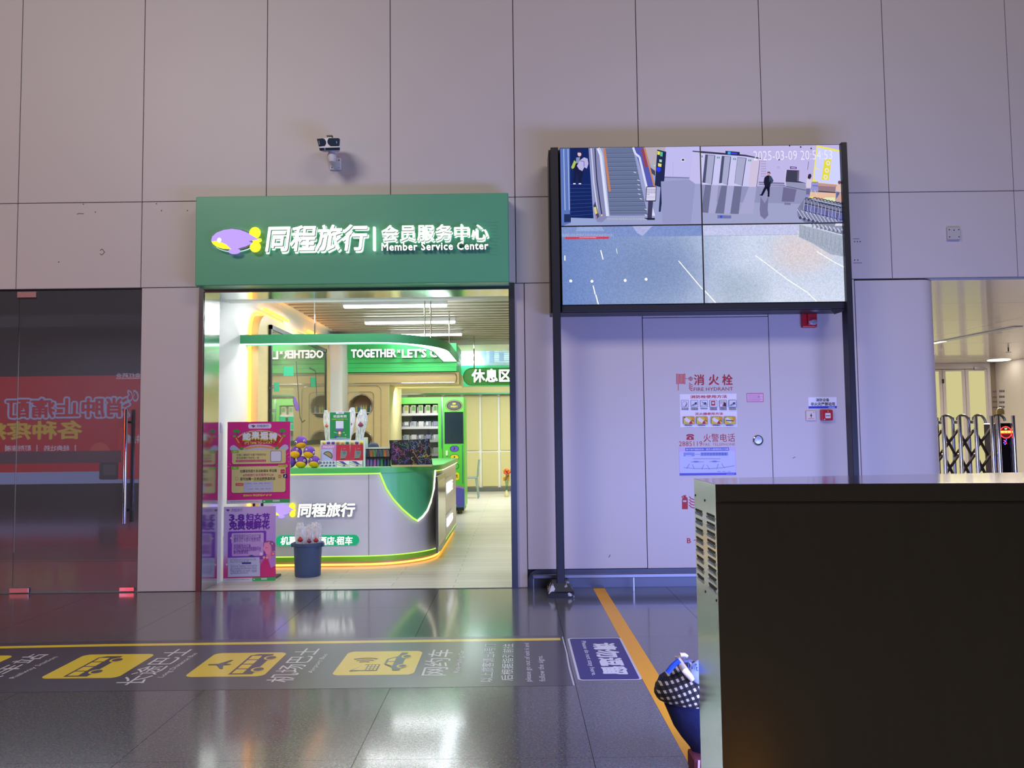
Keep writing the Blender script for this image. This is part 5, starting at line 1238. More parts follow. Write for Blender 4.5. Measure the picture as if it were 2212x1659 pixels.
def d_col(a, x0, z1, x1, z0):
    w_, h_ = x1 - x0, z1 - z0
    a.poly([(x0 + w_ * .12, z1 - h_ * .08), (x0 + w_ * .5, z1 - h_ * .1), (x0 + w_ * .85, z0 + h_ * .35), (x0 + w_ * .62, z0 + h_ * .32)], (106, 70, 170)); a.line([(x0 + w_ * .02, z1 - h_ * .25), (x0 + w_ * .5, z0 + h_ * .35), (x1 - w_ * .04, z0 + h_ * .3)], h_ * .13, (140, 190, 90)); a.line([(x0 + w_ * .02, z0 + h_ * .38), (x0 + w_ * .5, z0 + h_ * .12), (x1 - w_ * .05, z0 + h_ * .12)], h_ * .08, (200, 130, 80)); a.poly([(x0 + w_ * .4, z0 + h_ * .12), (x0 + w_ * .62, z0 + h_ * .3), (x0 + w_ * .7, z0 + h_ * .1)], (70, 66, 110))
card('sticker_pack', (727.5, 995, 754.5, 1013), yk - .07, (232, 234, 236), 'glossy sticker pack with purple and green streaks in the middle of the lower row', 'sticker pack', d_col, 'sticker packs along the counter', ZC + .0055, .006)
card('sticker_pack', (755.5, 995, 783, 1013), yk - .07, (226, 228, 232), 'glossy sticker pack with purple and green streaks at the right of the lower row', 'sticker pack', d_col, 'sticker packs along the counter', ZC + .0055, .006)
cl_ = [(232, 196, 60), (124, 76, 160), (124, 76, 160), (214, 170, 50), (232, 210, 90), (60, 140, 110), (226, 200, 80), (124, 80, 150), (244, 214, 60)]
nm_ = ['yellow', 'purple', 'violet', 'amber', 'pale yellow', 'green', 'butter yellow', 'plum', 'bright yellow']
for k in range(9):
    x, z = at_(699 + 10.2 * k, 956.5, yk + .05)
    t = thing('hair_clip', (x, yk + .05, z - .012), '%s clip, %s from the left along the top edge of the rack' % (nm_[k], ORD[k]), 'clip', 'clips along the top of the rack')
    m_ = mat('clip_%d' % k, cl_[k], .4)
    MB().box(x - .020, x + .020, yk + .045, yk + .06, z - .014, z + .012).build('clip_body', m_, t, bevel=.005); MB().ball((x, yk + .043, z + .004), .010, .006, .010, 8, 6).build('clip_bead', m_, t, smooth=True)
# green welcome sign on a small stand
ys_ = 9.20
def signboard(name, label, r, y, draw, base, foot):
    x0, z1, x1, z0 = wr(*r, y); t = thing(name, ((x0 + x1) / 2, y, foot), label, 'sign')
    B(x0 - .008, x1 + .008, y, y + .012, z0 - .012, z1 + .006).build('frame', M_wplas, t)
    a = wallart(y, w=.0006); a.rect(x0, z1, x1, z0, base); draw(a, x0, z1, x1, z0); a.build('print', M_ink, t)
    return t, x0, z1, x1, z0
def d_wel(a, x0, z1, x1, z0):
    w_, h_ = x1 - x0, z1 - z0; R = lambda l, t_, r, b: (x0 + w_ * l, z1 - h_ * t_, x0 + w_ * r, z1 - h_ * b)
    a.rrect(x0 + w_ * .3, z1 - h_ * .06, x0 + w_ * .7, z1, .006, (226, 226, 240)); a.text('同程旅行', R(.42, .012, .64, .045), (96, 62, 160), bold=.02)
    a.text('欢迎来到', R(.17, .10, .83, .205), (214, 230, 220), bold=.03); a.text('同程旅行会员服务中心', R(.09, .235, .90, .28), (190, 214, 60), bold=.02)
    a.rect(*R(.30, .32, .68, .60), (214, 214, 232)); a.rrect(x0 + w_ * .30, z1 - h_ * .68, x0 + w_ * .68, z1 - h_ * .61, .004, (112, 92, 170))
    a.ell(x0 + w_ * .49, z1 - h_ * .765, w_ * .09, w_ * .09, (206, 110, 96)); a.poly([(x0 + w_ * .415, z1 - h_ * .80), (x0 + w_ * .565, z1 - h_ * .80), (x0 + w_ * .49, z1 - h_ * .90)], (206, 110, 96)); a.ell(x0 + w_ * .49, z1 - h_ * .765, w_ * .055, w_ * .055, (240, 226, 226))
    for u, v in ((.70, .75), (.78, .84)): a.ell(x0 + w_ * u, z1 - h_ * v, w_ * .045, w_ * .028, (170, 206, 120), 10)
    a.line([(x0 + w_ * .2, z1 - h_ * .73), (x0 + w_ * .36, z1 - h_ * .765)], h_ * .012, (220, 236, 226)); a.poly([(x0 + w_ * .2, z1 - h_ * .93), (x0 + w_ * .26, z1 - h_ * .86), (x0 + w_ * .42, z1 - h_ * .90), (x0 + w_ * .40, z1 - h_ * .95)], (76, 76, 160)); a.rect(*R(.34, .93, .82, .955), (150, 190, 180)); a.rect(*R(.0, .965, 1, 1), (150, 160, 200))
t, x0, z1, x1, z0 = signboard('welcome_sign', 'small green welcome sign with white Chinese heading standing behind the rack', (712.5, 890.5, 756, 949), ys_ + .06, d_wel, (36, 140, 78), ZC)
cx = (x0 + x1) / 2; MB().box(cx - .02, cx + .02, ys_ + .073, ys_ + .085, ZC, z1 - .1).box(cx - .06, cx + .06, ys_ + .04, ys_ + .12, ZC, ZC + .01).build('stand', M_wplas, t)
# flowers in clear sleeves
sl = bpy.data.materials.new('clear_film'); sl.use_nodes = True; nt = sl.node_tree; nt.nodes.clear()
tr = nt.nodes.new('ShaderNodeBsdfTransparent'); df = nt.nodes.new('ShaderNodeBsdfPrincipled'); df.inputs['Base Color'].default_value = (.85, .87, .88, 1); df.inputs['Roughness'].default_value = .15
nz = nt.nodes.new('ShaderNodeTexNoise'); nz.inputs['Scale'].default_value = 9; rp = nt.nodes.new('ShaderNodeMapRange'); rp.inputs[1].default_value = .35; rp.inputs[2].default_value = .65; rp.inputs[3].default_value = .42; rp.inputs[4].default_value = .86
ms = nt.nodes.new('ShaderNodeMixShader'); oo = nt.nodes.new('ShaderNodeOutputMaterial')
nt.links.new(nz.outputs['Fac'], rp.inputs[0]); nt.links.new(rp.outputs[0], ms.inputs[0]); nt.links.new(tr.outputs[0], ms.inputs[1]); nt.links.new(df.outputs[0], ms.inputs[2]); nt.links.new(ms.outputs[0], oo.inputs[0])
M_film = sl; M_stem = mat('stem_green', (70, 120, 60), .6); M_pet = [mat('petal_%d' % i, c, .6) for i, c in enumerate(((190, 60, 60), (214, 110, 70), (150, 70, 96), (226, 190, 190)))]
def rose(mb, c, r):
    for k, (q, h) in enumerate(((1.0, 0), (.75, .35), (.5, .7))):
        mb.loft([[Vector(c) + Vector((r * q * s_ * cos(2 * pi * j / 8 + k), r * q * s_ * sin(2 * pi * j / 8 + k), r * (h + dz))) for j in range(8)] for s_, dz in ((.35, -.5), (.95, 0), (1.0, .35), (.7, .55))])
    return mb
def wrapped(base, top, wid, label, seed, pi_=0, group='wrapped flowers'):
    random.seed(seed); b, t_ = Vector(base), Vector(top); ax = t_ - b; t = thing('wrapped_flower', base, label, 'flower', group)
    side = Vector((1, 0, 0)); fw_ = Vector((0, 1, 0)); rings = []
    for i in range(9):
        f = i / 8; w_ = wid * (.22 + .78 * min(1, f * 1.3) ** .8) * (1 - .55 * max(0, f - .82) / .18); rings.append([b + ax * f + side * w_ * cos(2 * pi * k / 12) * (1 + random.uniform(-.10, .10)) + fw_ * w_ * .5 * sin(2 * pi * k / 12) * (1 + random.uniform(-.12, .12)) for k in range(12)])
    MB().loft(rings, caps=False).build('clear_sleeve', M_film, t)
    MB().tube([b + ax * .02, b + ax * .66], .004, 6).build('stem', M_stem, t)
    rose(MB(), b + ax * .66 + Vector((0, -wid * .3, 0)), wid * .5).build('flower_head', M_pet[pi_ % 4], t, smooth=True)
    for s_ in (-1, 1):
        c = b + ax * .45; MB().add([c, c + Vector((s_ * wid * .3, -.01, .02)), c + Vector((s_ * wid * .5, 0, .06)), c + Vector((s_ * wid * .15, .01, .04))], [(0, 1, 2, 3)]).build('leaf', M_stem, t)
    return t
yv_ = 9.43
jv = thing('flower_holder', (onY(748, 1000, yv_).x, yv_, ZC), 'white holder for wrapped flowers behind the welcome sign', 'holder')
xh0, xh1 = onY(706, 960, yv_).x, onY(784, 960, yv_).x
MB().box(xh0, xh1, yv_ - .04, yv_ + .05, ZC, ZC + .10).build('holder_box', M_wplas, jv, bevel=.008)
for i, (bx, by, tx, ty, wd_, lb_) in enumerate(((711, 985, 704, 886, 8, 'wrapped flower with reddish head, left of the green welcome sign'), (746, 985, 762, 880, 10, 'wrapped flower just right of the green welcome sign'), (772, 985, 784, 884, 13, 'wrapped flower with wine-red head, farthest right behind the rack'))):
    xb, _z = at_(bx, by, yv_); xt, zt_ = at_(tx, ty, yv_); wrapped((xb, yv_ + .004 * i, ZC + .1005), (xt, yv_, zt_), wd_ * yv_ / FPX, lb_, i, (1, 0, 2)[i], 'wrapped flowers behind the rack')
# rack of coloured rolls
yr_ = 9.14; x0, z1, x1, z0 = wr(789, 966, 845, 1011, yr_); rr_ = thing('roll_rack', ((x0 + x1) / 2, yr_, ZC), 'two-tier clear rack of coloured tape rolls right of the card rack', 'rack')
zt2 = onY(815, 988, yr_).z
MB().box(x0, x1, yr_ + .05, yr_ + .058, ZC, z1).box(x0, x1, yr_ - .05, yr_ + .05, ZC, ZC + .006).box(x0, x1, yr_ - .03, yr_ + .05, zt2 - .006, zt2).build('shelves', M_acr, rr_)
MB().box(x0, x1, yr_ - .034, yr_ - .03, z1 - .03, z1 - .018).box(x0, x1, yr_ - .034, yr_ - .03, zt2 - .012, zt2 + .008).box(x0, x0 + .006, yr_ - .03, yr_ + .05, ZC, z1).box(x1 - .006, x1, yr_ - .03, yr_ + .05, ZC, z1).build('clear_rails', M_chrome, rr_)
cols = [[(60, 70, 80), (190, 110, 40), (90, 150, 80), (90, 80, 110), (50, 110, 100), (206, 116, 50), (110, 104, 110)], [(150, 90, 150), (110, 110, 160), (170, 90, 150), (110, 104, 150), (60, 140, 80), (50, 64, 100), (70, 76, 80)]]
cn_ = [['slate', 'brown', 'green', 'mauve', 'teal', 'orange', 'grey'], ['pink', 'lavender', 'magenta', 'lilac', 'leaf green', 'navy', 'charcoal']]
for j, zz in enumerate((zt2 + .0005, ZC + .0065)):
    for i in range(7):
        x = x0 + .028 + i * (x1 - x0 - .056) / 6; h_ = .095 if j == 0 else .082
        o = MB().lathe((x, yr_ + .008, zz), [(.014, 0), (.0175, .003), (.0175, h_ - .003), (.014, h_), (.007, h_), (.007, h_ - .01), (0, h_ - .01)], 14).build('tape_roll', mat('roll_%d_%d' % (j, i), cols[j][i], .4), smooth=True)
        tag(o, '%s tape roll, %s from the left on the %s tier of the clear rack' % (cn_[j][i], ORD[i], ('upper', 'lower')[j]), 'tape roll', 'tape rolls in the clear rack')
# dark cap on a white box
yc_ = 9.40; cxp, czp = at_(809, 978, yc_)
bx_ = MB().box(cxp - .12, cxp + .12, yc_ - .08, yc_ + .09, ZC, czp).build('storage_box', M_wplas, bevel=.006); tag(bx_, 'white storage box mostly hidden behind the roll rack, carrying a cap', 'box')
cpt = thing('cap', (cxp, yc_, czp + .0005), 'dark slate cap lying on the box behind the coloured rolls', 'cap'); M_cap = mat('slate_cloth', (58, 68, 92), .9, 0, .1, 30)
MB().ball((cxp - .012, yc_, czp + .001), .066, .07, .108, 20, 14, fn=lambda d: 1.0 if d.z > 0 else .999 + 0 * d.z).build('crown', M_cap, cpt, smooth=True) if False else MB().loft([[(cxp - .012 + .068 * r_ * cos(2 * pi * k / 20), yc_ + .07 * r_ * sin(2 * pi * k / 20), czp + .0005 + h_) for k in range(20)] for r_, h_ in ((1, 0), (1.0, .04), (.93, .075), (.75, .10), (.45, .113), (.05, .117))]).build('crown', M_cap, cpt, smooth=True)
MB().loft([[(cxp + .02 + .062 * r_ * cos(2 * pi * k / 16), yc_ - .02 + .06 * r_ * sin(2 * pi * k / 16), czp + .0005 + h_) for k in range(16)] for r_, h_ in ((1, 0), (1, .045), (.85, .06), (.3, .068))]).build('brim', M_cap, cpt, smooth=True)
# scratch-art boards on a wood foot
yb_ = 9.12
random.seed(11)
ft = thing('scratch_board_stand', (onY(890, 1008, yb_).x, yb_, ZC), 'pale wooden stand carrying two black scratch-art boards', 'stand')
x0, z1, x1, z0 = wr(846, 1004, 934, 1011, yb_); xm_ = (x0 + x1) / 2
MB().box(x0, xm_ - .001, yb_ - .03, yb_ + .06, ZC, z1).box(xm_ + .001, x1, yb_ - .03, yb_ + .06, ZC, z1).build('wood_foot', M_wood, ft)
MB().prismX([(yb_ + .03, z1), (yb_ + .06, z1), (yb_ + .045, z1 + .22)], xm_ - .15, xm_ + .15).build('easel_back', M_greenb, ft)
NE = [(80, 170, 120), (150, 100, 170), (190, 110, 80), (110, 150, 190), (200, 110, 170), (90, 120, 190), (200, 190, 110)]
for nme, q, cols_ in (('left', ((840, 951), (881.5, 950), (888, 1003.5), (845.5, 1005)), (0, 1, 2, 1, 5)), ('right', ((882.5, 950), (927, 948), (934, 1003.5), (889, 1004)), (3, 3, 2, 6, 3))):
    P_ = [Vector((onY(x, y, yb_ - .012).x, yb_ - .012 + .03 * (1 - (y - 948) / 56.0), onY(x, y, yb_ - .012).z)) for x, y in q]
    dz_ = z1 + .0005 - min(P_[2].z, P_[3].z); P_[2].z = P_[3].z = z1 + .0005
    t = thing('scratch_art_board', ((P_[2] + P_[3]) / 2), '%s black scratch-art board with %s doodles on the wooden stand' % (nme, ('purple and green', 'pale blue')[nme == 'right']), 'board', 'scratch-art boards')
    MB().add(P_ + [p + Vector((0, .008, 0)) for p in P_], [(0, 1, 2, 3), (4, 5, 6, 7), (0, 1, 5, 4), (1, 2, 6, 5), (2, 3, 7, 6), (3, 0, 4, 7)]).build('board', mat('scratch_black', (28, 28, 36), .4), t)
    a = Art(lambda u, v, w: (P_[0] * (1 - u) + P_[1] * u) * v + (P_[3] * (1 - u) + P_[2] * u) * (1 - v) + Vector((0, -w, 0)), w=.0006, step=.00004)
    for k in range(46):
        cx, cy = random.uniform(.06, .94), random.uniform(.05, .95); ci = cols_[min(4, int((1 - cy) * 5))] if random.random() < .75 else random.choice(cols_)
        l = [(cx, cy)]; an = random.uniform(0, 6.28)
        for j in range(7): an += random.uniform(.2, 1.3) * random.choice((1, 1, -1)); l.append((min(max(l[-1][0] + .05 * cos(an), .02), .98), min(max(l[-1][1] + .045 * sin(an), .02), .98)))
        a.line(l, .014, NE[ci])
    a.build('doodles', M_inkg, t)

# ---------------------------------------------------------------- posters and bucket at the entrance
def vline(p, q, z0, z1):           # upright board through two plan points
    p, q = Vector(p), Vector(q); t = (q - p).normalized(); n = Vector((t.y, -t.x)); n = n if n.y < 0 else -n
    return (lambda u, v, w: Vector((p.x + (q.x - p.x) * u + n.x * w, p.y + (q.y - p.y) * u + n.y * w, z0 + (z1 - z0) * (1 - v)))), n
def upright(name, mb_mat, p, q, z0, z1, th, parent):
    f, n = vline(p, q, z0, z1); vv = [f(u, v, w) for w in (0, -th) for u, v in ((0, 0), (1, 0), (1, 1), (0, 1))]
    return MB().add(vv, [(0, 1, 2, 3), (4, 5, 6, 7), (0, 1, 5, 4), (1, 2, 6, 5), (2, 3, 7, 6), (3, 0, 4, 7)]).build(name, mb_mat, parent)
def footer(a):
    a.rect(0, .955, 1, 1, (206, 204, 212)); a.rect(.56, .955, 1, 1, (60, 176, 96)); a.rect(.73, .963, .84, .985, (190, 220, 200)); a.text('请至各大应用市场下载“同程旅行”App', (.06, .967, .50, .985), (110, 106, 120)); a.ell(.595, .975, .014, .008, (220, 240, 226), 10)
# pink poster on two rods
pp_, pq_ = (-2.915, 8.22), (-2.30, 8.30)
zt_, zb_ = onY(555, 911, 8.26).z, onY(553, 1087, 8.26).z
pk = thing('pink_poster', (-2.6, 8.27, 0), 'tall magenta lucky draw poster raised on two black rods at the entrance', 'poster')
upright('board', M_wplas, pp_, pq_, zb_, zt_, .012, pk)
fm_, n_ = vline(pp_, pq_, zb_, zt_)
a = Art(fm_, w=.0008, step=.00006)
E1 = lambda x, y: ((x - 40) / 1205, (y - 103) / 1530.0)
def pb(x0, y0, x1, y1): (u0, v0), (u1, v1) = E1(x0, y0), E1(x1, y1); return (u0, v0, u1, v1)
def pp2(*l): return [E1(x, y) for x, y in l]
MG, BE, GR = (222, 44, 136), (222, 208, 138), (140, 190, 60)
a.rect(0, 0, 1, 1, MG)
a.rrect(*pb(435, 140, 880, 232), .028, (226, 222, 238)); airship(a, pb(490, 160, 580, 215), False); a.text('同程旅行', pb(600, 158, 830, 210), (96, 70, 176), bold=.01, shear=.1)
for x in (210, 1095): a.poly(pp2((x - 70, 290), (x - 45, 250), (x, 236), (x + 45, 252), (x + 70, 285), (x + 30, 315), (x - 40, 310)), (70, 160, 70)); a.line(pp2((x, 300), (x + (30 if x < 600 else -30), 350)), .012, (120, 60, 90))
for s_ in (1, -1):
    cx = lambda x: x if s_ > 0 else 1300 - x
    a.poly(pp2((cx(85), 610), (cx(105), 555), (cx(160), 535), (cx(205), 560), (cx(300), 640), (cx(140), 660)), (196, 196, 220))
a.poly(pp2((230, 400), (330, 330), (480, 290), (650, 278), (820, 290), (980, 330), (1075, 395), (1000, 560), (860, 520), (650, 508), (440, 520), (310, 560)), (196, 40, 78)); a.line(pp2((235, 395), (335, 325), (480, 286), (650, 274), (820, 286), (980, 326), (1072, 392)), .016, (230, 190, 140))
a.poly(pp2((330, 600), (480, 550), (650, 535), (830, 550), (970, 600), (960, 632), (330, 632)), (196, 198, 226))
for k in range(9): a.ell(*E1(400 + 62 * k, 600 - 26 * sin(pi * k / 8)), .036, .014, (232, 160, 80), 12)
for s_ in (1, -1):
    cx = lambda x: x if s_ > 0 else 1300 - x
    a.poly(pp2((cx(150), 380), (cx(205), 360), (cx(345), 590), (cx(280), 625)), (214, 66, 70)); a.line(pp2((cx(200), 400), (cx(265), 500)), .012, (240, 190, 90)); a.ell(*E1(cx(172), 372), .025, .014, (110, 180, 80), 12); a.ell(*E1(cx(312), 604), .030, .018, (80, 170, 60), 12)
for i, ch in enumerate('蛇来运转'):
    x = 325 + 170 * i; yy = (300, 280, 290, 305)[i]
    a.text(ch, pb(x - 8, yy - 8, x + 172, yy + 178), (60, 50, 40), bold=.12); a.text(ch, pb(x, yy + 20, x + 164, yy + 176), (206, 196, 50), bold=.07); a.text(ch, pb(x, yy, x + 164, yy + 150), (236, 236, 236), bold=.06)
a.text("IT'S TIME TO LUCKY !", None, (232, 220, 90), bold=.03, quad=tuple(pp2((372, 480), (938, 474), (938, 520), (372, 532))))
a.rrect(*pb(135, 632, 1165, 895), .03, BE); a.rect(*pb(120, 634, 262, 688), GR); a.text('福利1', pb(155, 645, 226, 676), (225, 226, 180))
a.text('扫描二维码打卡留下你的印记', pb(220, 702, 785, 746), (90, 80, 60), bold=.01); a.text('即可获得打卡好礼一份', pb(220, 760, 655, 802), (90, 80, 60), bold=.01); a.rrect(*pb(205, 818, 782, 856), .01, (196, 74, 100)); a.text('扫码打卡成功后请向工作人员出示,领取礼品', pb(220, 827, 765, 846), (240, 190, 190))
a.rrect(*pb(866, 655, 1082, 860), .02, (60, 56, 90)); a.rrect(*pb(874, 662, 1075, 853), .018, (226, 226, 240))
a.rrect(*pb(130, 942, 1162, 1432), .03, BE); a.rect(*pb(118, 938, 262, 994), GR); a.text('福利2', pb(155, 950, 222, 982), (225, 226, 180)); a.rrect(*pb(1010, 920, 1202, 968), .012, (206, 200, 90)); a.text('任一平台即可', pb(1030, 932, 1186, 956), (100, 90, 40))
a.text('拍摄现场图片发送新媒体 带话题', pb(290, 1000, 992, 1056), (80, 72, 56), bold=.02); a.text('#同程旅行会员服务中心#', pb(345, 1078, 928, 1128), (190, 50, 130), bold=.01); a.text('即可加赠一次幸运转转盘机会', pb(296, 1146, 966, 1204), (80, 72, 56), bold=.02); a.line(pp2((540, 1212), (800, 1206)), .004, (130, 180, 60))
a.rrect(*pb(1066, 1006, 1146, 1084), .012, (206, 56, 96)); a.text('小红书', pb(1078, 1036, 1136, 1054), (236, 200, 210)); a.rrect(*pb(1012, 1096, 1092, 1176), .012, (214, 190, 110)); a.ring(*E1(1050, 1140), .018, .014, .008, (196, 70, 90), 12); a.rrect(*pb(1116, 1096, 1190, 1168), .012, (36, 34, 76)); a.text('♪', pb(1134, 1106, 1170, 1156), (236, 236, 246), bold=.03)
a.ring(*E1(228, 1168), .026, .018, .004, (190, 160, 60), 12); a.rrect(*pb(205, 1250, 356, 1300), .014, (214, 80, 80)); a.text('活动规则', pb(228, 1264, 338, 1288), (240, 200, 170)); a.rect(*pb(360, 1228, 918, 1418), (192, 192, 216))
for yy in (1262, 1366): a.text('人人有好礼、优惠券、冰箱贴、明信片等', pb(380 + (yy > 1300) * 40, yy - 12, 860 + (yy > 1300) * 20, yy + 12), (110, 110, 130))
a.line(pp2((380, 1312), (900, 1310)), .001, (160, 160, 180)); a.text('祝你BOK 转出好运UP UP UP', pb(352, 1462, 900, 1506), (226, 214, 90), bold=.03)
for x, y, dx, dy in ((80, 880, 40, 30), (50, 940, 45, 0), (75, 1010, 15, -20), (1175, 740, 45, -40), (1205, 775, 40, -2), (1205, 850, 30, 25), (1040, 910, -10, -20), (1160, 890, 8, 25)): a.line(pp2((x, y), (x + dx, y + dy)), .006, (238, 150, 190))
footer(a); a.build('print', M_ink, pk)
for u in (.42, .55): p = fm_(u, 0, -.02); MB().tube([(p.x, p.y, .01), (p.x, p.y, zb_ + .3)], .014, 8).build('rod', M_dark, pk)
p = fm_(.48, 0, -.03); MB().box(p.x - .18, p.x + .18, p.y - .0, p.y + .22, 0, .018).build('stand_base', M_dark, pk, bevel=.004)
# purple poster standing on the floor
qp, qq = (-2.925, 8.11), (-2.405, 8.20)
def fl_y(px, py): return onZ(px, py, 0)
A_, B__ = fl_y(494.5, 1250), fl_y(611, 1244)
qp, qq = (max(A_.x, -2.93), A_.y - .17), (B__.x - .0, B__.y - .26)
zt_ = onY(550, 1094, (qp[1] + qq[1]) / 2).z
pu = thing('purple_poster', ((qp[0] + qq[0]) / 2, (qp[1] + qq[1]) / 2, 0), 'purple women\'s day flower poster standing on the floor in front of the counter', 'poster')
upright('board', M_wplas, qp, qq, 0, zt_, .010, pu)
fm_, n_ = vline(qp, qq, 0.0, zt_); a = Art(fm_, w=.0008, step=.00006)
def E2(x, y):
    u = (x - 120) / 1075; yt, yb2 = 165 - 50 * u, 1622 - 86 * u; return u, (y - yt) / (yb2 - yt)
def qb(x0, y0, x1, y1): (u0, v0), (u1, v1) = E2(x0, y0), E2(x1, y1); return (u0, v0, u1, v1)
def qq2(*l): return [E2(x, y) for x, y in l]
def bgp(u, v):
    c = mixc((220, 198, 236), (190, 140, 228), u * (.4 + .6 * v) + .25 * v); return mixc(c, (206, 62, 126), (v - .62) / .25)
a.grid(0, 0, 1, 1, 8, 14, bgp)
airship(a, qb(160, 205, 255, 250), False); a.text('同程旅行', qb(278, 192, 510, 246), (110, 74, 170), bold=.0, shear=.1)
a.text('3.8', qb(225, 305, 548, 418), (112, 52, 166), bold=.05); a.text('妇女节', qb(576, 278, 1075, 392), (116, 54, 176), bold=.05); a.text('免费领鲜花', qb(230, 428, 1072, 568), (110, 48, 166), bold=.05); a.text('FOR YOU', qb(800, 556, 1140, 618), (214, 180, 232), shear=.3, bold=-.01)
a.rrect(*qb(212, 640, 1000, 1140), .02, (132, 66, 188)); a.rrect(*qb(285, 672, 948, 838), .02, (206, 178, 224)); a.poly(qq2((250, 770), (290, 738), (290, 800)), (226, 206, 170)); a.rrect(*qb(295, 856, 945, 1074), .02, (198, 160, 220))
a.text('凭同程旅行当日出行订单', qb(330, 692, 890, 746), (126, 70, 172), bold=.01); a.text('服务点打卡即可免费领花', qb(330, 758, 890, 812), (126, 70, 172), bold=.01)
a.text('在同程平台订单', qb(332, 884, 684, 934), (126, 70, 172), bold=.01); a.text('打卡后分享活动至新媒体平台', qb(332, 936, 892, 988), (126, 70, 172), bold=.01); a.text('即可免费领花', qb(332, 1004, 636, 1056), (126, 70, 172), bold=.01)
# illustrated lady in profile with flowers
a.poly(qq2((880, 1480), (895, 1250), (960, 1150), (1050, 1130), (1190, 1170), (1210, 1470)), (206, 50, 120)); a.poly(qq2((1050, 1150), (1100, 1080), (1190, 1060), (1200, 1250), (1100, 1300)), (190, 130, 210)); a.poly(qq2((1000, 1060), (1110, 1010), (1100, 1130), (1020, 1130)), (232, 130, 176))
a.ell(*E2(1095, 880), .090, .068, (150, 90, 150)); a.poly(qq2((960, 830), (1040, 800), (1110, 860), (1110, 980), (1060, 1050), (1000, 1040), (980, 1000), (945, 985), (955, 960), (935, 950), (955, 900)), (240, 150, 186)); a.line(qq2((985, 925), (1020, 915), (1035, 922)), .006, (180, 60, 110)); a.line(qq2((945, 985), (975, 980)), .007, (196, 40, 90)); a.poly(qq2((950, 830), (1000, 790), (1080, 785), (1180, 830), (1190, 960), (1120, 980), (1100, 870), (1040, 815)), (158, 92, 150))
for x, y, r_, c in ((1150, 1030, .034, (236, 110, 110)), (900, 1045, .032, (226, 206, 200)), (960, 1110, .03, (236, 130, 130)), (1020, 1110, .024, (236, 150, 140)), (660, 1092, .022, (236, 110, 130)), (1060, 820, .016, (236, 150, 150)), (1125, 840, .012, (240, 220, 230))): a.ell(*E2(x, y), r_, r_ * .74, c, 12); a.ell(*E2(x, y), r_ * .5, r_ * .37, mixc(c, (255, 230, 220), .5), 10)
a.poly(qq2((610, 1110), (700, 1070), (770, 1090), (780, 1120)), (70, 66, 150))
a.rect(*qb(213, 1152, 868, 1250), (190, 190, 222)); a.rect(*qb(218, 1268, 880, 1472), (190, 190, 222)); a.rect(*qb(505, 1226, 695, 1244), (60, 44, 130))
a.text('Use WeChat scan or travel app scan code,', qb(262, 1160, 800, 1186), (120, 112, 150)); a.text('check in and to get the gift.', qb(262, 1206, 640, 1232), (120, 112, 150))
for k, l in enumerate(('Check in via Tongcheng Travel to get free', 'gifts, including commemorative tickets,', 'fridge magnets, tea water, luggage', 'tags, balloons and souvenirs.')): a.text(l, qb(268, 1282 + 47 * k, (815, 815, 815, 640)[k], 1308 + 47 * k), (112, 104, 140))
a.poly(qq2((195, 1250), (203, 1275), (222, 1283), (203, 1291), (195, 1318), (187, 1291), (168, 1283), (187, 1275)), (240, 230, 244)); footer(a); a.build('print', M_ink, pu)
pt = fm_(.5, 0, -.02); MB().prismZ([(pt.x - .02, pt.y), (pt.x + .02, pt.y), (pt.x + .02, pt.y + .012), (pt.x - .02, pt.y + .012)], 0.0, .35).build('rear_strut', M_wplas, pu)
# bucket of wrapped flowers
pb_ = onZ(660, 1247, 0); bx, by = pb_.x, pb_.y + .09; S_ = by / FPX
bk_ = thing('flower_bucket', (bx, by, 0), 'slate blue plastic bucket on the shop floor holding wrapped flowers', 'bucket')
r0, r1, hB = 27 * S_, 29.5 * S_, (1247 - 1176) * S_
MB().lathe((bx, by, 0), [(r0 * .96, 0), (r0, .01), (r1, hB - .03), (r1 + .012, hB - .03), (r1 + .014, hB), (r1 - .004, hB), (r0 - .006, .012), (0, .012)], 32).build('bucket_wall', mat('slate_blue_plastic', (64, 86, 122), .5, 0, .05, 20), bk_, smooth=True)
for s_ in (-1, 1): MB().box(bx + s_ * (r1 + .012) - .014, bx + s_ * (r1 + .012) + .014, by - .03, by + .03, hB - .045, hB - .005).build('grip', mat('slate_blue_plastic', (64, 86, 122)), bk_, bevel=.006)
fx = [(-15, 0, 1128, 'front left'), (-3, 14, 1137, 'rear left'), (6, 0, 1132, 'front middle'), (14, 14, 1128, 'rear middle'), (22, 2, 1130, 'front right')]
for i, (dx, dy, ty, wh) in enumerate(fx):
    wrapped((bx + dx * S_ * .7, by - .03 + dy * S_ * .6, .014), (bx + dx * S_ * 1.0, by - .03 + dy * S_ * .6, onY(660, ty, by).z), (13, 11, 11, 12, 12)[i] * S_, 'clear-wrapped flower standing at the %s of the blue bucket' % wh, 20 + i, i, 'wrapped flowers in the bucket')
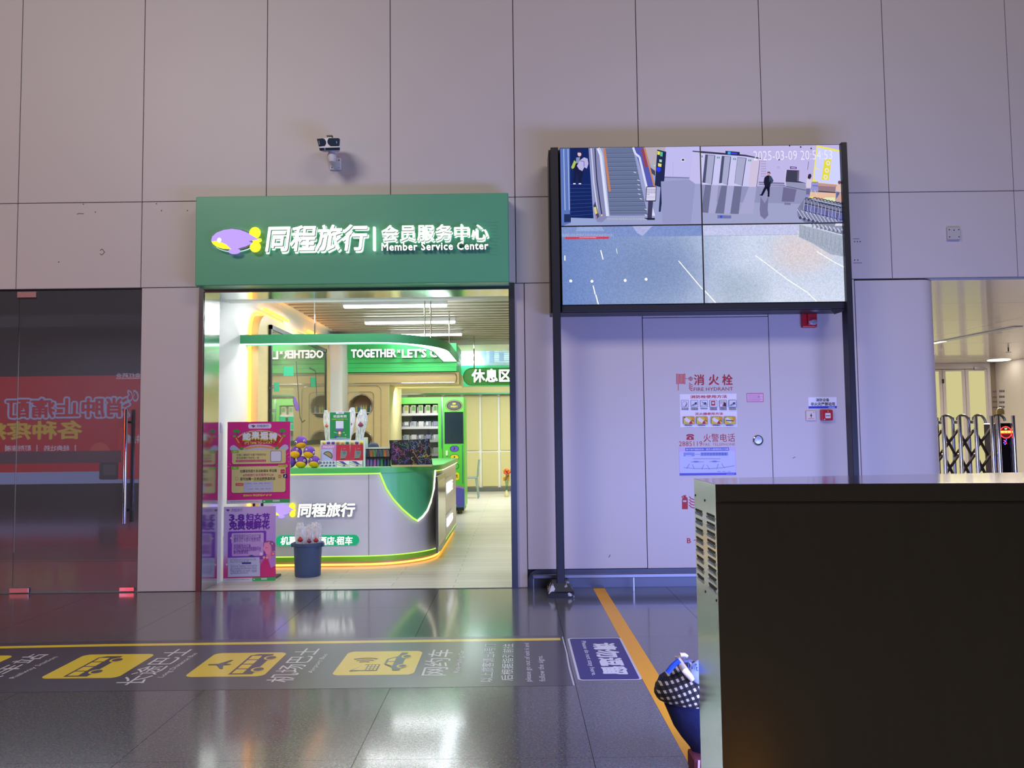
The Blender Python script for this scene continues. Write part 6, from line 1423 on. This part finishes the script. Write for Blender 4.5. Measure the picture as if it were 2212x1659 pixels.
# small switch, notice and socket on the white wall at the left
for (px, py, w_, h_, nm, lb_) in ((478, 923, .05, .10, 'wall_switch', 'white switch plate on the white wall behind the pink poster'), (487, 1173, .07, .12, 'wall_socket', 'white socket plate on the white wall beside the purple poster')):
    yy = 2.95 * FPX / (1101 - px) - .02 if px > 480 else 8.2; p = onX(px, py, -2.945)
    t = thing(nm, (-2.948, p.y, p.z - h_ / 2), lb_, 'socket' if 'socket' in nm else 'switch'); MB().box(-2.95, -2.938, p.y - w_ / 2, p.y + w_ / 2, p.z - h_ / 2, p.z + h_ / 2).build('plate', M_wplas, t, bevel=.003); MB().box(-2.939, -2.934, p.y - w_ / 4, p.y + w_ / 4, p.z - h_ / 4, p.z + h_ / 4).build('rocker', M_wplas, t, bevel=.002)
p = onX(487, 1153, -2.945); o = MB().prismX([(p.y - .06, p.z - .05), (p.y + .06, p.z - .05), (p.y, p.z + .06)], -2.95, -2.946).build('warning_triangle', mat('warning_yellow', (232, 206, 50), .5)); tag(o, 'small yellow warning triangle above the wall socket', 'sticker')

# ---------------------------------------------------------------- vending machine
YVm = 14.7
vm = thing('vending_machine', (onY(925, 1100, YVm).x, YVm + .4, 0), 'green vending machine with glass front and dark touch screen on casters', 'vending machine')
VX = lambda px: onY(px, 950, YVm).x
VZ = lambda py: onY(925, py, YVm).z
vx0, vxm, vx1 = VX(842), VX(956.5), VX(1003); vz0, vz1 = VZ(1097), VZ(858)
M_vg = mat('vending_green', (84, 196, 62), .35, 0, .02); M_grey = mat('vending_interior', (120, 140, 146), .5)
wx0, wx1, wz1, wz0 = VX(851), VX(946.5), VZ(872), VZ(1040)
cab = MB()
cab.box(vx0, wx0, YVm, YVm + .8, vz0, vz1).box(wx1, vxm - .01, YVm, YVm + .8, vz0, vz1).box(wx0, wx1, YVm, YVm + .8, wz1, vz1).box(wx0, wx1, YVm, YVm + .8, vz0, wz0).build('cabinet', M_vg, vm)
B(wx0, wx1, YVm + .6, YVm + .62, wz0, wz1).build('interior_back', M_grey, vm)
MB().box(vxm, vx1, YVm - .005, YVm + .8, vz0, vz1).build('control_column', M_vg, vm, bevel=.006)
B(vxm - .012, vxm + .002, YVm - .008, YVm, vz0, vz1).build('seam_strip', M_brush, vm)
glz = bpy.data.materials.new('window_glass'); glz.use_nodes = True; nt = glz.node_tree; nt.nodes.clear()
tr = nt.nodes.new('ShaderNodeBsdfTransparent'); gy = nt.nodes.new('ShaderNodeBsdfGlossy'); gy.inputs['Roughness'].default_value = .02; fr = nt.nodes.new('ShaderNodeFresnel'); ms = nt.nodes.new('ShaderNodeMixShader'); oo = nt.nodes.new('ShaderNodeOutputMaterial')
nt.links.new(fr.outputs[0], ms.inputs[0]); nt.links.new(tr.outputs[0], ms.inputs[1]); nt.links.new(gy.outputs[0], ms.inputs[2]); nt.links.new(ms.outputs[0], oo.inputs[0])
B(wx0, wx1, YVm + .004, YVm + .010, wz0, wz1).build('glass_front', glz, vm)
M_box = [mat('carton_%d' % i, c, .5) for i, c in enumerate(((206, 204, 180), (196, 206, 190), (216, 216, 214), (150, 160, 170), (120, 126, 150), (186, 196, 200)))]
for j, py in enumerate((892, 921, 950, 980, 1008)):
    z = VZ(py); B(wx0 + .004, wx1 - .004, YVm + .03, YVm + .55, z - .045, z).build('shelf', M_wplas, vm)
    n = 6; wdt = (wx1 - wx0) / 6.05
    for i in range(n):
        xa = wx0 + .03 + wdt * i; h_ = (.145 if j == 0 else .095 if j < 3 else .11); w2 = wdt * (.62 if j == 0 else .72)
        nmj = ('top', 'second', 'third', 'fourth', 'fifth')[j]
        t = thing('product_box', (xa + w2 / 2, YVm + .10, z + .0005), '%s box, %s from the left on the %s shelf in the vending machine' % ('cream and green' if j == 0 else 'pale grey', ORD[i], nmj + (' highest' if 0 else '')), 'box', 'product boxes in the vending machine')
        B(xa + .012, xa + .012 + w2, YVm + .06, YVm + .16, z + .0005, z + h_).build('carton', M_box[(0 if j == 0 else 2 + (i + j) % 4)], t)
        a = wallart(YVm + .06, w=.001)
        if j == 0: a.ell(xa + .012 + w2 / 2, z + h_ * .68, w2 * .36, h_ * .22, (90, 160, 70) if i != 1 else (160, 170, 60), 14); a.rect(xa + .012 + w2 * .14, z + h_ * .7, xa + .012 + w2 * .86, z + h_ * .3, (96, 164, 90) if i != 1 else (170, 176, 70))
        else: a.rect(xa + .02, z + h_ * .85, xa + .012 + w2 * (.45 if (i + j) % 2 else .85), z + h_ * .25, (226, 228, 232) if (i + j) % 3 else (150, 150, 190))
        a.build('print', M_ink, t)
        B(xa - .006, xa + .004, YVm + .04, YVm + .5, z, z + h_ * .8).build('divider', M_wplas, vm)
a = wallart(YVm - .005, w=.001)
cxv = VX(981.5); a.ell(cxv, VZ(877), 18.5 * YVm / FPX, 12.5 * YVm / FPX, (40, 50, 50), 28); a.ring(cxv, VZ(877), 17 * YVm / FPX, 11 * YVm / FPX, .008, (190, 180, 120), 28); a.ell(cxv, VZ(877), 13.5 * YVm / FPX, 8.5 * YVm / FPX, (70, 80, 84), 24)
a.text('同程旅行', (VX(974), VZ(876.5), VX(989), VZ(881)), (226, 206, 50), bold=.02); a.rect(VX(978), VZ(871), VX(985), VZ(874.5), (226, 206, 50))
for py, c in ((970, (92, 86, 184)), (989, (226, 206, 40)), (1007.5, (84, 196, 62))):
    s_ = YVm / FPX; hx_ = [(-9.6, -2.5), (-7, -5), (-4, -6.6), (4, -6.6), (7, -5), (9.6, -2.5), (9.6, 2.5), (7, 5), (4, 6.6), (-4, 6.6), (-7, 5), (-9.6, 2.5)]
    a.poly([(cxv + u * s_, VZ(py) + v * s_) for u, v in hx_], (30, 60, 50)); a.poly([(cxv + u * .9 * s_, VZ(py) + v * .86 * s_) for u, v in hx_], c); a.text('?', (VX(979.8), VZ(py - 3.3), VX(983.2), VZ(py + 3.3)), (20, 40, 40), bold=.04)
a.rrect(VX(968), VZ(1037.5), VX(991), VZ(1021.5), .03, (232, 216, 30)); a.text('附体', (VX(972), VZ(1025), VX(989), VZ(1034)), (40, 44, 30), bold=.01)
zz0 = VZ(1094); a.poly([(vxm + .01, zz0), (vx1 - .01, zz0), (vx1 - .01, VZ(1054)), (VX(990), VZ(1049.5)), (vxm + .01, VZ(1048))], (164, 110, 200)); a.poly([(vxm + .01, zz0), (vx1 - .01, zz0), (vx1 - .01, VZ(1057.5)), (VX(990), VZ(1054)), (vxm + .01, VZ(1053))], (84, 84, 184)); a.poly([(VX(974), VZ(1093)), (VX(986), VZ(1093)), (VX(977), VZ(1082)), (VX(974), VZ(1082))], (232, 206, 30)); a.rect(vxm + .01, VZ(1094.5), vx1 - .01, vz0, (60, 110, 140))
a.build('column_print', M_ink, vm)
for pxa, pya, pyb, y_ in ((953, 866, 970, YVm), (997.8, 962, 1047, YVm - .005)):
    a = wallart(y_, w=.0012); n = int((pyb - pya) / 1.15)
    for k in range(n):
        for q in range(2):
            if (k + q) % 2: a.rect(VX(pxa + q * 1.2), VZ(pya + 1.15 * k), VX(pxa + q * 1.2 + 1.2), VZ(pya + 1.15 * k + 1.15), (40, 70, 150))
    a.build('checker_trim', M_ink, vm)
B(VX(960.5), VX(1001), YVm - .012, YVm - .004, VZ(959), VZ(890.5)).build('touch_screen', mat('dark_screen', (34, 48, 60), .15), vm)
MB().box(VX(963), VX(967.5), YVm - .03, YVm - .004, VZ(985), VZ(974)).build('card_reader', M_wplas, vm, bevel=.006)
B(vx0 + .02, vx1 - .02, YVm + .04, YVm + .76, vz0 - .06, vz0).build('underframe', M_dark, vm)
for x in (vx0 + .12, vx1 - .12):
    for y in (YVm + .1, YVm + .7):
        cs = MB().box(x - .03, x + .03, y - .03, y + .03, .09, vz0 - .055).build('caster_fork', M_brush, vm)
        MB().lathe((x - .02, y, .05), [(.0, 0), (.05, 0), (.05, .04), (0, .04)], 14, axis='x').build('caster_wheel', M_dark, cs, smooth=True)
# chair beside it
chx, chy = onY(1013, 1050, 18.3).x, 18.3
ch = thing('grey_chair', (chx, chy, 0), 'grey moulded chair beside the vending machine at the back of the shop', 'chair'); M_ch = mat('sage_grey_plastic', (136, 156, 154), .45)
MB().box(chx - .2, chx + .2, chy - .2, chy + .2, .45, .48).build('seat', M_ch, ch, bevel=.012, seg=2)
MB().loft([[(chx + .20 + .04 * f - .02, chy - .19 + .01 * f, .48 + .40 * f), (chx + .235 + .04 * f - .02, chy - .19, .48 + .40 * f), (chx + .235 + .04 * f - .02, chy + .19, .48 + .40 * f), (chx + .20 + .04 * f - .02, chy + .19, .48 + .40 * f)] for f in (0, .3, .7, 1)]).build('backrest', M_ch, ch, bevel=.01)
for sx, sy in ((1, 1), (1, -1), (-1, 1), (-1, -1)): MB().tube([(chx + sx * .17, chy + sy * .17, .46), (chx + sx * .215, chy + sy * .2, 0.008)], [.022, .014], 8).build('leg', M_ch, ch, smooth=True)
# orange flower spray
fxx, fyy = onY(1094, 1040, 18.6).x, 18.6
fp = thing('orange_flower_vase', (fxx, fyy, 0), 'thin vase with orange flower spray at the right edge of the entrance', 'plant')
MB().lathe((fxx, fyy, 0), [(.04, 0), (.05, .02), (.035, .08), (.02, .14), (.026, .15), (0, .15)], 16).build('vase', M_olive, fp, smooth=True)
random.seed(5)
for k in range(7):
    a0 = random.uniform(0, 6.28); tip_ = Vector((fxx - .05 + random.uniform(-.14, .12), fyy + random.uniform(-.05, .05), .38 + random.uniform(0, .24)))
    MB().tube([(fxx, fyy, .14), Vector((fxx, fyy, .14)).lerp(tip_, .5) + Vector((.03 * cos(a0), 0, .02)), tip_], .006, 6).build('stem', M_stem, fp)
    mb = MB()
    for q in range(5): mb.ball(tip_ + Vector((random.uniform(-.05, .05), random.uniform(-.04, .04), random.uniform(-.04, .05))), .028, .02, .024, 7, 5)
    o = mb.build('blossom', mat('orange_petal_%d' % (k % 3), ((226, 120, 40), (206, 80, 40), (236, 160, 60))[k % 3], .6), fp, smooth=True); o['kind'] = 'stuff'

# ---------------------------------------------------------------- corridor at the right
CX0, CX1, CY1, CZ = px1 + .0, 13.0, 17.8, 2.866
fl3 = B(CX0, CX1 + .1, D + .0, CY1 + .2, -.3, -.002).build('floor_corridor', M_granite); tag(fl3, kind='structure')
M_cc = mat('glossy_ceiling_panel', (226, 218, 208), .3, 0, .03, 1.2, bump=.05, bscale=1.2, coat=.6)
cc_ = B(CX0 - .8, CX1 + .1, D + .04, CY1 + .2, CZ + .02, CZ + .15).build('ceiling_corridor', M_groove); tag(cc_, kind='structure')
for j in range(7):
    y0 = D + .06 + 1.46 * j
    for i in range(3):
        x0 = CX0 - .78 + 3.3 * i
        B(x0 + .004, min(x0 + 3.296, CX1 + .1), y0 + .004, min(y0 + 1.456, CY1 + .15), CZ, CZ + .02).build('ceiling_panel', M_cc, cc_)
wl = B(CX0 - .02, CX0 + .0, D + .5, CY1, 0, CZ - .004).build('wall_corridor_left', M_panel); tag(wl, kind='structure')
xr_ = onY(2154, 900, CY1).x
wr_ = thing('wall_corridor_right', (xr_ + .02, 14, 0), kind='structure')
M_cw = mat('cream_wall_panel', (226, 216, 206), .4)
yy = CY1; 
for k in range(4): B(xr_, xr_ + .08, yy - 2.4 + .01, yy - .005, 0, CZ - .002).build('wall_panel', M_cw, wr_); yy -= 2.41
wb_ = B(CX0 - .3, xr_ + .2, CY1 + .05, CY1 + .2, 0, CZ - .002).build('wall_corridor_back', M_cw); tag(wb_, kind='structure')
xq0 = onY(2140, 900, CY1).x; B(xq0, xr_, CY1 - .02, CY1 + .05, 0, CZ - .003).build('grey_return', mat('taupe_wall', (150, 134, 116), .5), wb_)
a = wallart(CY1 - .02, w=.002)
for j, py in enumerate((846, 858, 868, 880)):
    for k in range(5): a.rect(onY(2143 + 2.2 * k, py, CY1).x, onY(2148, py - 1.6, CY1).z, onY(2144.4 + 2.2 * k, py, CY1).x, onY(2148, py + 1.6, CY1).z, (90, 84, 90))
a.build('dark_wall_print', M_ink, wb_)
a = Art(lambda u, v, w: Vector((xr_ - w, u, v)), w=.002)
for j, py in enumerate((845, 857, 869, 879)):
    for k in range(3):
        q = [onX(x, y, xr_) for x, y in ((2159 + 4 * k, py - 2.4), (2162 + 4 * k, py - 2.4), (2162 + 4 * k, py + 2.4), (2159 + 4 * k, py + 2.4))]; a.poly([(z_.y, z_.z) for z_ in q], (96, 96, 120), lift=False)
a.build('blue_wall_print', M_ink, wr_)
# frosted double doors
d3 = thing('door_3', (onY(2075, 900, CY1).x, CY1 - .05, 0), kind='structure')
DXv = lambda px: onY(px, 890, CY1 - .05).x
M_fr = mat('white_door_frame', (206, 200, 196), .4); M_frost = emit('lit_frosted_pane', (232, 222, 160), .78)
yD = CY1 - .05; ztop = onY(2070, 797, yD).z; zfr = onY(2070, 789, yD).z
B(DXv(1960), DXv(2142), yD - .02, yD + .06, ztop, min(zfr + .06, CZ - .004)).build('head_frame', M_fr, d3); B(DXv(2136), DXv(2142), yD - .02, yD + .06, 0, ztop).build('side_frame', M_fr, d3)
for a0, a1, l0, l1 in ((1988, 2038.5, 2000, 2031), (2039.5, 2088, 2046, 2080), (2089, 2136, 2096, 2130)):
    lf = B(DXv(a0), DXv(a1), yD, yD + .03, .01, ztop - .01).build('door_leaf', M_fr, d3)
    B(DXv(l0), DXv(l1), yD - .006, yD, .25, onY(2070, 802, yD).z).build('frosted_pane', M_frost, lf)
MB().box(DXv(2038), DXv(2040.5), yD - .03, yD, onY(2040, 828, yD).z, onY(2040, 819, yD).z).build('latch', M_dark, d3)
MB().box(DXv(2107), DXv(2130), yD - .05, yD - .02, onY(2118, 798, yD).z, onY(2118, 793, yD).z).build('door_closer', M_brush, d3)
# ceiling fittings of the corridor
p = onZ(2158, 779, CZ - .012); dl = thing('downlight', (p.x, p.y, CZ - .012), 'round white downlight in the glossy corridor ceiling', 'lamp')
MB().lathe((p.x, p.y, CZ - .012), [(.0, .0), (.20, .0), (.22, .012), (.0, .012)], 24).build('lens', emit('downlight_lens', (255, 248, 235), 6.0), dl)
p = onZ(2020, 741, CZ - .01); q = onZ(2200, 706, CZ - .01); ls = thing('linear_light', ((p.x + q.x) / 2, (p.y + q.y) / 2, CZ - .01), 'slim linear lamp strip recessed in the corridor ceiling', 'lamp')
dv = (q - p); dv.z = 0; nv_ = Vector((-dv.y, dv.x, 0)).normalized()
MB().obox((p + q) / 2 + Vector((0, 0, .004)), dv, nv_ * .14, Vector((0, 0, .008))).build('cover', mat('lamp_cover', (180, 190, 196), .3), ls)
MB().obox(p + dv * .04, dv * .16, nv_ * .10, Vector((0, 0, .006))).build('lit_section', emit('linear_lamp', (255, 246, 215), 3.0), ls)
p = onZ(2010, 768, CZ); sd = thing('smoke_detector', (p.x, p.y, CZ - .08), 'white smoke detector on the corridor ceiling beside the pillar', 'detector')
MB().lathe((p.x, p.y, CZ), [(.0, -.07), (.05, -.07), (.09, -.04), (.10, 0), (0, 0)], 18).build('dome', M_wplas, sd, smooth=True)
p = onZ(2178, 751, CZ); sp = thing('sprinkler', (p.x, p.y, CZ - .09), 'small dark sprinkler head under the corridor ceiling', 'sprinkler')
MB().tube([(p.x, p.y, CZ), (p.x, p.y, CZ - .07)], .012, 8).lathe((p.x, p.y, CZ - .085), [(0, 0), (.045, 0), (.045, .006), (0, .006)], 12).build('head', M_dark, sp)
# folding gate
YG = 11.0; GX = lambda px: onY(px, 960, YG).x
gt = thing('folding_gate', (GX(2100), YG + .1, 0), 'stainless steel folding gate with arched tops and crossed bars in the corridor', 'gate')
M_lat = mat('dull_lattice_steel', (96, 88, 84), .35, .9); zG = onY(2080, 899, YG).z; posts = [GX(p) for p in (1969, 2004.5, 2040, 2075, 2110, 2144.8)]
for i, x in enumerate(posts):
    MB().tube([(x, YG, .04), (x, YG, zG)], .026, 10).build('post', M_chrome, gt, smooth=True); (None if i == len(posts) - 1 else MB().tube([(x + .09, YG + .34, .04), (x + .09, YG + .34, zG - .01)], .022, 8).build('rear_post', M_brush, gt, smooth=True))
    MB().ball((x, YG + .02, .03), .03, .03, .03, 8, 6).build('roller', M_dark, gt)
    if i < len(posts) - 1:
        xa, xb = x + .03, posts[i + 1] - .0; r_ = (xb - xa) / 2
        MB().tube([(xa + r_ - r_ * cos(pi * k / 10), YG + .15, zG - .10 + .115 * sin(pi * k / 10)) for k in range(11)], .018, 8).build('arch', mat('olive_steel', (150, 150, 132), .35, .7), gt, smooth=True)
        for z0, z1, yy in ((1.10, 1.43, YG + .05), (.74, 1.10, YG + .05), (.38, .74, YG + .05)):
            MB().tube([(x, yy, z1), (posts[i + 1] + .02, yy + .10, z0 - .05)], .020, 6).build('cross_bar', M_lat, gt); MB().tube([(x, yy + .12, z0 - .05), (posts[i + 1] + .02, yy + .02, z1)], .020, 6).build('cross_bar', M_lat, gt)
gh = thing('gate_head', (GX(2172), YG, 0), 'dark motor head of the folding gate with glowing red round panel', 'gate motor')
for px in (2156.5, 2189.5): MB().tube([(GX(px), YG - .02, .03), (GX(px), YG - .02, zG)], .028, 10).build('post', M_chrome, gh, smooth=True)
xa, xb = GX(2158.5), GX(2187.5); MB().box(xa, xb, YG, YG + .35, .05, onY(2172, 914, YG).z).build('motor_housing', mat('dark_chrome_panel', (48, 42, 52), .2, .8, .3, 30, bump=.5, bscale=14), gh, bevel=.01)
r_ = (xb - xa) / 2; MB().tube([(xa + r_ - r_ * cos(pi * k / 10), YG + .15, zG - .07 + .085 * sin(pi * k / 10)) for k in range(11)], .018, 8).build('arch', mat('olive_steel', (150, 150, 132)), gh, smooth=True)
a = wallart(YG, w=.004); c = onY(2172.5, 934, YG); R = 13.2 * YG / FPX; a.ell(c.x, c.z, R, R, (36, 8, 14)); a.ring(c.x, c.z, R * .93, R * .93, .010, (255, 40, 40), 24); a.rect(c.x - R * .9, c.z + R * .32, c.x + R * .9, c.z - R * .22, (255, 30, 20))
for k in (-1, 0, 1): a.rect(c.x + R * (.55 * k - .22), c.z + R * .22, c.x + R * (.55 * k + .22), c.z - R * .06, (255, 200, 60))
a.poly([(c.x - R * .2, c.z + R * .7), (c.x + R * .22, c.z + R * .7), (c.x + R * .1, c.z + R * .45), (c.x - R * .1, c.z + R * .45)], (60, 220, 70))
for k in range(7): a.ell(c.x + R * (.2 * cos(k * 2.4) - .2), c.z - R * (1.2 + .12 * k), .008, .008, (200, 30, 60) if k % 2 else (70, 70, 220), 8)
a.build('led_panel', ink_lit('red_led', 6.0), gh)
ey = MB().lathe((GX(2174), YG + .1, zG + .02), [(0, 0), (.05, .0), (.05, .05), (.03, .085), (0, .09)], 14).build('beacon', mat('amber_beacon', (206, 176, 80), .3), gh, smooth=True)

# ---------------------------------------------------------------- steel display cabinet in the foreground
A = Vector((.698, 2.852)); Bc = Vector((.704, 3.218)); dF = Vector((1.008, -.113)); dB = Vector((1.45, .17))
E_ = A + dF * ((4.5 - A.x) / dF.x); Fc = Bc + dB * ((4.5 - Bc.x) / dB.x); ZK = 1.257
kc = thing('steel_cabinet', (2.0, 3.0, 0), 'large stainless steel cabinet with vent louvres on its left side, in the foreground', 'cabinet')
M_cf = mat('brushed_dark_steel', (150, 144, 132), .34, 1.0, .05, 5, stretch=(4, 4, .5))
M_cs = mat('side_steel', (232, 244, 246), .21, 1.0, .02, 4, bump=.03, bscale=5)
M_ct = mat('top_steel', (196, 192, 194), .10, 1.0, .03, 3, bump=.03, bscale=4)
def wallseg(p, q, z0, z1, th, m, name, par=kc):
    t = (q - p).normalized(); n = Vector((t.y, -t.x)) * th
    return MB().prismZ([(p.x, p.y), (q.x, q.y), (q.x - n.x, q.y - n.y), (p.x - n.x, p.y - n.y)], z0, z1).build(name, m, par)
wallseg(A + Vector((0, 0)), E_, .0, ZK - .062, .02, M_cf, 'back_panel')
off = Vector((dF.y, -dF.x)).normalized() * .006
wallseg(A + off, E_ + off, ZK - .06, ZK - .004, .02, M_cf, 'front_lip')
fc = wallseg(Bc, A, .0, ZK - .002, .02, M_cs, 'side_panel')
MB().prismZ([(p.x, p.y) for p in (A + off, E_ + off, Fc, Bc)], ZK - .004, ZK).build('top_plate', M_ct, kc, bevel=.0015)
MB().prismZ([(p.x, p.y) for p in (A + Vector((.03, .03)), E_ + Vector((0, .03)), Fc + Vector((0, -.03)), Bc + Vector((.03, -.03)))], .01, ZK - .03).build('core', M_dark, kc)
tB = (Fc - Bc).normalized(); nB = Vector((-tB.y, tB.x))
wallseg(Fc, Bc, .0, ZK - .004, .02, M_dark, 'display_frame')
ps = [Bc + tB * .06 + nB * .003, Fc - tB * .03 + nB * .003]
M_disp = emit('display_light', (152, 166, 255), 14.5)
MB().add([(ps[0].x, ps[0].y, .12), (ps[1].x, ps[1].y, .12), (ps[1].x, ps[1].y, ZK - .08), (ps[0].x, ps[0].y, ZK - .08)], [(0, 1, 2, 3)]).build('display_screen', M_disp, kc)
# louvres: dark slot under a pressed hood
sd_ = (A - Bc); sL = sd_.length; sd_ = sd_.normalized(); sn = Vector((-1, .06)).normalized()
def side(u, z, w=0.0): p = Bc + sd_ * (u * sL) + sn * w; return Vector((p.x, p.y, z))
def side_from_px(px, py):
    best = None
    for k in range(101):
        u = k / 100; p = side(u, 1.0); d = ray(px, py); t_ = p.y / d.y; z = CAMH + d.z * t_; x = d.x * t_; e = abs(x - p.x)
        if best is None or e < best[0]: best = (e, u, z)
    return best[1], best[2]
for col, x0c, x1c in ((0, 0, 0), (1, 0, 0)):
    for k in range(9 if col else 8):
        if col == 0: pa, pb2 = (1503.0 + .55 * k, 1099.5 + 20.4 * k), (1516.5 + .6 * k, 1106.5 + 20.4 * k)
        else: pa, pb2 = (1527.0 + .55 * k, 1109.0 + 19.2 * k), (1543.0 + .6 * k, 1116.5 + 19.2 * k)
        ua, za = side_from_px(*pa); ub, zb = side_from_px(*pb2); z = (za + zb) / 2; h_ = .0085
        lo = MB()
        lo.add([side(ua, z - h_ / 2, .0012), side(ub, z - h_ / 2, .0012), side(ub, z + h_ / 2, .0012), side(ua, z + h_ / 2, .0012)], [(0, 1, 2, 3)], 1)
        lo.loft([[side(ua, z - h_ / 2 - .014, .0006), side(ua + .03, z - h_ / 2 - .002, .007), side(ub - .03, z - h_ / 2 - .002, .007), side(ub, z - h_ / 2 - .014, .0006)], [side(ua, z - h_ / 2 - .013, .0), side(ua + .03, z - h_ / 2 - .001, .0), side(ub - .03, z - h_ / 2 - .001, .0), side(ub, z - h_ / 2 - .013, .0)]], 0)
        lo.build('louvre', [M_cs, M_groove], kc)
for px, py in ((1502, 1070), (1522.5, 1081), (1524, 1278), (1547.5, 1297)):
    u, z = side_from_px(px, py); c = side(u, z, .0); MB().obox(c, Vector((sd_.x, sd_.y, 0)) * .008, Vector((sn.x, sn.y, 0)) * .004, Vector((0, 0, .008))).build('rivet', M_groove, kc)

# ---------------------------------------------------------------- blue padded bag beside the cabinet
yb_ = 3.52
bg = thing('blue_padded_bag', (.78, yb_, 0), 'blue padded bag with black and white checked flap beside the steel cabinet', 'bag')
M_blue = mat('blue_velvet', (16, 24, 68), .85, 0, .25, 12, bump=.35, bscale=24)
ck = bpy.data.materials.new('checked_cloth'); ck.use_nodes = True; nt = ck.node_tree; b = nt.nodes['Principled BSDF']; b.inputs['Roughness'].default_value = .9
tc = nt.nodes.new('ShaderNodeTexCoord'); mp = nt.nodes.new('ShaderNodeMapping'); mp.inputs['Rotation'].default_value = (0, radians(24), 0); mp.inputs['Scale'].default_value = (44, 1, 44); nt.links.new(tc.outputs['Object'], mp.inputs[0])
sx = nt.nodes.new('ShaderNodeSeparateXYZ'); nt.links.new(mp.outputs[0], sx.inputs[0])
def half(o_):
    f = nt.nodes.new('ShaderNodeMath'); f.operation = 'FRACT'; nt.links.new(o_, f.inputs[0]); g_ = nt.nodes.new('ShaderNodeMath'); g_.operation = 'GREATER_THAN'; g_.inputs[1].default_value = .55; nt.links.new(f.outputs[0], g_.inputs[0]); return g_.outputs[0]
h1, h2 = half(sx.outputs[0]), half(sx.outputs[2]); sm = nt.nodes.new('ShaderNodeMath'); nt.links.new(h1, sm.inputs[0]); nt.links.new(h2, sm.inputs[1])
r = nt.nodes.new('ShaderNodeValToRGB'); r.color_ramp.interpolation = 'CONSTANT'; r.color_ramp.elements[0].color = (.008, .008, .010, 1); r.color_ramp.elements[1].position = .75; r.color_ramp.elements[1].color = (.62, .55, .47, 1)
e = r.color_ramp.elements.new(.3); e.color = (.035, .030, .030, 1)
dv_ = nt.nodes.new('ShaderNodeMath'); dv_.operation = 'MULTIPLY'; dv_.inputs[1].default_value = .5; nt.links.new(sm.outputs[0], dv_.inputs[0]); nt.links.new(dv_.outputs[0], r.inputs[0]); nt.links.new(r.outputs[0], b.inputs['Base Color'])
def bx_(px, py, y=yb_): p = onY(px, py, y); return p.x, p.z
random.seed(2)
prof = [(1640, 1506, .04), (1622, 1496, .06), (1600, 1478, .09), (1575, 1460, .12), (1550, 1448, .14), (1525, 1436, .15), (1505, 1428, .155), (1485, 1424, .15), (1470, 1430, .13), (1462, 1440, .10)]
xc_ = .845; rings = []
for py, pxl, ry in prof:
    xl, z = bx_(pxl, py); rx = xc_ - xl
    rings.append([(xc_ + rx * cos(2 * pi * k / 28) * (1 + .02 * sin(5 * 2 * pi * k / 28 + py * .03)), yb_ + .05 + ry * sin(2 * pi * k / 28) * (1 + .05 * sin(7 * 2 * pi * k / 28 + py * .05)), max(z, .05)) for k in range(28)])
MB().loft(rings).build('padded_body', M_blue, bg, smooth=True)
fl_ = []
for py, pxl, ry in ((1509, 1423, .165), (1498, 1417, .175), (1484, 1420, .172), (1472, 1428, .155), (1462, 1440, .13), (1452, 1456, .10), (1447, 1466, .085)):
    xl, z = bx_(pxl, py); rx = xc_ - xl
    fl_.append([(xc_ + rx * cos(2 * pi * k / 28), yb_ + .05 + ry * sin(2 * pi * k / 28), z + .012 * cos(2 * pi * k / 28 - .6) * (py > 1470)) for k in range(28)])
MB().loft(fl_).build('checked_flap', ck, bg, smooth=True)
xd, zd = bx_(1512, 1452); MB().ball((xd + .03, yb_ - .03, zd), .085, .07, .065, 18, 10).build('printed_cloth', mat('pale_blue_cloth', (170, 190, 220), .8, 0, .06, 20), bg, smooth=True)
tx_ = Art(lambda u, v, w: Vector((u, yb_ - .03 - math.sqrt(max(.0001, .070 ** 2 * (1 - ((u - xd - .03) / .085) ** 2 - ((v - zd) / .065) ** 2))) - w - .001, v)), w=.0006)
for s_, r_ in (('LOVE', (1493, 1441, 1510.5, 1452.5)), ('HAPPY', (1484, 1433, 1503, 1439)), ('JOY', (1482, 1426, 1492, 1431.5))):
    X0_, Z1_, X1_, Z0_ = wr(*r_, yb_ - .095); tx_.text(s_, (X0_, Z1_, X1_, Z0_), (76, 96, 156), bold=.01)
tx_.build('cloth_print', M_ink, bg)
MB().tube([(bx_(px, py, yb_ - .02)[0], yb_ - .06 + .07 * (i > 2), bx_(px, py, yb_ - .02)[1]) for i, (px, py) in enumerate(((1492, 1462), (1484, 1453), (1476, 1443), (1469, 1432), (1467, 1424), (1473, 1419), (1482, 1419), (1488, 1423)))], [.012, .014, .015, .014, .012, .010, .009, .008], 10).build('beige_binding', mat('beige_fleece', (206, 188, 166), .9, 0, .06, 40), bg, smooth=True)
MB().tube([(bx_(px, py, yb_ + .0)[0], yb_ - .02, bx_(px, py, yb_)[1]) for px, py in ((1440, 1450), (1450, 1437), (1460, 1428), (1466, 1424))], .012, 8).build('strap', mat('bright_blue_strap', (30, 80, 200), .5), bg, smooth=True)
xs_, _z = bx_(1500, 1640); MB().box(xs_ - .014, xs_ + .10, yb_ - .05, yb_ + .08, 0, .075).build('dark_red_base', mat('dark_red_cloth', (92, 26, 38), .8), bg, bevel=.012, seg=2)
for dx in (.006, .034): MB().obox((xs_ + dx, yb_ - .052, .038), (.009, 0, 0), (0, .004, 0), (.004 if dx < .02 else -.010, 0, .072)).build('white_strap', mat('pale_strap', (206, 176, 180), .7), bg)
